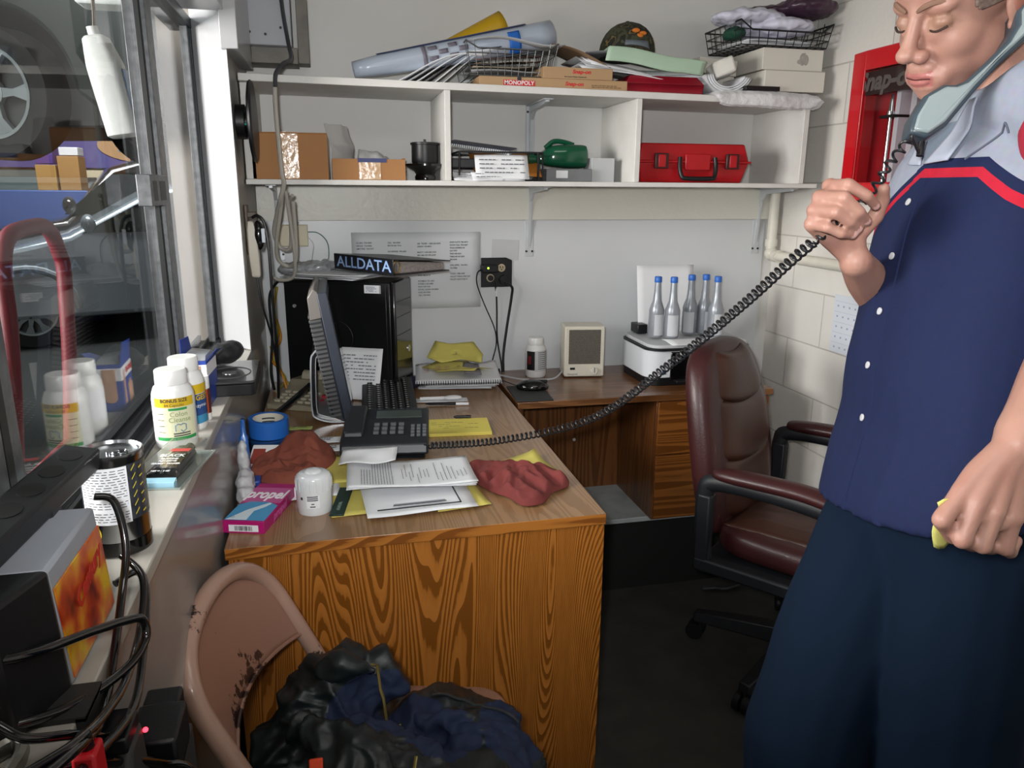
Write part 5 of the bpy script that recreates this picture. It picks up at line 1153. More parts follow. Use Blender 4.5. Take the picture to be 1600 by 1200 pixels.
ge = nt.nodes.new('ShaderNodeNewGeometry'); io = nt.nodes.new('ShaderNodeMath'); io.operation = 'MULTIPLY_ADD'; io.inputs[1].default_value = 1/1.45-1.45; io.inputs[2].default_value = 1.45; nt.links.new(ge.outputs['Backfacing'], io.inputs[0]); nt.links.new(io.outputs[0], fw.inputs[0]); nt.links.new(fw.outputs[0], mi.inputs[0]); nt.links.new(tr.outputs[0], mi.inputs[1]); nt.links.new(gl.outputs[0], mi.inputs[2]); nt.links.new(mi.outputs[0], ou.inputs[0])
obj('blister', b, mclr, t, bev=.004)
# can
t = thing('oil_can', 'tall metal can with a white printed panel and yellow dashes on black', 'can', (-.282, .982, LZ))
mtin = M('bare_tin', '#b3b6b9', .2, metal=1, var=.15, vs=40)
rc = .0365
b = MB(); b.lathe([(rc*.96, 0), (rc, .003), (rc, .124), (rc*1.03, .126), (rc*1.03, .131), (rc*.98, .132), (rc*.94, .128), (rc*.9, .127), (rc*.3, .127), (.001, .127)], 48); obj('can_body', b, mtin, t, smooth=30)
b = MB(); b.tube([(.012+.009*math.cos(a), -.004+.007*math.sin(a), .1285) for a in [k*PI/10 for k in range(21)]], .0014, 6); b.cyl((0, -.004, .127), (0, -.004, .1295), .004, 12); obj('pull_tab', b, mtin, t)
obj('black_base_band', band(rc+.0003, 0, 360, .002, .02, 48, 1), mblkg, t, smooth=180)
obj('black_wrap', band(rc+.0003, -50, 215, .047, .119, 40, 1), M('wrap_black', '#23262c', .3, coat=.3, var=.5, vs=90, col2='#44484e'), t, smooth=180)
obj('white_panel', band(rc+.0004, -145, -50, .045, .118, 20, 1), mpaper, t, smooth=180)
acc = MB(); rnd = random.Random(9)
for k in range(20):
    a = -141
    while a < -54:
        e = min(a+rnd.uniform(5, 14), -54)
        if k not in (11, 15): q = band(rc+.0007, a, e, .1145-.0034*k-.0009, .1145-.0034*k, 3, 1); acc.add(q.v, q.f)
        a = e+4
obj('lettering', acc, mink, t, smooth=180)
acc = MB()
for k in range(6):
    for j, a in enumerate((-42, -24, -6, 12)):
        q = MB(); z = .052+.0115*k
        q.grid(lambda u, v: ((rc+.0007)*math.cos(R(a+9*u)), (rc+.0007)*math.sin(R(a+9*u)), z+.007*u*(1 if j % 2 == 0 else .3)+.0016*v), 3, 1); acc.add(q.v, q.f)
obj('yellow_dashes', acc, M('bright_yellow', '#d8c838', .4), t, smooth=180)
b = MB(); b.grid(lambda u, v: ((rc+.0006)*math.cos(R(-122)+.009*v*math.cos(2*PI*u)/rc), (rc+.0006)*math.sin(R(-122)+.009*v*math.cos(2*PI*u)/rc), .033+.0105*v*math.sin(2*PI*u)), 20, 3); obj('yellow_badge', b, MATS['bright_yellow'], t, smooth=180)
ctext('USA', .007, rc+.001, -122, .033, mink, t)
# charger with its rail and leads
t = thing('battery_charger', 'grey battery charger with an orange flame label held in a black bracket', 'charger', (-.287, .745, LZ))
mcg = M('charger_grey', '#8f949c', .5, var=.12, vs=12, bump=.1, bs=120)
b = MB(); b.hexa([(-.030, -.06, .0), (.034, -.06, .0), (.034, .085, .0), (-.03, .085, 0), (-.03, -.06, .118), (.026, -.06, .118), (.026, .085, .118), (-.03, .085, .118)]); obj('case', b, mcg, t, bev=.004)
def flame():
    m = bpy.data.materials.new('flame_label'); m.use_nodes = True; nt = m.node_tree; n = nt.nodes; l = nt.links
    tc = n.new('ShaderNodeTexCoord'); v = n.new('ShaderNodeTexNoise'); v.inputs['Scale'].default_value = 22; v.inputs['Detail'].default_value = 2
    l.new(tc.outputs['Object'], v.inputs['Vector']); r = n.new('ShaderNodeValToRGB'); e = r.color_ramp.elements
    e[0].position = .36; e[0].color = lin('#5a1208'); e[1].position = .66; e[1].color = lin('#d8b01c')
    for p_, c_ in ((.45, '#a8300f'), (.54, '#c8661a')): x = e.new(p_); x.color = lin(c_)
    l.new(v.outputs['Fac'], r.inputs[0]); l.new(r.outputs[0], n['Principled BSDF'].inputs['Base Color']); n['Principled BSDF'].inputs['Roughness'].default_value = .3; return m
b = MB(); b.hexa([(.0335, -.056, .006), (.0348, -.056, .006), (.0348, .08, .006), (.0335, .08, .006), (.028, -.056, .098), (.0295, -.056, .098), (.0295, .08, .098), (.028, .08, .098)]); q = obj('flame_label', b, flame(), t)
text('Century', .024, frame((.0335, .02, .07), (0, 1, .25), (-.05, -.2, 1)), M('flame_red', '#b02418', .4), q, bold=.0012, shear=.3)
b = MB(); b.hexa([(-.04, -.135, -.0), (.012, -.135, 0), (.036, -.063, 0), (-.04, -.063, 0), (-.04, -.135, .122), (.008, -.135, .122), (.030, -.063, .122), (-.04, -.063, .122)]); obj('end_bracket', b, mblk, t, bev=.005)
b = MB(); b.box(-.034, -.006, .060, .092, .10, .137); obj('clamp_block', b, M('bracket_black', '#1b1d22', .4), t, bev=.004)
b = MB(); b.tube(spline([(-.02, -.14, .085), (.02, -.115, .07), (.05, -.045, .045), (.068, -.005, .03), (.078, .015, .018), (.080, .01, -.002), (.070, -.03, -.008), (.04, -.10, .005), (-.01, -.14, .02)], 8), .0045, 10); obj('handle_loop', b, mblkg, t)
t = thing('power_strip', 'long black power strip lying along the window beside the charger', 'power strip', (-.318, .76, LZ+.121), rotz=.05, rot=(R(0), R(12), -.08))
b = MB(); b.box(-.021, .021, -.22, .19, 0, .028); obj('housing', b, M('strip_black', '#17181b', .45), t, bev=.004)
b = MB(); b.box(-.03, .03, -.20, .17, -.121+.006, -.02); 
for k in range(7):
    b2 = MB(); y = .155-.052*k; b2.loft([[(.012*math.cos(a), y+.018*math.sin(a), z) for a in [j*2*PI/20 for j in range(20)]] for z in (.0275, .0287)]); q = obj('socket', b2, mgas, t)
t.rotation_euler = (0, R(10), -.06)
b = MB(); b.box(-.344, -.322, .60, .90, LZ+.001, LZ+.118); o = obj('support_block', b, mblk, bev=.003); tag(o, 'black upright block under the power strip against the window track', 'block')
for pts, r, lab in (([(-.262, .84, LZ+.125), (-.245, .845, LZ+.115), (-.235, .83, LZ+.07), (-.236, .80, LZ+.03), (-.232, .74, LZ-.0), (-.222, .66, LZ-.01), (-.21, .58, LZ+.02), (-.23, .5, LZ+.04), (-.30, .42, LZ+.03)], .0042, 'thick black lead looping down over the orange side of the charger'),
                    ([(-.25, .86, LZ+.045), (-.228, .85, LZ+.02), (-.222, .80, LZ-.01), (-.216, .72, LZ-.015), (-.21, .64, LZ+.005), (-.215, .56, LZ+.03), (-.26, .48, LZ+.05)], .004, 'black lead curving beside the ledge edge below the charger'),
                    ([(-.26, .86, LZ+.010), (-.24, .88, LZ+.012), (-.226, .85, LZ-.004), (-.214, .76, LZ-.03), (-.206, .68, LZ-.03), (-.21, .58, LZ-.0), (-.24, .5, LZ+.015), (-.30, .44, LZ+.01)], .0042, 'outermost black lead hanging over the ledge edge'),
                    ([(-.33, .46, LZ+.05), (-.285, .56, LZ+.06), (-.25, .57, LZ+.035), (-.225, .60, LZ+.01), (-.212, .64, LZ-.03), (-.205, .665, LZ-.07), (-.20, .68, LZ-.12)], .004, 'black lead running down towards the red clamp'),
                    ([(-.33, .45, LZ+.03), (-.29, .55, LZ+.035), (-.255, .555, LZ+.01), (-.225, .60, LZ-.02), (-.205, .66, LZ-.07), (-.19, .70, LZ-.11), (-.17, .72, LZ-.14), (-.16, .72, LZ-.2), (-.17, .72, LZ-.3)], .0046, 'lowest black lead running down to the black tool')):
    b = MB(); b.tube(spline(pts, 8), r, 10); tag(obj('charger_lead', b, mblkg), lab, 'cable', 'black leads around the charger')
b = MB(); b.hexa([(-.011, -.02, -.10), (.011, -.02, -.10), (.011, .012, -.10), (-.011, .012, -.10), (-.009, -.012, .0), (.009, -.012, 0), (.009, .012, 0), (-.009, .012, 0)])
t = thing('battery_clamp', 'red plastic battery clamp hanging on a black lead below the ledge', 'clamp', (-.212, .580, LZ+.012)); obj('red_grip', b, M('bright_red_plastic', '#b5121c', .4), t, bev=.003)
b = MB(); b.cyl((0, 0, 0), (.0, -.004, .014), .006, 10); obj('collar', b, mblk, t)
# black tool on the ledge front
t = thing('cradle_tool', 'black plastic tool with a tiny red light hung on the front of the ledge', 'tool', (XL, .665, LZ-.045))
mtool = M('tool_charcoal', '#2a2b2b', .55, bump=.1, bs=120)
b = MB(); b.hexa([(0, -.075, -.10), (.045, -.075, -.10), (.045, .02, -.10), (0, .02, -.10), (0, -.02, .0), (.040, -.02, .0), (.040, .022, .0), (0, .022, .0)]); obj('body', b, mtool, t, bev=.006)
b = MB(); b.box(0, .040, -.03, .012, .002, .018); b.box(.004, .036, -.026, .008, .018, .024); obj('ribbed_cap', b, mblk, t, bev=.002)
b = MB(); b.hexa([(.0, .0, -.11), (.06, .0, -.11), (.06, .13, -.155), (0, .13, -.155), (0, .0, -.085), (.06, .0, -.085), (.06, .13, -.09), (0, .13, -.09)]); obj('tray', b, mtool, t, bev=.004)
b = MB(); b.box(.012, .06, .05, .115, -.098, -.05); b.box(.012, .05, .115, .15, -.09, -.055); obj('pocket', b, mblk, t, bev=.004)
b = MB(); b.box(0, .055, -.08, .10, -.26, -.15); obj('lower_body', b, mblk, t, bev=.006)
b = MB(); b.box(-.035, .012, -.035, .015, .045, .050); b.box(.004, .012, -.035, .015, .0, .048); obj('hook', b, mtool, t)
b = MB(); b.ell((.042, .020, -.012), (.0025, .0025, .0025)); obj('red_light', b, M('red_led', '#ff2a3a', .3, emit=6), t)
b = MB(); b.ell((.05, -.01, -.09), (.004, .004, .004)); obj('screw', b, mchrome, t)
# metal bracket lying at the near end of the ledge
b = MB(); b.tube(spline([(-.32, .50, LZ+.006), (-.30, .56, LZ+.008), (-.275, .60, LZ+.008), (-.262, .585, LZ+.007), (-.27, .53, LZ+.006)], 6), .0055, 8, flat=1.6); tag(obj('metal_hook', b, M('dull_chrome', '#8a8a84', .25, metal=.9)), 'bent shiny metal piece at the near end of the ledge', 'hook')
# ================================================================ the workshop beyond the glass
sbox('wall_shop_back', (-9, XL-.25, 10.6, 10.7, -.05, 4.2), M('shop_wall_teal', '#5f6d6e', .7, var=.2, vs=1))
sbox('wall_shop_left', (-9.1, -9, -3, 10.7, -.05, 4.2), MATS['shop_wall_teal'])
sbox('shop_floor', (-9, XL-.25, -3, 10.6, -.05, 0), M('shop_concrete', '#2c2f2e', .6, var=.3, vs=3))
sbox('shop_ceiling', (-9.1, XL-.25, -3, 10.7, 4.2, 4.25), M('shop_ceiling_grey', '#3f4645', .8))
sbox('trim_6', (-9, XL-.25, 10.57, 10.6, 2.5, 2.72), M('red_wall_band', '#7a3a3c', .6))
t = thing('wall_banner', 'blue violet banner with an oval brand badge on the far workshop wall', 'banner', (-2.3, 10.56, 1.62))
b = MB(); b.box(-1.9, 1.6, 0, .02, 0, .52); obj('banner_sheet', b, M('blue_violet', '#4c4a86', .6), t)
b = MB(); b.M = Matrix.Translation((.20, -.004, .27)) @ Matrix.Rotation(R(90), 4, 'X'); b.loft([[(.62*math.cos(a), .21*math.sin(a), z) for a in [k*2*PI/40 for k in range(40)]] for z in (0, .012)]); obj('oval_badge', b, M('badge_tan', '#b08a64', .5), t)
b = MB(); b.box(-.18, .62, -.026, -.016, .20, .38); obj('badge_panel', b, M('badge_blue', '#2f86bd', .5), t)
text('KENDALL', .19, frame((.22, -.03, .288), (1, 0, 0), (0, 0, 1)), M('deep_badge_blue', '#1c4d86', .5), t, bold=.006)
t = thing('workbench', 'long pale topped bench under the banner at the far workshop wall', 'bench', (-2.3, 10.2, 0))
b = MB(); b.box(-.55, 1.6, -.4, .3, 1.50, 1.58); obj('bench_top', b, M('bench_cream', '#bdb196', .6), t)
b = MB(); b.box(-.55, 1.6, -.35, .3, 0, 1.50); obj('bench_front', b, M('bench_grey', '#8b908e', .6, var=.3, vs=4), t)
for i, (x, z, w_, h_, d_, c, lab) in enumerate(((-2.86, 1.36, .19, .26, .25, '#a07a44', 'tan carton at the lower left of the cartons in the workshop'), (-2.64, 1.36, .20, .35, .25, '#9a7444', 'tan carton at the right of the cartons in the workshop'), (-2.87, 1.63, .17, .17, .2, '#4d3576', 'purple carton stacked on the tan carton in the workshop'), (-2.87, 1.805, .17, .095, .2, '#cfcfd2', 'white carton on top of the purple one in the workshop'), (-2.63, 1.715, .18, .085, .2, '#cfcfd2', 'white carton on the right tan carton in the workshop'))):
    b = MB(); b.box(-w_/2, w_/2, -d_/2, d_/2, 0, h_-.003); o = obj('carton', b, M('carton_'+c[1:], c, .6), bev=.004); o.location = (x, 9.2, z); tag(o, lab, 'box')
b = MB(); b.box(-.5, .5, -.3, .3, 0, 1.36); o = obj('cabinet', b, M('cabinet_blue', '#3f5590', .5), bev=.01); o.location = (-2.95, 9.25, 0); tag(o, 'blue cabinet standing below the cartons in the workshop', 'cabinet')
mtire = M('tyre_rubber', '#0b0c0c', .85); mrim = M('alloy', '#7b8283', .4, metal=.4)
def wheel(parent, c, axis, r=.315, rr_=.2, n=7, w_=.2):
    """tyre and alloy rim, axis = outward direction"""
    axis = Vector(axis).normalized(); q = Vector((0, 0, 1)).rotation_difference(axis).to_matrix().to_4x4(); mx = Matrix.Translation(c) @ q
    b = MB(); b.M = mx; b.lathe([(rr_*.97, -w_), (r*.96, -w_), (r, -w_*.8), (r, -w_*.2), (r*.96, 0), (rr_*1.03, .0), (rr_*1.0, -.015), (rr_*.97, -w_)], 40, cap=False); ty = obj('tyre', b, mtire, parent)
    b = MB(); b.M = mx; b.lathe([(rr_*.9, -.04), (rr_*1.01, -.012), (rr_*1.01, .004), (rr_*.93, .002), (rr_*.88, -.03)], 40, cap=False)
    for k in range(n):
        a = 2*PI*k/n
        P = lambda rad, ang, z: (rad*math.cos(ang), rad*math.sin(ang), z)
        b.loft([[P(rr_*.28, a-.42, -.005), P(rr_*.28, a+.42, -.005), P(rr_*.28, a+.42, -.03), P(rr_*.28, a-.42, -.03)], [P(rr_*.6, a-.12, 0), P(rr_*.6, a+.12, 0), P(rr_*.6, a+.12, -.03), P(rr_*.6, a-.12, -.03)], [P(rr_*.93, a-.2, -.004), P(rr_*.93, a+.2, -.004), P(rr_*.93, a+.2, -.03), P(rr_*.93, a-.2, -.03)]])
    b.lathe([(rr_*.32, -.03), (rr_*.32, -.002), (rr_*.1, .004), (.001, .004)], 24); rm = obj('rim', b, mrim, parent)
    b = MB(); b.M = mx
    b.cyl((0, 0, -.08), (0, 0, -.05), rr_*.9, 24); obj('brake_drum', b, M('brake_dark', '#2a2c2c', .6), parent)
    b = MB(); b.M = mx
    for k in range(5): b.cyl((rr_*.2*math.cos(k*1.2566), rr_*.2*math.sin(k*1.2566), .0), (rr_*.2*math.cos(k*1.2566), rr_*.2*math.sin(k*1.2566), .006), rr_*.055, 10)
    obj('wheel_nut', b, mgas, rm)
def car(label, cat, loc, heading, col, prof, glass, hw, name='car', rough=.25, lights=True):
    """prof: side outline (x forward, z up) of the body; glass: outline of the side windows; hw: half width"""
    t = thing(name, label, cat, loc, heading)
    m = M('carpaint_'+col[1:], col, rough, metal=.4, coat=.6)
    b = MB(); k = len(prof); zmax = max(p[1] for p in prof)
    def ins(z): return hw-(.0 if z < .85 else (z-.85)*.32)
    b.loft([[(x, -ins(z)+.05, z) for x, z in prof], [(x*.995, -ins(z)*.75, z+.012) for x, z in prof], [(x*.995, ins(z)*.75, z+.012) for x, z in prof], [(x, ins(z)-.05, z) for x, z in prof]])
    obj('body', b, m, t, bev=.05, seg=3)
    for s in (-1, 1):
        b = MB(); b.add([(x, s*(ins(z)-.038), z) for x, z in glass]+[(x, s*(ins(z)-.06), z) for x, z in glass], [tuple(range(len(glass))), tuple(range(len(glass), 2*len(glass)))]+[(i, (i+1) % len(glass), len(glass)+(i+1) % len(glass), len(glass)+i) for i in range(len(glass))]); obj('side_window', b, M('car_glass', '#0d1312', .08, coat=1), t)
        b = MB(); b.ell((glass[0][0]-.05, s*(hw+.07), glass[0][1]+.09), (.06, .11, .08)); obj('wing_mirror', b, m, t)
    return t
sed = [(2.25, .25), (2.3, .55), (2.15, .74), (1.05, .98), (.35, 1.36), (-.1, 1.44), (-.9, 1.42), (-1.6, 1.12), (-2.2, 1.05), (-2.28, .6), (-2.2, .25)]
t = car('silver car parked low in the workshop beyond the window', 'car', (-1.52, 8.62, 0), R(199), '#8c959c', sed, [(.95, 1.0), (.33, 1.32), (-.1, 1.39), (-.85, 1.37), (-1.35, 1.10), (-1.3, 1.0)], .86)
for x in (1.42, -1.35):
    for s in (-1, 1): wheel(t, (x, s*.80, .32), (0, s, 0), n=9, w_=.18)
b = MB(); 
for x in (1.42, -1.35):
    for s in (-1, 1): b.tube([(x+.37*math.cos(a), s*.815, .34+.37*math.sin(a)) for a in [k*PI/16 for k in range(17)]], .03, 8)
obj('wheel_arches', b, M('arch_silver', '#b8bfc4', .3, metal=.4), t)
suv = [(2.2, .4), (2.25, .9), (1.0, 1.08), (.55, 1.58), (.3, 1.66), (-2.0, 1.66), (-2.3, 1.5), (-2.35, .9), (-2.3, .4)]
t = car('dark van with roof rails parked behind the silver car in the workshop', 'car', (-1.75, 9.25, -.0), R(197), '#34302f', suv, [(1.0, 1.14), (.52, 1.54), (-1.9, 1.56), (-2.1, 1.45), (-2.1, 1.14)], .8)
for x in (1.5, -1.5):
    for s in (-1, 1): wheel(t, (x, s*.74, .34), (0, s, 0), .34, .2, 5, .18)
for s in (-1, 1): b = MB(); b.tube(spline([(.2, s*.52, 1.67), (.1, s*.52, 1.72), (-1.8, s*.52, 1.72), (-1.9, s*.52, 1.67)], 6), .015, 8); obj('roof_rail', b, mblk, t)
# car up on the lift: only its near front corner shows
t = thing('raised_car', 'dark car raised on a lift, its silver alloy wheel showing at the top left', 'car', (-1.60, 4.36, 1.845), R(-20))
mrc = M('carpaint_dark', '#2c3230', .3, metal=.3, coat=.5)
b = MB(); k = 24
arch = [(.42*math.cos(PI*i/k), .40*math.sin(PI*i/k)) for i in range(k+1)]
b.prism([(-2.6, .0), (-2.6, .75), (1.0, .62), (1.12, .3), (1.08, -.12)]+[(.62, -.14)]+[(x, z) for x, z in arch]+[(-.42, -.12), (-2.6, -.12)][:1]+[], .08, 1.6, 'Y'); obj('body', b, mrc, t, bev=.03)
b = MB(); b.box(-2.4, .9, .2, 1.5, -.14, .1); obj('underbody', b, M('underbody_black', '#151817', .7), t)
wheel(t, (0, .04, 0), (0, -1, 0), .315, .215, 5, .2); wheel(t, (0, 1.56, 0), (0, 1, 0), .315, .215, 5, .2)
b = MB()
t2 = thing('lift_post', 'dark steel lift post and arm holding the raised car', 'lift', (-3.6, 5.2, 0)); b.box(-.15, .15, -.15, .15, 0, 3.4); obj('post', b, M('lift_dark', '#2a3130', .5), t2)
b = MB(); b.box(.1, 1.6, -.25, -.05, 1.60, 1.70); obj('arm', b, MATS['lift_dark'], t2)
t = thing('ceiling_light', 'tube light glowing under the workshop ceiling', 'light', (-3.3, 7.5, 3.35)); b = MB(); b.box(-.09, .09, -.6, .6, 0, .08); obj('fitting', b, mshelf, t); b = MB(); b.cyl((0, -.58, -.02), (0, .58, -.02), .02, 12); obj('tube', b, M('lit_tube', '#dff6f2', .4, emit=6), t)
# white jug hanging outside the glass
t = thing('hanging_jug', 'white plastic jug hanging upside outside the window on a strap', 'jug', (-.545, 2.32, 1.66), rot=(R(2), R(-9), 0))
mj = M('jug_white', '#b4b8b6', .45)
b = MB()
def jr(z, hx, hy, ox=0): return [(ox+hx*abs(math.cos(a))**.55*(1 if math.cos(a) > 0 else -1), hy*abs(math.sin(a))**.55*(1 if math.sin(a) > 0 else -1), z) for a in [k*2*PI/28 for k in range(28)]]
b.loft([jr(-.125, .030, .035), jr(-.118, .040, .046), jr(.04, .042, .05), jr(.055, .042, .05), jr(.12, .030, .04, -.004), jr(.127, .022, .03, -.006)]); obj('jug_body', b, mj, t, smooth=50)
b = MB(); b.cyl((-.006, 0, .125), (-.006, 0, .15), .014, 16); obj('cap', b, mj, t)
b = MB(); b.tube(spline([(.0, 0, .15), (.012, 0, .20), (.022, .02, .30), (.03, .02, .5), (.03, .02, 1.2)], 6), .012, 8, flat=.3); obj('strap', b, M('strap_tan', '#6e665a', .7), t)
b = MB(); b.hexa([(.041, -.03, -.09), (.043, -.03, -.09), (.043, .03, -.09), (.041, .03, -.09), (.043, -.03, .04), (.045, -.03, .04), (.045, .03, .04), (.043, .03, .04)]); obj('blue_label', b, M('jug_label', '#1f5f8f', .4), t)
t = thing('work_lamp', 'pale box fixture hanging above the white jug beyond the glass', 'light fixture', (-.57, 2.55, 1.90)); b = MB(); b.box(-.09, .07, -.05, .06, 0, .25); obj('housing', b, M('pale_housing', '#b9c0bf', .5), t, bev=.01); b = MB(); b.box(-.04, .03, -.053, -.049, .03, .045); obj('handle_slot', b, minkg, t, bev=.004); b = MB(); b.cyl((-.01, 0, .25), (-.01, 0, 2.3), .01, 8); obj('hanger', b, mblk, t)
# red hand truck leaning outside
t = thing('hand_truck', 'dark red tubular hand truck leaning outside the window', 'hand truck', (-.62, 1.80, 0))
mht = M('red_tube', '#5a0c18', .5, var=.2, vs=30)
b = MB(); b.tube(spline([(-.14, -.165, .02), (-.03, -.17, .82), (.0, -.165, 1.12), (.0, -.15, 1.24), (.0, -.10, 1.31), (.0, .05, 1.325), (.0, .13, 1.315), (.0, .18, 1.26), (.0, .19, 1.18), (-.03, .18, .82), (-.14, .175, .02)], 7), .0165, 12); obj('frame', b, mht, t)
for z, x in ((.80, -.033), (.55, -.068), (.30, -.102)): b = MB(); b.cyl((x, -.165, z), (x, .175, z), .013, 10); obj('crossbar', b, mht, t)
b = MB(); b.box(-.16, .10, -.17, .18, 0, .006); obj('toe_plate', b, mht, t)
for y in (-.22, .23): b = MB(); b.M = Matrix.Translation((-.20, y, .12)) @ Matrix.Rotation(R(90), 4, 'X'); b.lathe([(.02, -.03), (.11, -.03), (.12, -.015), (.12, .015), (.11, .03), (.02, .03)], 28); obj('wheel', b, mtire, t)
# ================================================================ chairs
def leather(name, col, c2):
    return M(name, col, .42, var=.6, vs=7, col2=c2, bump=.25, bs=180, coat=.06)
mlea = leather('maroon_leather', '#3c1a1b', '#22100f'); mleaw = leather('worn_leather', '#412318', '#29150e')
mcb = M('chair_black', '#15171b', .5, bump=.1, bs=150)
t = thing('office_chair', 'worn maroon leather office chair with padded arms on a black star base', 'chair', (1.325, 1.785, 0), rotz=R(-52))
# local x forward, y left
def pad(rings, name, m, parent=None, bev=.0, sub=2):
    b = MB(); b.loft(rings); return obj(name, b, m, parent or t, smooth=180, sub=sub)
def oval(cx, cz, hy, dep, y0=0, tilt=0, n=16, p=.55):
    """a backrest cross-section ring at height cz: half width hy, thickness dep"""
    return [(cx+dep*abs(math.sin(a))**p*(1 if math.sin(a) > 0 else -1)*.5, y0+hy*abs(math.cos(a))**p*(1 if math.cos(a) > 0 else -1), cz) for a in [2*PI*k/n for k in range(n)]]
prof = [(-.225, .43, .20, .05), (-.232, .46, .225, .085), (-.245, .55, .24, .10), (-.262, .66, .242, .105), (-.285, .78, .232, .105), (-.31, .88, .21, .10), (-.325, .935, .175, .09), (-.335, .965, .125, .07), (-.338, .975, .07, .04)]
b = MB(); b.loft([oval(x, z, hy, d) for x, z, hy, d in prof]); obj('backrest', b, mlea, t, smooth=180, sub=2)
# quilted front of the backrest
def front(x0, z):  # x of the back's front face at height z
    for (xa, za, _, da), (xb, zb, _, db) in zip(prof, prof[1:]):
        if za <= z <= zb: f_ = (z-za)/(zb-za); return xa+(xb-xa)*f_+(da+(db-da)*f_)/2
    return x0
def panel(z0, z1, w0, w1, puff, name):
    def fn(u, v):
        z = z0+(z1-z0)*v; w_ = w0+(w1-w0)*v; y = (u-.5)*2*w_; zz = z-.035*(1-(2*u-1)**2)*(1-v*.5)
        e = max(0, 1-abs(2*u-1)**6)*max(0, 1-abs(2*v-1)**5)
        return (front(-.2, max(.44, min(.97, zz)))+.003+puff*e**.6-(.03*abs(2*u-1)**4), y, zz)
    b = MB(); b.grid(fn, 22, 14); return obj(name, b, mleaw, t, solid=.004, smooth=180, off=-1)
panel(.835, .965, .165, .11, .022, 'head_cushion'); panel(.665, .835, .185, .165, .02, 'back_cushion'); panel(.50, .665, .185, .185, .016, 'lumbar_cushion')
b = MB()
for s in (-1, 1):
    for o_ in (0, .009): b.tube([(front(-.2, z)+.006-.02, s*(w_+o_), z) for z, w_ in ((.50, .192), (.6, .195), (.7, .193), (.8, .178), (.88, .158), (.93, .135))], .0018, 5)
obj('stitching', b, M('tan_thread', '#6d4a3c', .6), t)
seat = [[(x, y*f_, z) for x, y in [(.26*abs(math.cos(a))**.5*(1 if math.cos(a) > 0 else -1)+.03, .25*abs(math.sin(a))**.5*(1 if math.sin(a) > 0 else -1)) for a in [2*PI*k/24 for k in range(24)]]] for z, f_ in ((.40, .9), (.41, 1), (.455, 1.02), (.48, .97), (.488, .85))]
b = MB(); b.loft(seat); obj('seat_cushion', b, mlea, t, smooth=180, sub=1)
def sq(u, v):
    x = -.19+.42*u; y = (v-.5)*.40; e = (1-abs(2*u-1)**5)*(1-abs(2*v-1)**5)
    return (x, y, .484+.02*e-.006*math.sin(v*PI*6)**8*e+.003*noise.noise(Vector((u*6, v*6, 1))))
b = MB(); b.grid(sq, 20, 20); obj('seat_top', b, mleaw, t, solid=.004, smooth=180)
for s in (-1, 1):
    b = MB(); y = s*.285
    b.tube(spline([(-.205, y, .40), (-.215, y, .50), (-.215, y, .60), (-.19, y, .635), (-.05, y, .642), (.12, y, .628), (.20, y, .60), (.215, y, .56), (.19, y, .52), (.13, y, .46), (.10, y, .40)], 6), .019, 10, flat=1.3); fr_ = obj('arm_frame', b, mcb, t)
    b = MB(); rg = []
    for i in range(13):
        f_ = i/12; x = -.20+.42*f_; z = .663-.05*max(0, f_-.55)**1.6*2.2+.006*math.sin(f_*PI); hw = .034*(1-abs(2*f_-1)**6*.45); hh = .022*(1-abs(2*f_-1)**6*.4)
        rg.append([(x, y+hw*math.cos(a), z+hh*math.sin(a)) for a in [2*PI*k/14 for k in range(14)]])
    b.loft(rg); obj('arm_pad', b, mlea, t, smooth=180, sub=1)
    b = MB(); b.box(-.23, -.19, y-.02, y+.02, .37, .60); obj('arm_post', b, mcb, t, bev=.006)
    b = MB(); b.box(-.23, .24, y-.022, y+.022, .372, .412); obj('side_rail', b, mcb, t, bev=.008)
b = MB(); b.box(-.22, .2, -.26, .26, .385, .405); obj('seat_pan', b, mcb, t, bev=.006)
b = MB(); b.box(-.12, .12, -.09, .09, .33, .386); b.cyl((0, 0, .16), (0, 0, .34), .026, 20); b.cyl((0, 0, .09), (0, 0, .22), .038, 20); obj('gas_column', b, mcb, t, bev=.003)
b = MB(); b.tube(spline([(-.06, -.10, .355), (-.10, -.20, .34), (-.14, -.26, .325), (-.17, -.27, .32), (-.20, -.29, .315)], 5), .006, 8); obj('tilt_lever', b, mcb, t)
b = MB(); b.cyl((0, 0, .06), (0, 0, .13), .05, 24); obj('hub', b, mcb, t, bev=.004)
for k in range(5):
    a = R(190+72*k); c, s = math.cos(a), math.sin(a)
    b = MB(); b.loft([[(c*d-s*w_*q, s*d+c*w_*q, z+h*r_) for q, r_ in ((-1, 0), (1, 0), (.8, 1), (-.8, 1))] for d, w_, z, h in ((.03, .034, .07, .055), (.2, .026, .066, .042), (.325, .020, .062, .03))]); l_ = obj('base_leg', b, mcb, t, bev=.004)
    b = MB()
    for o_ in (-.014, .014):
        cx, cy = c*.318-s*o_, s*.318+c*o_; b.cyl((cx+s*.009, cy-c*.009, .028), (cx-s*.009, cy+c*.009, .028), .028, 18)
    b.cyl((c*.318, s*.318, .03), (c*.318, s*.318, .066), .008, 8); obj('caster', b, M('caster_black', '#101113', .4), l_)

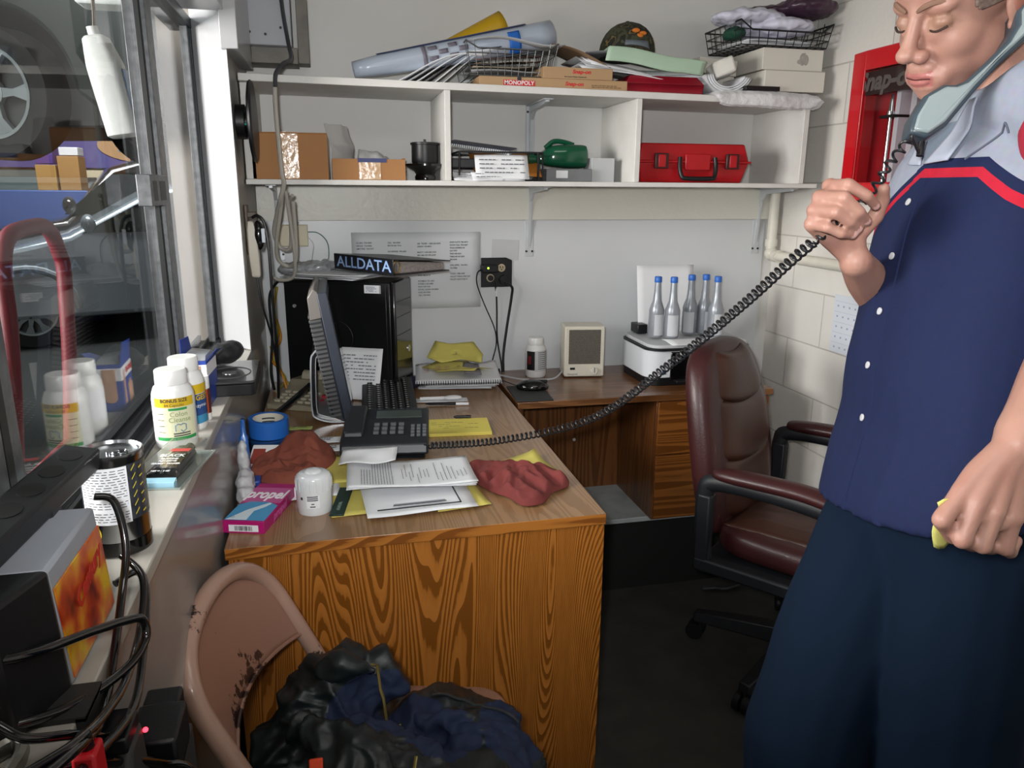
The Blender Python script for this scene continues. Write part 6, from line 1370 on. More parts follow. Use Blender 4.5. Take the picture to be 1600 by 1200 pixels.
# steel folding chair
def chipped(name='chipped_tan_paint', c0='#94705f', th=.35, st=(1, 1, 1)):
    m = M(name, c0, .36, coat=.2); nt = m.node_tree; n = nt.nodes; l = nt.links
    tc = n.new('ShaderNodeTexCoord'); a = n.new('ShaderNodeTexNoise'); a.inputs['Scale'].default_value = 38; a.inputs['Detail'].default_value = 8; a.inputs['Roughness'].default_value = .7
    c = n.new('ShaderNodeTexNoise'); c.inputs['Scale'].default_value = 7; c.inputs['Detail'].default_value = 2
    mp = n.new('ShaderNodeMapping'); mp.inputs['Scale'].default_value = st; l.new(tc.outputs['Object'], mp.inputs['Vector']); l.new(mp.outputs[0], a.inputs['Vector']); l.new(tc.outputs['Object'], c.inputs['Vector'])
    mu = n.new('ShaderNodeMath'); mu.operation = 'MULTIPLY'; l.new(a.outputs['Fac'], mu.inputs[0]); l.new(c.outputs['Fac'], mu.inputs[1])
    r = n.new('ShaderNodeValToRGB'); r.color_ramp.interpolation = 'LINEAR'; e = r.color_ramp.elements
    e[0].position = th; e[0].color = lin(c0); e[1].position = th+.02; e[1].color = lin('#2c1d1a')
    l.new(mu.outputs[0], r.inputs[0]); l.new(r.outputs[0], n['Principled BSDF'].inputs['Base Color']); return m
mch = chipped('chipped_brown_paint', '#8a6656', .33); mchf = chipped('chipped_tube_paint', '#a08070', .33)
t = thing('folding_chair', 'old tan painted steel folding chair with chipped paint before the desk', 'chair', (.022, 1.142, 0), rotz=R(-14.5))
def bx(z):
    for (za, xa), (zb, xb) in zip(BZ, BZ[1:]):
        if za <= z <= zb: return xa+(xb-xa)*(z-za)/(zb-za)
    return BZ[-1][1]
BZ = [(0, .13), (.44, -.091), (.58, -.162), (.66, -.203), (.74, -.243), (.80, -.262), (.90, -.28)]
b = MB(); hw = .172
arch_ = [(hw*math.cos(a), .644+.125*math.sin(a)**.85) for a in [PI-PI*k/14 for k in range(15)]]
path = [(bx(z), -hw, z) for z in (.02, .2, .44, .54)]+[(bx(z), y, z) for y, z in arch_]+[(bx(z), hw, z) for z in (.54, .44, .2, .02)]
b.tube(spline(path, 6), .0155, 14); obj('back_frame', b, mchf, t)
def bp(u, v):
    y = (u-.5)*2*hw*.97; c = 1-(2*u-1)**2; top = .644+.123*max(0, 1-(2*u-1)**2)**.43
    low = .585+.012*c; z = low+(top-low)*v
    return (bx(z)-.032*c*(1-.45*v)+.004, y, z)
b = MB(); b.grid(bp, 24, 14); obj('back_panel', b, mch, t, solid=.003, smooth=60)
b = MB()
for v in (0.0,): b.tube([bp(i/24, v) for i in range(25)], .004, 8)
obj('rolled_edge', b, mch, t)
b = MB(); b.loft([[(x, y, z) for x, y in rr2] for rr2, z in ((([(p[0], p[1]) for p in rr(-.17, .225, -.195, .195, .06, 0)]), .425), (([(p[0], p[1]) for p in rr(-.175, .23, -.20, .20, .06, 0)]), .435), (([(p[0], p[1]) for p in rr(-.175, .23, -.20, .20, .06, 0)]), .448), (([(p[0], p[1]) for p in rr(-.165, .22, -.19, .19, .06, 0)]), .455))]); obj('seat', b, mch, t, bev=.002)
for s in (-1, 1):
    b = MB(); b.tube([(.15, s*.175, .43), (-.04, s*.178, .25), (-.24, s*.18, .015)], .011, 10); obj('rear_leg', b, mch, t)
    for x, y in ((.12, s*hw), (-.24, s*.18)): b = MB(); b.cyl((x-.005, y, 0), (x-.003, y, .03), .016, 12); obj('rubber_foot', b, mblk, t)
b = MB(); b.cyl((-.16, -.18, .10), (-.16, .18, .10), .008, 8); obj('stretcher', b, mch, t)
# jacket heaped on the seat
mjk = M('jacket_black_green', '#0d1415', .48, bump=.2, bs=60, var=.3, vs=12, col2='#182224'); mjn = M('jacket_navy', '#101d38', .8, bump=.2, bs=250)
t = thing('jacket', 'dark padded jacket heaped on the seat of the tan folding chair', 'jacket', (.07, 1.06, .457))
def E_(b, x, y, z, rx, ry, rz_, an=0, ti=0): b.M = Matrix.Translation((x-.07, y-1.06, z-.457)) @ Matrix.Rotation(an, 4, 'Z') @ Matrix.Rotation(ti, 4, 'Y'); b.ell((0, 0, 0), (rx, ry, rz_)); b.M = Matrix()
b = MB()
for q in ((.05, 1.08, .48, .20, .17, .045), (-.05, 1.17, .54, .10, .08, .075, .4, -.3), (-.0, 1.19, .585, .075, .05, .055, .2), (.04, 1.18, .57, .05, .045, .045), (-.10, 1.12, .50, .075, .08, .07, .3), (.0, 1.02, .53, .09, .09, .065, .5), (.06, .98, .51, .09, .08, .06, -.3), (.14, 1.14, .50, .09, .07, .05, .2), (.20, 1.09, .485, .09, .09, .055), (.16, .98, .47, .11, .10, .07, .3), (-.06, .98, .49, .09, .09, .06), (-.03, .88, .43, .10, .04, .09), (.10, .86, .41, .12, .04, .10), (.22, .93, .42, .07, .08, .09), (.26, 1.05, .44, .045, .08, .07)): E_(b, *q)
def tubeW(b, pts, r):
    p = spline([(x-.07, y-1.06, z-.457) for x, y, z in pts], 6); n = len(p)
    b.tube(p, r, 10, radii=[r*(.45+.55*math.sin(PI*(i+.5)/n)) for i in range(n)])
pass
tubeW(b, [(-.12, 1.12, .56), (-.06, 1.05, .585), (.02, 1.0, .575), (.06, .93, .53)], .026); tubeW(b, [(.06, 1.05, .55), (.12, 1.0, .53), (.16, .92, .49)], .024); tubeW(b, [(-.08, 1.2, .6), (-.02, 1.15, .63), (.04, 1.14, .62)], .022); tubeW(b, [(-.1, 1.05, .54), (-.08, .96, .53), (-.05, .88, .47)], .02); tubeW(b, [(.1, 1.1, .54), (.18, 1.08, .535), (.25, 1.03, .5)], .02)
o = lump('padded_shell', b, [mjk, mjn], t, voxel=.0045, smooth=2, nz=.004, nscale=26, seed=6, ridge=.026, rscale=13)
for p in o.data.polygons:
    c = p.center+Vector((.07, 1.06, .457))
    if c.z > .47 and (((c.x-.05)/.10)**2+((c.y-1.10)/.075)**2+((c.z-.565)/.07)**2 < 1 or ((c.x-.13)/.07)**2+((c.y-1.05)/.05)**2 < 1 or ((c.x-.25)/.05)**2+((c.y-1.06)/.08)**2 < 1): p.material_index = 1
def onj(x, y, r=.0):  # highest point of the heap there
    z = max((v_.co.z for v_ in o.data.vertices if abs(v_.co.x+.07-x) < .008 and abs(v_.co.y+1.06-y) < .008), default=.05); return Vector((x-.07, y-1.06, z+r))
b = MB(); b.tube([onj(.03+.004*k, 1.165-.006*k, .001) for k in range(11)], .003, 6, flat=.5); obj('zip', b, M('brass_zip', '#8c7b46', .35, metal=.7), t)
b = MB(); b.tube([onj(.13+.0087*k, 1.145-.004*k, .001) for k in range(17)], .003, 6, flat=.5); obj('zip', b, M('dark_zip', '#22282a', .4), t)
b = MB(); b.tube([onj(.085-.004*k, .985-.009*k, .001) for k in range(11)], .003, 6, flat=.5); obj('zip', b, MATS['brass_zip'], t)
c = onj(-.06, .985, -.004); b = MB(); b.M = Matrix.Translation(c) @ Matrix.Rotation(R(62), 4, 'X'); b.box(-.012, .008, -.014, .012, 0, .007); obj('orange_tab', b, M('orange_tab', '#d8431a', .6), t, bev=.002)
# ================================================================ the man on the telephone
from mathutils.bvhtree import BVHTree
PB = Vector((.95, .96, 0))
HC = Vector((.944, 1.062, 1.676))
HM = Matrix.Translation(HC) @ Matrix.Rotation(R(184), 4, 'Z') @ Matrix.Rotation(R(28), 4, 'Y') @ Matrix.Rotation(R(-10), 4, 'X')
HL = Matrix.Translation(-PB) @ HM            # head space -> person space
def P(*p): return Vector(p)-PB
def cap_(b, pts, rad, n=5, seg=14):
    """tapering limb through the points with rounded ends and joints"""
    pts = [Vector(p) for p in pts]
    sp = spline(pts, n); m = len(sp)
    rs = []
    for i in range(m):
        f_ = i/n; k = min(int(f_), len(rad)-2); t_ = f_-k; t_ = t_*t_*(3-2*t_); rs.append(rad[k]+(rad[k+1]-rad[k])*t_)
    b.tube(sp, 0, seg, radii=rs)
    for p, r_ in ((sp[0], rs[0]), (sp[-1], rs[-1])): b.ell(p, (r_, r_, r_), 14, 8)
def hull_ell(b, c, r, mx): b.M = mx; b.ell(c, r, 22, 14); b.M = Matrix()
body = MB()
# head, in its own space: x forward, y to his left, z up
for c, r_ in (((-.010, 0, .045), (.098, .076, .083)), ((.045, 0, .058), (.048, .062, .052)), ((.032, 0, -.026), (.060, .060, .082)), ((.048, 0, -.074), (.042, .044, .034)), ((.076, 0, -.090), (.020, .022, .017)),
              ((.004, .049, -.050), (.045, .018, .036)), ((.004, -.049, -.050), (.045, .018, .036)), ((.044, .032, -.020), (.040, .030, .036)), ((.044, -.032, -.020), (.040, .030, .036)), ((.036, .030, -.052), (.044, .026, .034)), ((.036, -.030, -.052), (.044, .026, .034)), ((.062, 0, -.040), (.028, .034, .034)), ((.060, .02, .0), (.030, .028, .03)), ((.060, -.02, .0), (.030, .028, .03)),
              ((.068, .028, .037), (.022, .028, .013)), ((.068, -.028, .037), (.022, .028, .013)), ((.084, 0, .034), (.012, .016, .012)), ((.071, .033, .015), (.0165, .0155, .0115)), ((.071, -.033, .015), (.0165, .0155, .0115)),
              ((.101, .0155, -.0265), (.0125, .0105, .0105)), ((.101, -.0155, -.0265), (.0125, .0105, .0105)), ((.1135, 0, -.0185), (.0145, .015, .0125)), ((.086, 0, -.048), (.017, .026, .015)),
              ((.0965, .008, -.0565), (.007, .013, .0042)), ((.0965, -.008, -.0565), (.007, .013, .0042)), ((.092, .018, -.0592), (.006, .009, .004)), ((.092, -.018, -.0592), (.006, .009, .004)), ((.0955, 0, -.0675), (.0078, .019, .0058)), ((.084, 0, -.079), (.015, .026, .012)), ((.078, .02, -.066), (.016, .02, .02)), ((.078, -.02, -.066), (.016, .02, .02)),
              ((-.012, .079, .002), (.020, .008, .031)), ((-.012, -.079, .002), (.020, .008, .031)), ((-.006, .077, -.026), (.010, .008, .010)), ((-.006, -.077, -.026), (.010, .008, .010))): hull_ell(body, c, r_, HL)
body.M = HL
cap_(body, [(.086, 0, .026), (.099, 0, .004), (.1095, 0, -.014)], [.0105, .0105, .012])
cap_(body, [(-.035, 0, -.02), (-.05, 0, -.09)], [.062, .06])
body.M = Matrix()
cap_(body, [HL @ Vector((-.03, 0, -.03)), HL @ Vector((-.045, 0, -.085)), P(1.02, 1.045, 1.53), P(1.035, 1.045, 1.45)], [.06, .059, .062, .08])
# trunk and upper arms inside the clothes
cap_(body, [P(1.035, 1.045, 1.45), P(1.03, 1.03, 1.3), P(.96, .98, 1.08), P(.93, .955, .95)], [.10, .11, .11, .11])
cap_(body, [P(1.0, .90, 1.46), P(1.02, .84, 1.40), P(.985, .775, 1.305), P(.9475, .7604, 1.2769)], [.06, .055, .05, .047])
cap_(body, [P(1.06, 1.16, 1.42), P(1.06, 1.20, 1.34), P(1.0148, 1.1825, 1.1679)], [.06, .052, .042])
for hip, knee, ank in (((.91, 1.02, .90), (.735, .915, .50), (.80, 1.00, .10)), ((.93, .86, .90), (.845, .775, .50), (.92, .84, .10))): cap_(body, [P(*hip), P(*knee), P(*ank)], [.085, .06, .045])
# hands
HANDS = dict(
    RI=[(.7235, 1.0249, 1.416), (.7237, .9829, 1.4177), (.7479, .9733, 1.4028), (.7737, .9848, 1.3892)], RM=[(.7047, 1.0197, 1.3994), (.7099, .9709, 1.4), (.7326, .9657, 1.3807), (.7564, .9779, 1.3677)],
    RR=[(.6964, 1.0168, 1.3811), (.7006, .973, 1.3796), (.7228, .9698, 1.3672), (.7441, .9779, 1.3568)], RP=[(.6948, 1.0173, 1.3616), (.6976, .984, 1.3586), (.7169, .9771, 1.3498), (.7397, .9818, 1.3475)],
    RT=[(.7815, 1.0334, 1.3394), (.8148, 1.0342, 1.3719), (.816, 1.0247, 1.3969), (.8081, 1.0148, 1.4128)],
    LI=[(.673, .6569, 1.0829), (.6415, .647, 1.0578), (.674, .6611, 1.0277), (.7053, .6729, 1.0319)], LM=[(.6813, .6445, 1.0758), (.664, .638, 1.0358), (.702, .6589, 1.0162), (.7234, .6694, 1.0268)],
    LR=[(.7001, .6374, 1.0656), (.6907, .6358, 1.027), (.7244, .6556, 1.0114), (.7422, .6648, 1.0221)], LP=[(.7268, .6373, 1.0569), (.724, .6365, 1.0192), (.7475, .6507, 1.0056), (.7639, .6595, 1.0134)],
    LT=[(.7557, .6903, 1.0823), (.7292, .6964, 1.0618), (.6982, .6898, 1.0494), (.6812, .6818, 1.044)])
RADS = dict(I=[.0112, .0098, .0088, .0075], M=[.0115, .0100, .0090, .0076], R=[.0108, .0095, .0085, .0072], P=[.0098, .0086, .0078, .0066], T=[.0145, .0122, .0108, .0088])
def seg_(b, pts, rad):
    for i in range(len(pts)-1):
        a, c = Vector(pts[i]), Vector(pts[i+1]); k = 6
        b.tube([a+(c-a)*j/k for j in range(k+1)], 0, 14, radii=[rad[i]+(rad[i+1]-rad[i])*j/k-.0007*math.sin(PI*j/k) for j in range(k+1)])
    for p, r_ in zip(pts, rad): b.ell(p, (r_, r_, r_), 14, 8)
for k_, pts in HANDS.items(): seg_(body, [P(*p) for p in pts], [r_*(1.1 if k_[0] == 'L' else 1.03) for r_ in RADS[k_[1]]])
for a, c in (('LI', 'LM'), ('LM', 'LR'), ('LR', 'LP'), ('RI', 'RM'), ('RM', 'RR'), ('RR', 'RP')):
    body.ell(P(*[(x*.72+y*.28+u*.72+w_*.28)/2 for x, y, u, w_ in zip(HANDS[a][0], HANDS[a][1], HANDS[c][0], HANDS[c][1])]), (.009, .009, .009), 12, 8)
RWr, LWr = P(.7835, 1.0268, 1.3045), P(.7524, .6716, 1.1289)
for k_, q in (('RI', .9), ('RM', 1), ('RR', 1), ('RP', .95)):
    a = P(*HANDS[k_][0]); cap_(body, [a, a*.5+RWr*.5+Vector((.01, .012, .0)), RWr], [.0125, .016, .0175])
cap_(body, [P(*HANDS['RT'][0]), RWr], [.0165, .018])
for k_ in ('LI', 'LM', 'LR', 'LP'):
    a = P(*HANDS[k_][0]); cap_(body, [a, a*.55+LWr*.45+Vector((.0, .004, .002)), LWr], [.0125, .0155, .021])
cap_(body, [P(*HANDS['LT'][0]), LWr*.6+P(*HANDS['LT'][0])*.4, LWr], [.015, .018, .021])
cap_(body, [RWr, P(0.875, 1.0989, 1.255), P(1.0148, 1.1825, 1.1679)], [.0245, .034, .040])
cap_(body, [LWr, P(.775, .682, 1.150), P(.86, .72, 1.215), P(.9475, .7604, 1.2769)], [.0255, .029, .041, .045])
def skin():
    m = M('skin', '#a27b6c', .48, var=.5, vs=16, col2='#93655b', bump=.12, bs=350)
    b = m.node_tree.nodes['Principled BSDF']; b.inputs['Subsurface Weight'].default_value = .12; b.inputs['Subsurface Radius'].default_value = (.01, .004, .002); b.inputs['Subsurface Scale'].default_value = .6
    return m
mlip = M('lips', '#a16660', .38); mnail = M('fingernail', '#cfa39a', .25, coat=.3); mlidc = M('eyelid_skin', '#8f6c5a', .45)
man = lump('person', body, [skin(), mlip, mnail, mlidc], None, voxel=.0026, smooth=7, fac=.5)
tag(man, 'man in a navy work shirt with head bent over a phone on his shoulder', 'person'); man.location = PB
HI = HL.inverted(); me = man.data
bm = bmesh.new(); bm.from_mesh(me)   # soften cheeks, temples and jaw, keep nose, lips and lids
sel = []
for v in bm.verts:
    if v.co.z > 1.45:
        h = HI @ v.co
        if h.z > -.13 and not (h.x > .083 and abs(h.y) < .03 and -.08 < h.z < .03) and not (abs(h.y) > .068) and not (h.x > .066 and abs(h.y) < .052 and .002 < h.z < .03): sel.append(v)
for _ in range(22): bmesh.ops.smooth_vert(bm, verts=sel, factor=.5, use_axis_x=True, use_axis_y=True, use_axis_z=True)
bm.to_mesh(me); bm.free(); me.update()
tips = [(P(*HANDS[k_][3]), (P(*HANDS[k_][3])-P(*HANDS[k_][2])).normalized()) for k_ in ('RI', 'RM', 'RR', 'RP')]
vdir = Vector((-.60, -.79, .0)).normalized()
for p in me.polygons:
    c = p.center
    if c.z > 1.48:
        h = HI @ c; n_ = HI.to_3x3() @ p.normal
        if h.x > .086 and abs(h.y) < .0245-.25*max(0, abs(h.z+.061)-.006) and -.0755 < h.z < -.0525+.0015*(abs(h.y) > .004) and n_.x > .1: p.material_index = 1
        elif h.x > .07 and .018 < abs(h.y) < .049 and .004 < h.z < .026: p.material_index = 3
    elif c.x+PB.x < .80 and c.z > 1.33:
        for t_, d_ in tips:
            nn = (vdir-d_*vdir.dot(d_)).normalized()
            q = c-(t_-d_*.0005+nn*.0065)
            if abs(q.dot(d_)) < .0062 and abs(q.dot(nn.cross(d_))) < .0048 and p.normal.dot(nn) > .35: p.material_index = 2
def hpart(name, b, m, **k):
    b.v = [tuple(HL @ Vector(v)) for v in b.v]; return obj(name, b, m, man, **k)
mhair = M('short_hair', '#5d4c42', .8, var=.6, vs=160, col2='#8a7a70', bump=.5, bs=420)
b = MB()
def hairpt(u, v):
    th = u*2*PI; ph = v*PI*.62
    return (-.010+.1005*math.sin(ph)*math.cos(th), .0785*math.sin(ph)*math.sin(th), .045+.0855*math.cos(ph))
NU, NV = 150, 84
full = [[hairpt(i/NU, j/NV) for i in range(NU)] for j in range(NV+1)]
def hairy(p): x, y, z = p; return z > .080 if x > .065 else (z > .02+3*(x-.045) if x > .045 else z > .02-1.28*(.045-x) if x > .012 else z > -.02 if x > .0 else z > -.05)
vs_, fs_, ix = [], [], {}
for j in range(NV):
    for i in range(NU):
        q = [(j, i), (j, (i+1) % NU), (j+1, (i+1) % NU), (j+1, i)]
        if all(hairy(full[a][c]) for a, c in q):
            f_ = []
            for a, c in q:
                if (a, c) not in ix: ix[(a, c)] = len(vs_); vs_.append(full[a][c])
                f_.append(ix[(a, c)])
            fs_.append(f_)
b.add(vs_, fs_); hpart('hair', b, mhair, solid=.003, smooth=80)
for s in (-1, 1):
    b = MB(); b.tube(spline([(.0945, s*.010, .036), (.0935, s*.022, .0425), (.086, s*.036, .0455), (.073, s*.050, .040)], 5), .0032, 8, radii=[.0012+.0016*math.sin(PI*(i+1)/17) for i in range(16)], flat=1.5); hpart('eyebrow', b, M('brow_hair', '#76594a', .9))
    b = MB(); b.tube(spline([(.0855, s*.019, .0085), (.0885, s*.028, .0055), (.0875, s*.037, .006), (.0805, s*.047, .0095)], 5), .0018, 6); hpart('eyelashes', b, M('lash_dark', '#35231d', .7))
    b = MB(); b.ell((-.010, s*.0845, .004), (.011, .0035, .018), 14, 8); hpart('ear_hollow', b, M('ear_inner', '#8d5a4c', .6))
b = MB(); b.tube(spline([(.0965, .0215, -.0622), (.1005, .012, -.0612), (.1025, 0, -.0618), (.1005, -.012, -.0612), (.0965, -.0215, -.0622)], 5), .0011, 6); hpart('mouth_line', b, M('mouth_dark', '#4a2220', .6))

# clothes -------------------------------------------------------------
FW = Vector((-.98, .2, 0)).normalized(); LT_ = Vector((-.2, -.98, 0)).normalized()
def ring(c, w_, df, db, n=36, p=.8, tf=0, tl=0):
    o = []
    for k in range(n):
        a = 2*PI*k/n; cs, sn = math.cos(a), math.sin(a)
        x = (abs(cs)**p)*(df if cs > 0 else -db); y = (abs(sn)**p)*(w_ if sn > 0 else -w_)
        o.append(tuple(P(*c)+FW*x+LT_*y+Vector((0, 0, tf*x/df+tl*y/w_))))
    return o
def shirt_material():
    m = bpy.data.materials.new('work_shirt'); m.use_nodes = True; nt = m.node_tree; n = nt.nodes; l = nt.links; bs_ = n['Principled BSDF']
    tc = n.new('ShaderNodeTexCoord'); sp = n.new('ShaderNodeSeparateXYZ'); l.new(tc.outputs['Object'], sp.inputs[0])
    def math_(op, a, b_=None, c=None):
        q = n.new('ShaderNodeMath'); q.operation = op
        for i, v in enumerate((a, b_, c)):
            if v is None: continue
            if isinstance(v, (int, float)): q.inputs[i].default_value = v
            else: l.new(v, q.inputs[i])
        return q.outputs[0]
    dy = math_('MAXIMUM', math_('SUBTRACT', sp.outputs['Y'], 1.062-PB.y), 0)
    far = math_('MAXIMUM', math_('SUBTRACT', .945-PB.y, sp.outputs['Y']), 0)
    h = math_('ADD', math_('ADD', sp.outputs['Z'], math_('MULTIPLY', dy, .85)), math_('MULTIPLY', far, .55))   # height above the hem, skewed like the yoke seam
    mr = n.new('ShaderNodeMapRange'); mr.inputs['From Min'].default_value = 1.40; mr.inputs['From Max'].default_value = 1.50; l.new(h, mr.inputs['Value'])
    r = n.new('ShaderNodeValToRGB'); r.color_ramp.interpolation = 'CONSTANT'; e = r.color_ramp.elements
    navy = lin('#182142'); e[0].color = navy; e[1].position = .30; e[1].color = lin('#b01f33')
    x = e.new(.44); x.color = navy; x = e.new(.58); x.color = lin('#8e94a2')
    l.new(mr.outputs[0], r.inputs[0])
    t1 = n.new('ShaderNodeTexNoise'); t1.inputs['Scale'].default_value = 90; t1.inputs['Detail'].default_value = 3; l.new(tc.outputs['Object'], t1.inputs['Vector'])
    mx = n.new('ShaderNodeMix'); mx.data_type = 'RGBA'; mx.blend_type = 'MULTIPLY'; mx.inputs['Factor'].default_value = .25; l.new(r.outputs[0], mx.inputs['A']); l.new(t1.outputs['Color'], mx.inputs['B']); l.new(mx.outputs['Result'], bs_.inputs['Base Color'])
    t2 = n.new('ShaderNodeTexNoise'); t2.inputs['Scale'].default_value = 500; l.new(tc.outputs['Object'], t2.inputs['Vector'])
    bp_ = n.new('ShaderNodeBump'); bp_.inputs['Strength'].default_value = .15; bp_.inputs['Distance'].default_value = .001; l.new(t2.outputs['Fac'], bp_.inputs['Height']); l.new(bp_.outputs['Normal'], bs_.inputs['Normal'])
    bs_.inputs['Roughness'].default_value = .85; bs_.inputs['Specular IOR Level'].default_value = .2; return m
msh = shirt_material()
b = MB()
b.loft([ring((.903, .945, .938), .212, .138, .13, tf=-.022, tl=.035), ring((.906, .95, .975), .208, .132, .13, tf=-.02, tl=.03), ring((.928, .960, 1.06), .200, .124, .125), ring((.955, .975, 1.14), .195, .142, .12), ring((.985, .995, 1.225), .195, .147, .12), ring((1.005, 1.015, 1.31), .20, .14, .12), ring((1.022, 1.03, 1.39), .198, .130, .12), ring((1.035, 1.04, 1.45), .19, .115, .11), ring((1.04, 1.045, 1.495), .155, .095, .09), ring((1.03, 1.045, 1.53), .10, .085, .075), ring((1.025, 1.045, 1.555), .078, .078, .07)])
cap_(b, [P(1.00, 1.00, 1.515), P(.995, .93, 1.53), P(.998, .872, 1.49), P(1.0, .84, 1.44)], [.06, .07, .078, .07])
cap_(b, [P(1.05, 1.10, 1.49), P(1.065, 1.18, 1.45), P(1.06, 1.20, 1.38), P(1.05, 1.185, 1.31)], [.05, .068, .075, .075])
shirt = lump('work_shirt', b, msh, man, voxel=.0055, smooth=6, fac=.5)
co_ = shirt.data.vertices
nr_ = [v.normal.copy() for v in co_]
for v, nn in zip(co_, nr_):   # soft vertical folds, stronger towards the hem, pulls near the shoulder
    z = v.co.z; y = v.co.y
    f1 = noise.noise(Vector((v.co.x*7, y*7, z*1.6+2))); f2 = 1-abs(noise.noise(Vector((v.co.x*9+4, y*9, z*4))))*2
    v.co += nn*(.010*f1*(1.25-z if z < 1.25 else 0)*2.2+.004*f2*(1 if z < 1.42 else .8))
shirt.data.update()
bv = BVHTree.FromPolygons([v.co for v in shirt.data.vertices], [tuple(p.vertices) for p in shirt.data.polygons])
def onshirt(p, off=.002):
    q, nn, _, _ = bv.ray_cast(p+FW*.25, -FW)
    if q is None: q, nn, _, _ = bv.find_nearest(p)
    return q+nn*off, nn
BT = [(.9015, 1.0562, 1.3917), (.8715, 1.0414, 1.3093), (.8415, 1.0261, 1.2248), (.8155, 1.0104, 1.1423), (.7925, .9945, 1.0618)]
line = spline([P(.93, 1.063, 1.50), P(.915, 1.062, 1.44)]+[P(*q) for q in BT]+[P(.78, .98, .935)], 5)
b = MB(); rows_ = []
for q in line: rows_.append([tuple(onshirt(q+LT_*s, o_)[0]) for s, o_ in ((-.021, -.002), (-.019, .0022), (0, .0026), (.0175, .0022), (.0195, -.002))])
b.loft(rows_, cap=False, closed=False); obj('placket', b, msh, shirt, smooth=60)
mpearl = M('pearl_button', '#b4b4b8', .2, coat=.6)
for q in BT:
    p_, nn = onshirt(P(*q), .003); b = MB(); b.M = Matrix.Translation(p_) @ Vector((0, 0, 1)).rotation_difference(nn).to_matrix().to_4x4(); b.lathe([(.0052, 0), (.006, .0012), (.0056, .0026), (.004, .0032), (.001, .0028)], 20); obj('button', b, mpearl, shirt)
    
b = MB(); b.M = Matrix()
V1, V2, V3 = P(.915, 1.12, 1.505), P(.915, 1.03, 1.515), P(.925, 1.068, 1.448)
b.grid(lambda u, v: tuple(onshirt((V1*(1-u)+V2*u)*(1-v)+V3*v, .0035)[0]), 8, 8); obj('undershirt', b, M('blue_grey_tee', '#5f6a78', .85), shirt, smooth=80)
mgc = M('grey_collar', '#979dab', .85, bump=.15, bs=400)
for A, B_, C_ in ((V1+Vector((.03, .012, .025)), V3+Vector((0, .006, 0)), P(.90, 1.12, 1.45)), (V2+Vector((.035, -.02, .025)), V3+Vector((0, -.006, 0)), P(.905, 1.01, 1.452))):
    b = MB(); b.grid(lambda u, v: tuple(onshirt((A*(1-v)+B_*v)*(1-u)+(A*(1-v)*.9+C_*v+A*.1*(1-v)+(C_-B_)*.35*(1-v))*u, .006)[0]), 6, 8); obj('collar', b, mgc, shirt, solid=.003, smooth=80)
# breast pocket edge and pen loop
b = MB(); b.tube([onshirt(q, .001)[0] for q in spline([P(.90, .985, 1.455), P(.905, .965, 1.475), P(.915, .945, 1.50), P(.918, .94, 1.503), P(.915, .937, 1.49)], 5)], .0016, 6); obj('pocket_seam', b, M('seam_dark_grey', '#4c5160', .8), shirt)
# red sleeve edge on his left
b = MB(); cap_(b, [P(.992, .865, 1.49), P(1.005, .825, 1.42), P(.985, .80, 1.335)], [.082, .093, .089]); sl_ = lump('sleeve', b, M('red_sleeve', '#941b30', .85, bump=.15, bs=400), shirt, voxel=.006, smooth=4, nz=.003, nscale=14)
b = MB(); cap_(b, [P(.978, .80, 1.30), P(.98, .80, 1.33)], [.086, .090]); obj('cuff', b, M('navy_cloth_plain', '#212c50', .85), sl_, smooth=60)
mpt = M('work_trousers', '#081728', .9, bump=.2, bs=350, var=.25, vs=5, col2='#071423', spec=.15)
b = MB()
b.loft([ring((.89, .95, .72), .10, .05, .06), ring((.905, .95, .78), .165, .105, .11), ring((.91, .952, .86), .18, .10, .11), ring((.912, .952, .95), .182, .095, .11), ring((.925, .96, 1.02), .178, .09, .11)])
cap_(b, [P(.90, 1.0, .85), P(.81, .957, .74), P(.722, .915, .60), P(.705, .905, .50), P(.735, .94, .30), P(.775, .985, .07)], [.118, .108, .096, .098, .092, .088])
cap_(b, [P(.925, .865, .88), P(.885, .825, .74), P(.855, .79, .60), P(.85, .785, .50), P(.885, .815, .30), P(.91, .835, .07)], [.12, .112, .10, .098, .092, .09])
tr_ = lump('trousers', b, mpt, man, voxel=.006, smooth=14, fac=.6)
nr_ = [v.normal.copy() for v in tr_.data.vertices]
for v, nn in zip(tr_.data.vertices, nr_):
    z = v.co.z; v.co += nn*(.006*noise.noise(Vector((v.co.x*9, v.co.y*9, z*3)))+.006*(1-2*abs(noise.noise(Vector((v.co.x*5+3, v.co.y*5, z*9)))))*max(.25, min(1, (.85-z)*3)))
    v.co.z = max(v.co.z, .02)
tr_.data.update()
for x, y, an in ((.755, .985, 180-8), (.89, .835, 180-16)):
    b = MB(); b.M = Matrix.Translation(P(x, y, 0)) @ Matrix.Rotation(R(an), 4, 'Z')
    b.loft([[(cx+hx*math.cos(a), hy*math.sin(a)*(1+.12*math.cos(a)), z) for a in [k*2*PI/24 for k in range(24)]] for z, cx, hx, hy in ((.012, .045, .145, .05), (.03, .045, .147, .052), (.06, .04, .138, .05), (.085, .01, .10, .046), (.13, -.02, .062, .045))]); sh_ = obj('shoe', b, M('black_leather_shoe', '#141312', .4), man, smooth=60)
    b = MB(); b.M = Matrix.Translation(P(x, y, 0)) @ Matrix.Rotation(R(an), 4, 'Z'); b.loft([[(cx+hx*math.cos(a), hy*math.sin(a)*(1+.12*math.cos(a)), z) for a in [k*2*PI/24 for k in range(24)]] for z, cx, hx, hy in ((0, .045, .150, .054), (.013, .045, .150, .054))]); obj('sole', b, mblk, sh_)

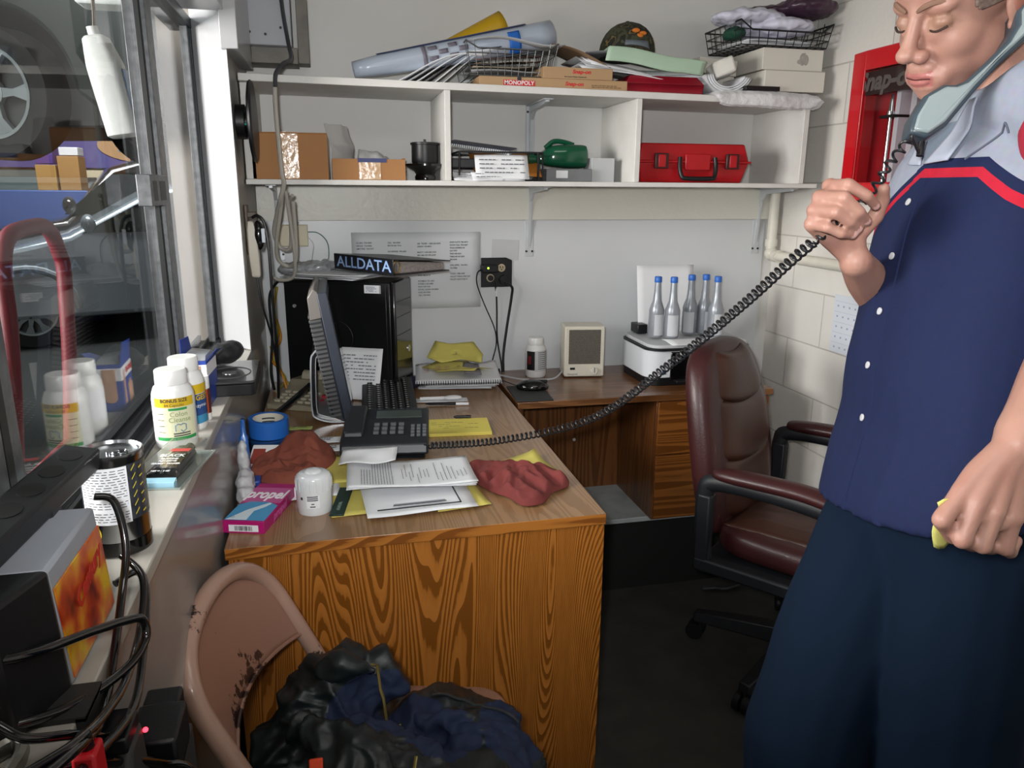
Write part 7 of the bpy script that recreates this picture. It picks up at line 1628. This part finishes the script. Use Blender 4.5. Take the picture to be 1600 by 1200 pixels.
# telephone handset between cheek and shoulder
E0, E1 = Vector((.8545, .998, 1.513)), Vector((.999, .985, 1.663))
ax = (E1-E0).normalized(); cam_ = (Vector((0, 0, 1.41))-(E0+E1)/2).normalized(); zz = (cam_-ax*cam_.dot(ax)).normalized(); yy = zz.cross(ax)
t = link(bpy.data.objects.new('telephone_handset', None)); t.empty_display_size = .05
tag(t, 'grey telephone handset clamped between cheek and shoulder of the man', 'handset')
t.matrix_world = Matrix((ax, yy, zz)).transposed().to_4x4(); t.location = E0
L_ = (E1-E0).length
mhs = M('handset_grey', '#7f8b8d', .32, coat=.2); mhd = M('handset_dark', '#39444c', .35)
prof_ = [(-.042, .004), (-.030, -.020), (.0, -.026), (.06, -.020), (.11, -.018), (.16, -.020), (L_+.005, -.024), (L_+.035, -.012), (L_+.035, .018), (L_+.01, .024), (L_-.03, .018), (L_-.045, .004), (L_-.07, -.002), (.10, -.002), (.062, .0), (.050, .006), (.040, .018), (.012, .026), (-.02, .018)]
b = MB(); b.prism(prof_, -.024, .020, 'Z'); obj('shell', b, mhd, t, bev=.006, seg=3)
cx = sum(p[0] for p in prof_)/len(prof_)
def inset(p, d_):
    n_ = len(p); o = []
    for i in range(n_):
        a, c = Vector(p[i-1]), Vector(p[(i+1) % n_]); tn = (c-a).normalized(); o.append((p[i][0]-tn.y*d_, p[i][1]+tn.x*d_))
    return o
b = MB(); b.prism(inset(prof_, .0055), .0185, .0245, 'Z'); obj('side_plate', b, mhs, t, bev=.003, seg=2)
b = MB(); b.cyl((-.03, -.018, -.003), (-.047, -.03, -.003), .005, 10); obj('cord_plug', b, mblk, t)
# coiled cord
def coil(pts, r, pitch, wr, n=12):
    sp = spline(pts, 14); out = []; acc = 0
    u = Vector((0, 0, 1)); step = pitch/n
    ln = [0]
    for a, c in zip(sp, sp[1:]): ln.append(ln[-1]+(c-a).length)
    k = 0; s = 0
    while s < ln[-1]:
        while ln[k+1] < s: k += 1
        f_ = (s-ln[k])/(ln[k+1]-ln[k]); p = sp[k].lerp(sp[k+1], f_); tg = (sp[k+1]-sp[k]).normalized()
        e1 = tg.cross(u).normalized(); e2 = tg.cross(e1); ph = 2*PI*s/pitch
        out.append(p+e1*r*math.cos(ph)+e2*r*math.sin(ph)); s += step
    return out
b = MB()
jack = Vector((.212, 1.80, DZ+.045))
b.tube([jack+Vector((-.012, .01, 0)), jack]+coil([jack, (.365, 1.66, .835), (.53, 1.50, .925), (.62, 1.33, 1.075), (.672, 1.165, 1.215), (.695, 1.06, 1.305), (.703, 1.022, 1.335)], .0075, .0125, .0021), .0021, 6)
TM = Matrix((ax, yy, zz)).transposed().to_4x4(); TM.translation = E0
plug = TM @ Vector((-.047, -.03, -.003))
b.tube(coil([(.703, 1.022, 1.335), (.725, 1.0, 1.362), (.752, .999, 1.382)], .0055, .012, .0021), .0021, 6)
b.tube(coil([(.752, .999, 1.382), (.772, 1.003, 1.402), (.7805, .992, 1.425), (.787, .983, 1.448), (.801, .980, 1.467), (.812, .983, 1.480)], .0062, .017, .0021)+[(.818, .985, 1.488), plug], .0021, 6)
q = obj('coiled_cord', b, M('cord_black', '#17181b', .4), TEL); q.matrix_parent_inverse = (Matrix.Translation(TEL.location) @ TEL.rotation_euler.to_matrix().to_4x4()).inverted()
# yellow note crushed in his left hand
b = MB(); b.grid(lambda u, v: (.640+.050*u+.022*v+.003*math.sin(7*v), .655+.020*v+.008*u-.004*math.sin(5*u), 1.075-.066*v+.006*u+.004*math.sin(9*u+3*v)), 8, 10)
tag(obj('note', b, M('yellow_green_note', '#c3c06a', .7), solid=.001, smooth=60), 'crumpled yellow green note held in the left fist of the man', 'note')
# ================================================================ right wall
XF = lambda x, y, z: frame((x, y, z), (0, -1, 0), (0, 0, 1))
t = thing('tool_cabinet', 'red wall cabinet with a glass front and hanging tools on the block wall', 'cabinet', (XW-.001, 2.01, 1.60))
mcr = M('cabinet_red', '#c0111c', .3, coat=.4, var=.12, vs=8)
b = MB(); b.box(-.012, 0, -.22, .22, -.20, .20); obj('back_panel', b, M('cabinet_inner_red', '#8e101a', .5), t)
b = MB()
for q in ((-.085, 0, .205, .222, -.20, .22), (-.085, 0, -.222, -.205, -.20, .22), (-.085, 0, -.222, .222, .20, .22), (-.085, 0, -.222, .222, -.22, -.20)): b.box(*q)
obj('side_walls', b, mcr, t, bev=.002)
b = MB()
for q in ((-.095, -.083, .165, .2225, -.22, .22), (-.095, -.083, -.2225, -.165, -.22, .22), (-.095, -.083, -.165, .165, .165, .22), (-.095, -.083, -.165, .165, -.22, -.165)): b.box(*q)
fr_ = obj('door_frame', b, mcr, t, bev=.003)
b = MB(); b.quad((-.089, -.165, -.165), (-.089, .165, -.165), (-.089, .165, .165), (-.089, -.165, .165)); obj('glass_pane', b, mglass, t)
text('Snap-on', .072, XF(-.0895, .07, .128), M('dark_glass_lettering', '#514a47', .5), t, bold=.003, shear=.2, wx=1.05)
b = MB(); b.box(-.088, -.084, -.16, .16, .092, .16); obj('tinted_strip', b, M('tinted_dark', '#2b1514', .4), t)
for i, (y, w_) in enumerate(((.055, .018), (-.01, .022), (-.06, .02), (-.11, .02))):
    b = MB(); b.box(-.05, -.012, y-w_/2, y+w_/2, -.19, .10); obj('white_divider', b, M('rack_white', '#b9b4bb', .5), t)
b = MB(); b.cyl((-.055, .075, -.15), (-.055, .075, .03), .006, 12); b.cyl((-.055, .075, .03), (-.055, .075, .04), .012, 12); b.cyl((-.055, .075, .04), (-.055, .075, .09), .009, 12, r2=.003); b.cyl((-.055, .075, -.19), (-.055, .075, -.15), .009, 12)
w_ = obj('torque_wrench', b, mchrome, None, smooth=40); w_.location = t.location; tag(w_, 'long chrome wrench standing inside the red wall cabinet', 'wrench')
b = MB(); b.box(-.07, -.012, .045, .105, .022, .030); obj('tool_rack', b, mgas, t)
t = thing('calendar', 'white calendar sheet with rows of dates on the block wall behind the man', 'calendar', (XW-.002, 2.215, .96))
b = MB(); b.box(-.0015, 0, -.105, .105, -.10, .10); obj('sheet', b, M('calendar_white', '#c9ced6', .6), t)
b = MB()
for i in range(5):
    for j in range(6):
        y = .085-.03*j; z = .065-.036*i
        b.quad((-.002, y, z), (-.002, y-.008, z), (-.002, y-.008, z-.006), (-.002, y, z-.006))
for i in range(6): b.quad((-.0019, .10, .078-.036*i), (-.0019, -.10, .078-.036*i), (-.0019, -.10, .0772-.036*i), (-.0019, .10, .0772-.036*i))
obj('dates', b, M('calendar_blue', '#8b9cb6', .6), t, smooth=0)
# ================================================================ camera and light
cam = bpy.data.cameras.new('camera'); co = bpy.data.objects.new('camera', cam); C.objects.link(co)
cam.sensor_width = 36; cam.sensor_fit = 'HORIZONTAL'; cam.lens = 36*1185.576/1600; cam.clip_start = .02
p_, y_, r_ = .252303147, .230912009, -.00637550197
f = Vector((math.sin(y_)*math.cos(p_), math.cos(y_)*math.cos(p_), -math.sin(p_)))
rt = Vector((math.cos(y_), -math.sin(y_), 0)); dn = f.cross(rt)
r2 = rt*math.cos(r_)+dn*math.sin(r_); d2 = -rt*math.sin(r_)+dn*math.cos(r_)
m = Matrix((r2, -d2, -f)).transposed().to_4x4(); m.translation = Vector((0, 0, 1.41)); co.matrix_world = m
bpy.context.scene.camera = co

def area(name, loc, target, sx, sy, power, col=(1, 1, 1)):
    L = bpy.data.lights.new(name, 'AREA'); L.shape = 'RECTANGLE'; L.size = sx; L.size_y = sy; L.energy = power; L.color = col
    o = bpy.data.objects.new(name, L); C.objects.link(o); o.location = loc
    o.rotation_euler = (Vector(target)-Vector(loc)).to_track_quat('-Z', 'Y').to_euler()
    return o
def spot(name, loc, target, power, angle, blend, size=.02, col=(1, 1, 1)):
    L = bpy.data.lights.new(name, 'SPOT'); L.energy = power; L.spot_size = R(angle); L.spot_blend = blend; L.shadow_soft_size = size; L.color = col
    o = bpy.data.objects.new(name, L); C.objects.link(o); o.location = loc
    o.rotation_euler = (Vector(target)-Vector(loc)).to_track_quat('-Z', 'Y').to_euler()
    return o
spot('camera_flash', (-.05, -.02, 1.47), (.8, 2.75, 1.62), 75, 104, .85, .03)
area('ambient_fill', (.7, .2, 2.46), (.7, .5, 0), 1.2, .6, 8, (1, .97, .92))  # weak ambient fill added overhead, no fitting seen there
area('shop_daylight', (-2.1, 1.15, 1.72), (1.2, 1.9, 1.45), 1.4, .9, 165, (1, .97, .935))
area('shop_fill', (-3.2, 2.2, 3.3), (-3.4, 3.2, 0), 2.0, 2.0, 190, (.93, 1, .98))  # unseen area light added to brighten the workshop
area('shop_back_fill', (-2.2, 7.6, 3.9), (-2.3, 9.6, .8), 2.4, 1.0, 260, (.95, 1, 1))  # second added fill, brightens the cars and cartons at the back
w = bpy.data.worlds.new('world'); bpy.context.scene.world = w; w.use_nodes = True
w.node_tree.nodes['Background'].inputs[0].default_value = (.5, .55, .6, 1); w.node_tree.nodes['Background'].inputs[1].default_value = .04
vs = bpy.context.scene.view_settings
vs.view_transform = 'Standard'; vs.look = 'None'; vs.exposure = .18; vs.gamma = 1; vs.use_curve_mapping = False
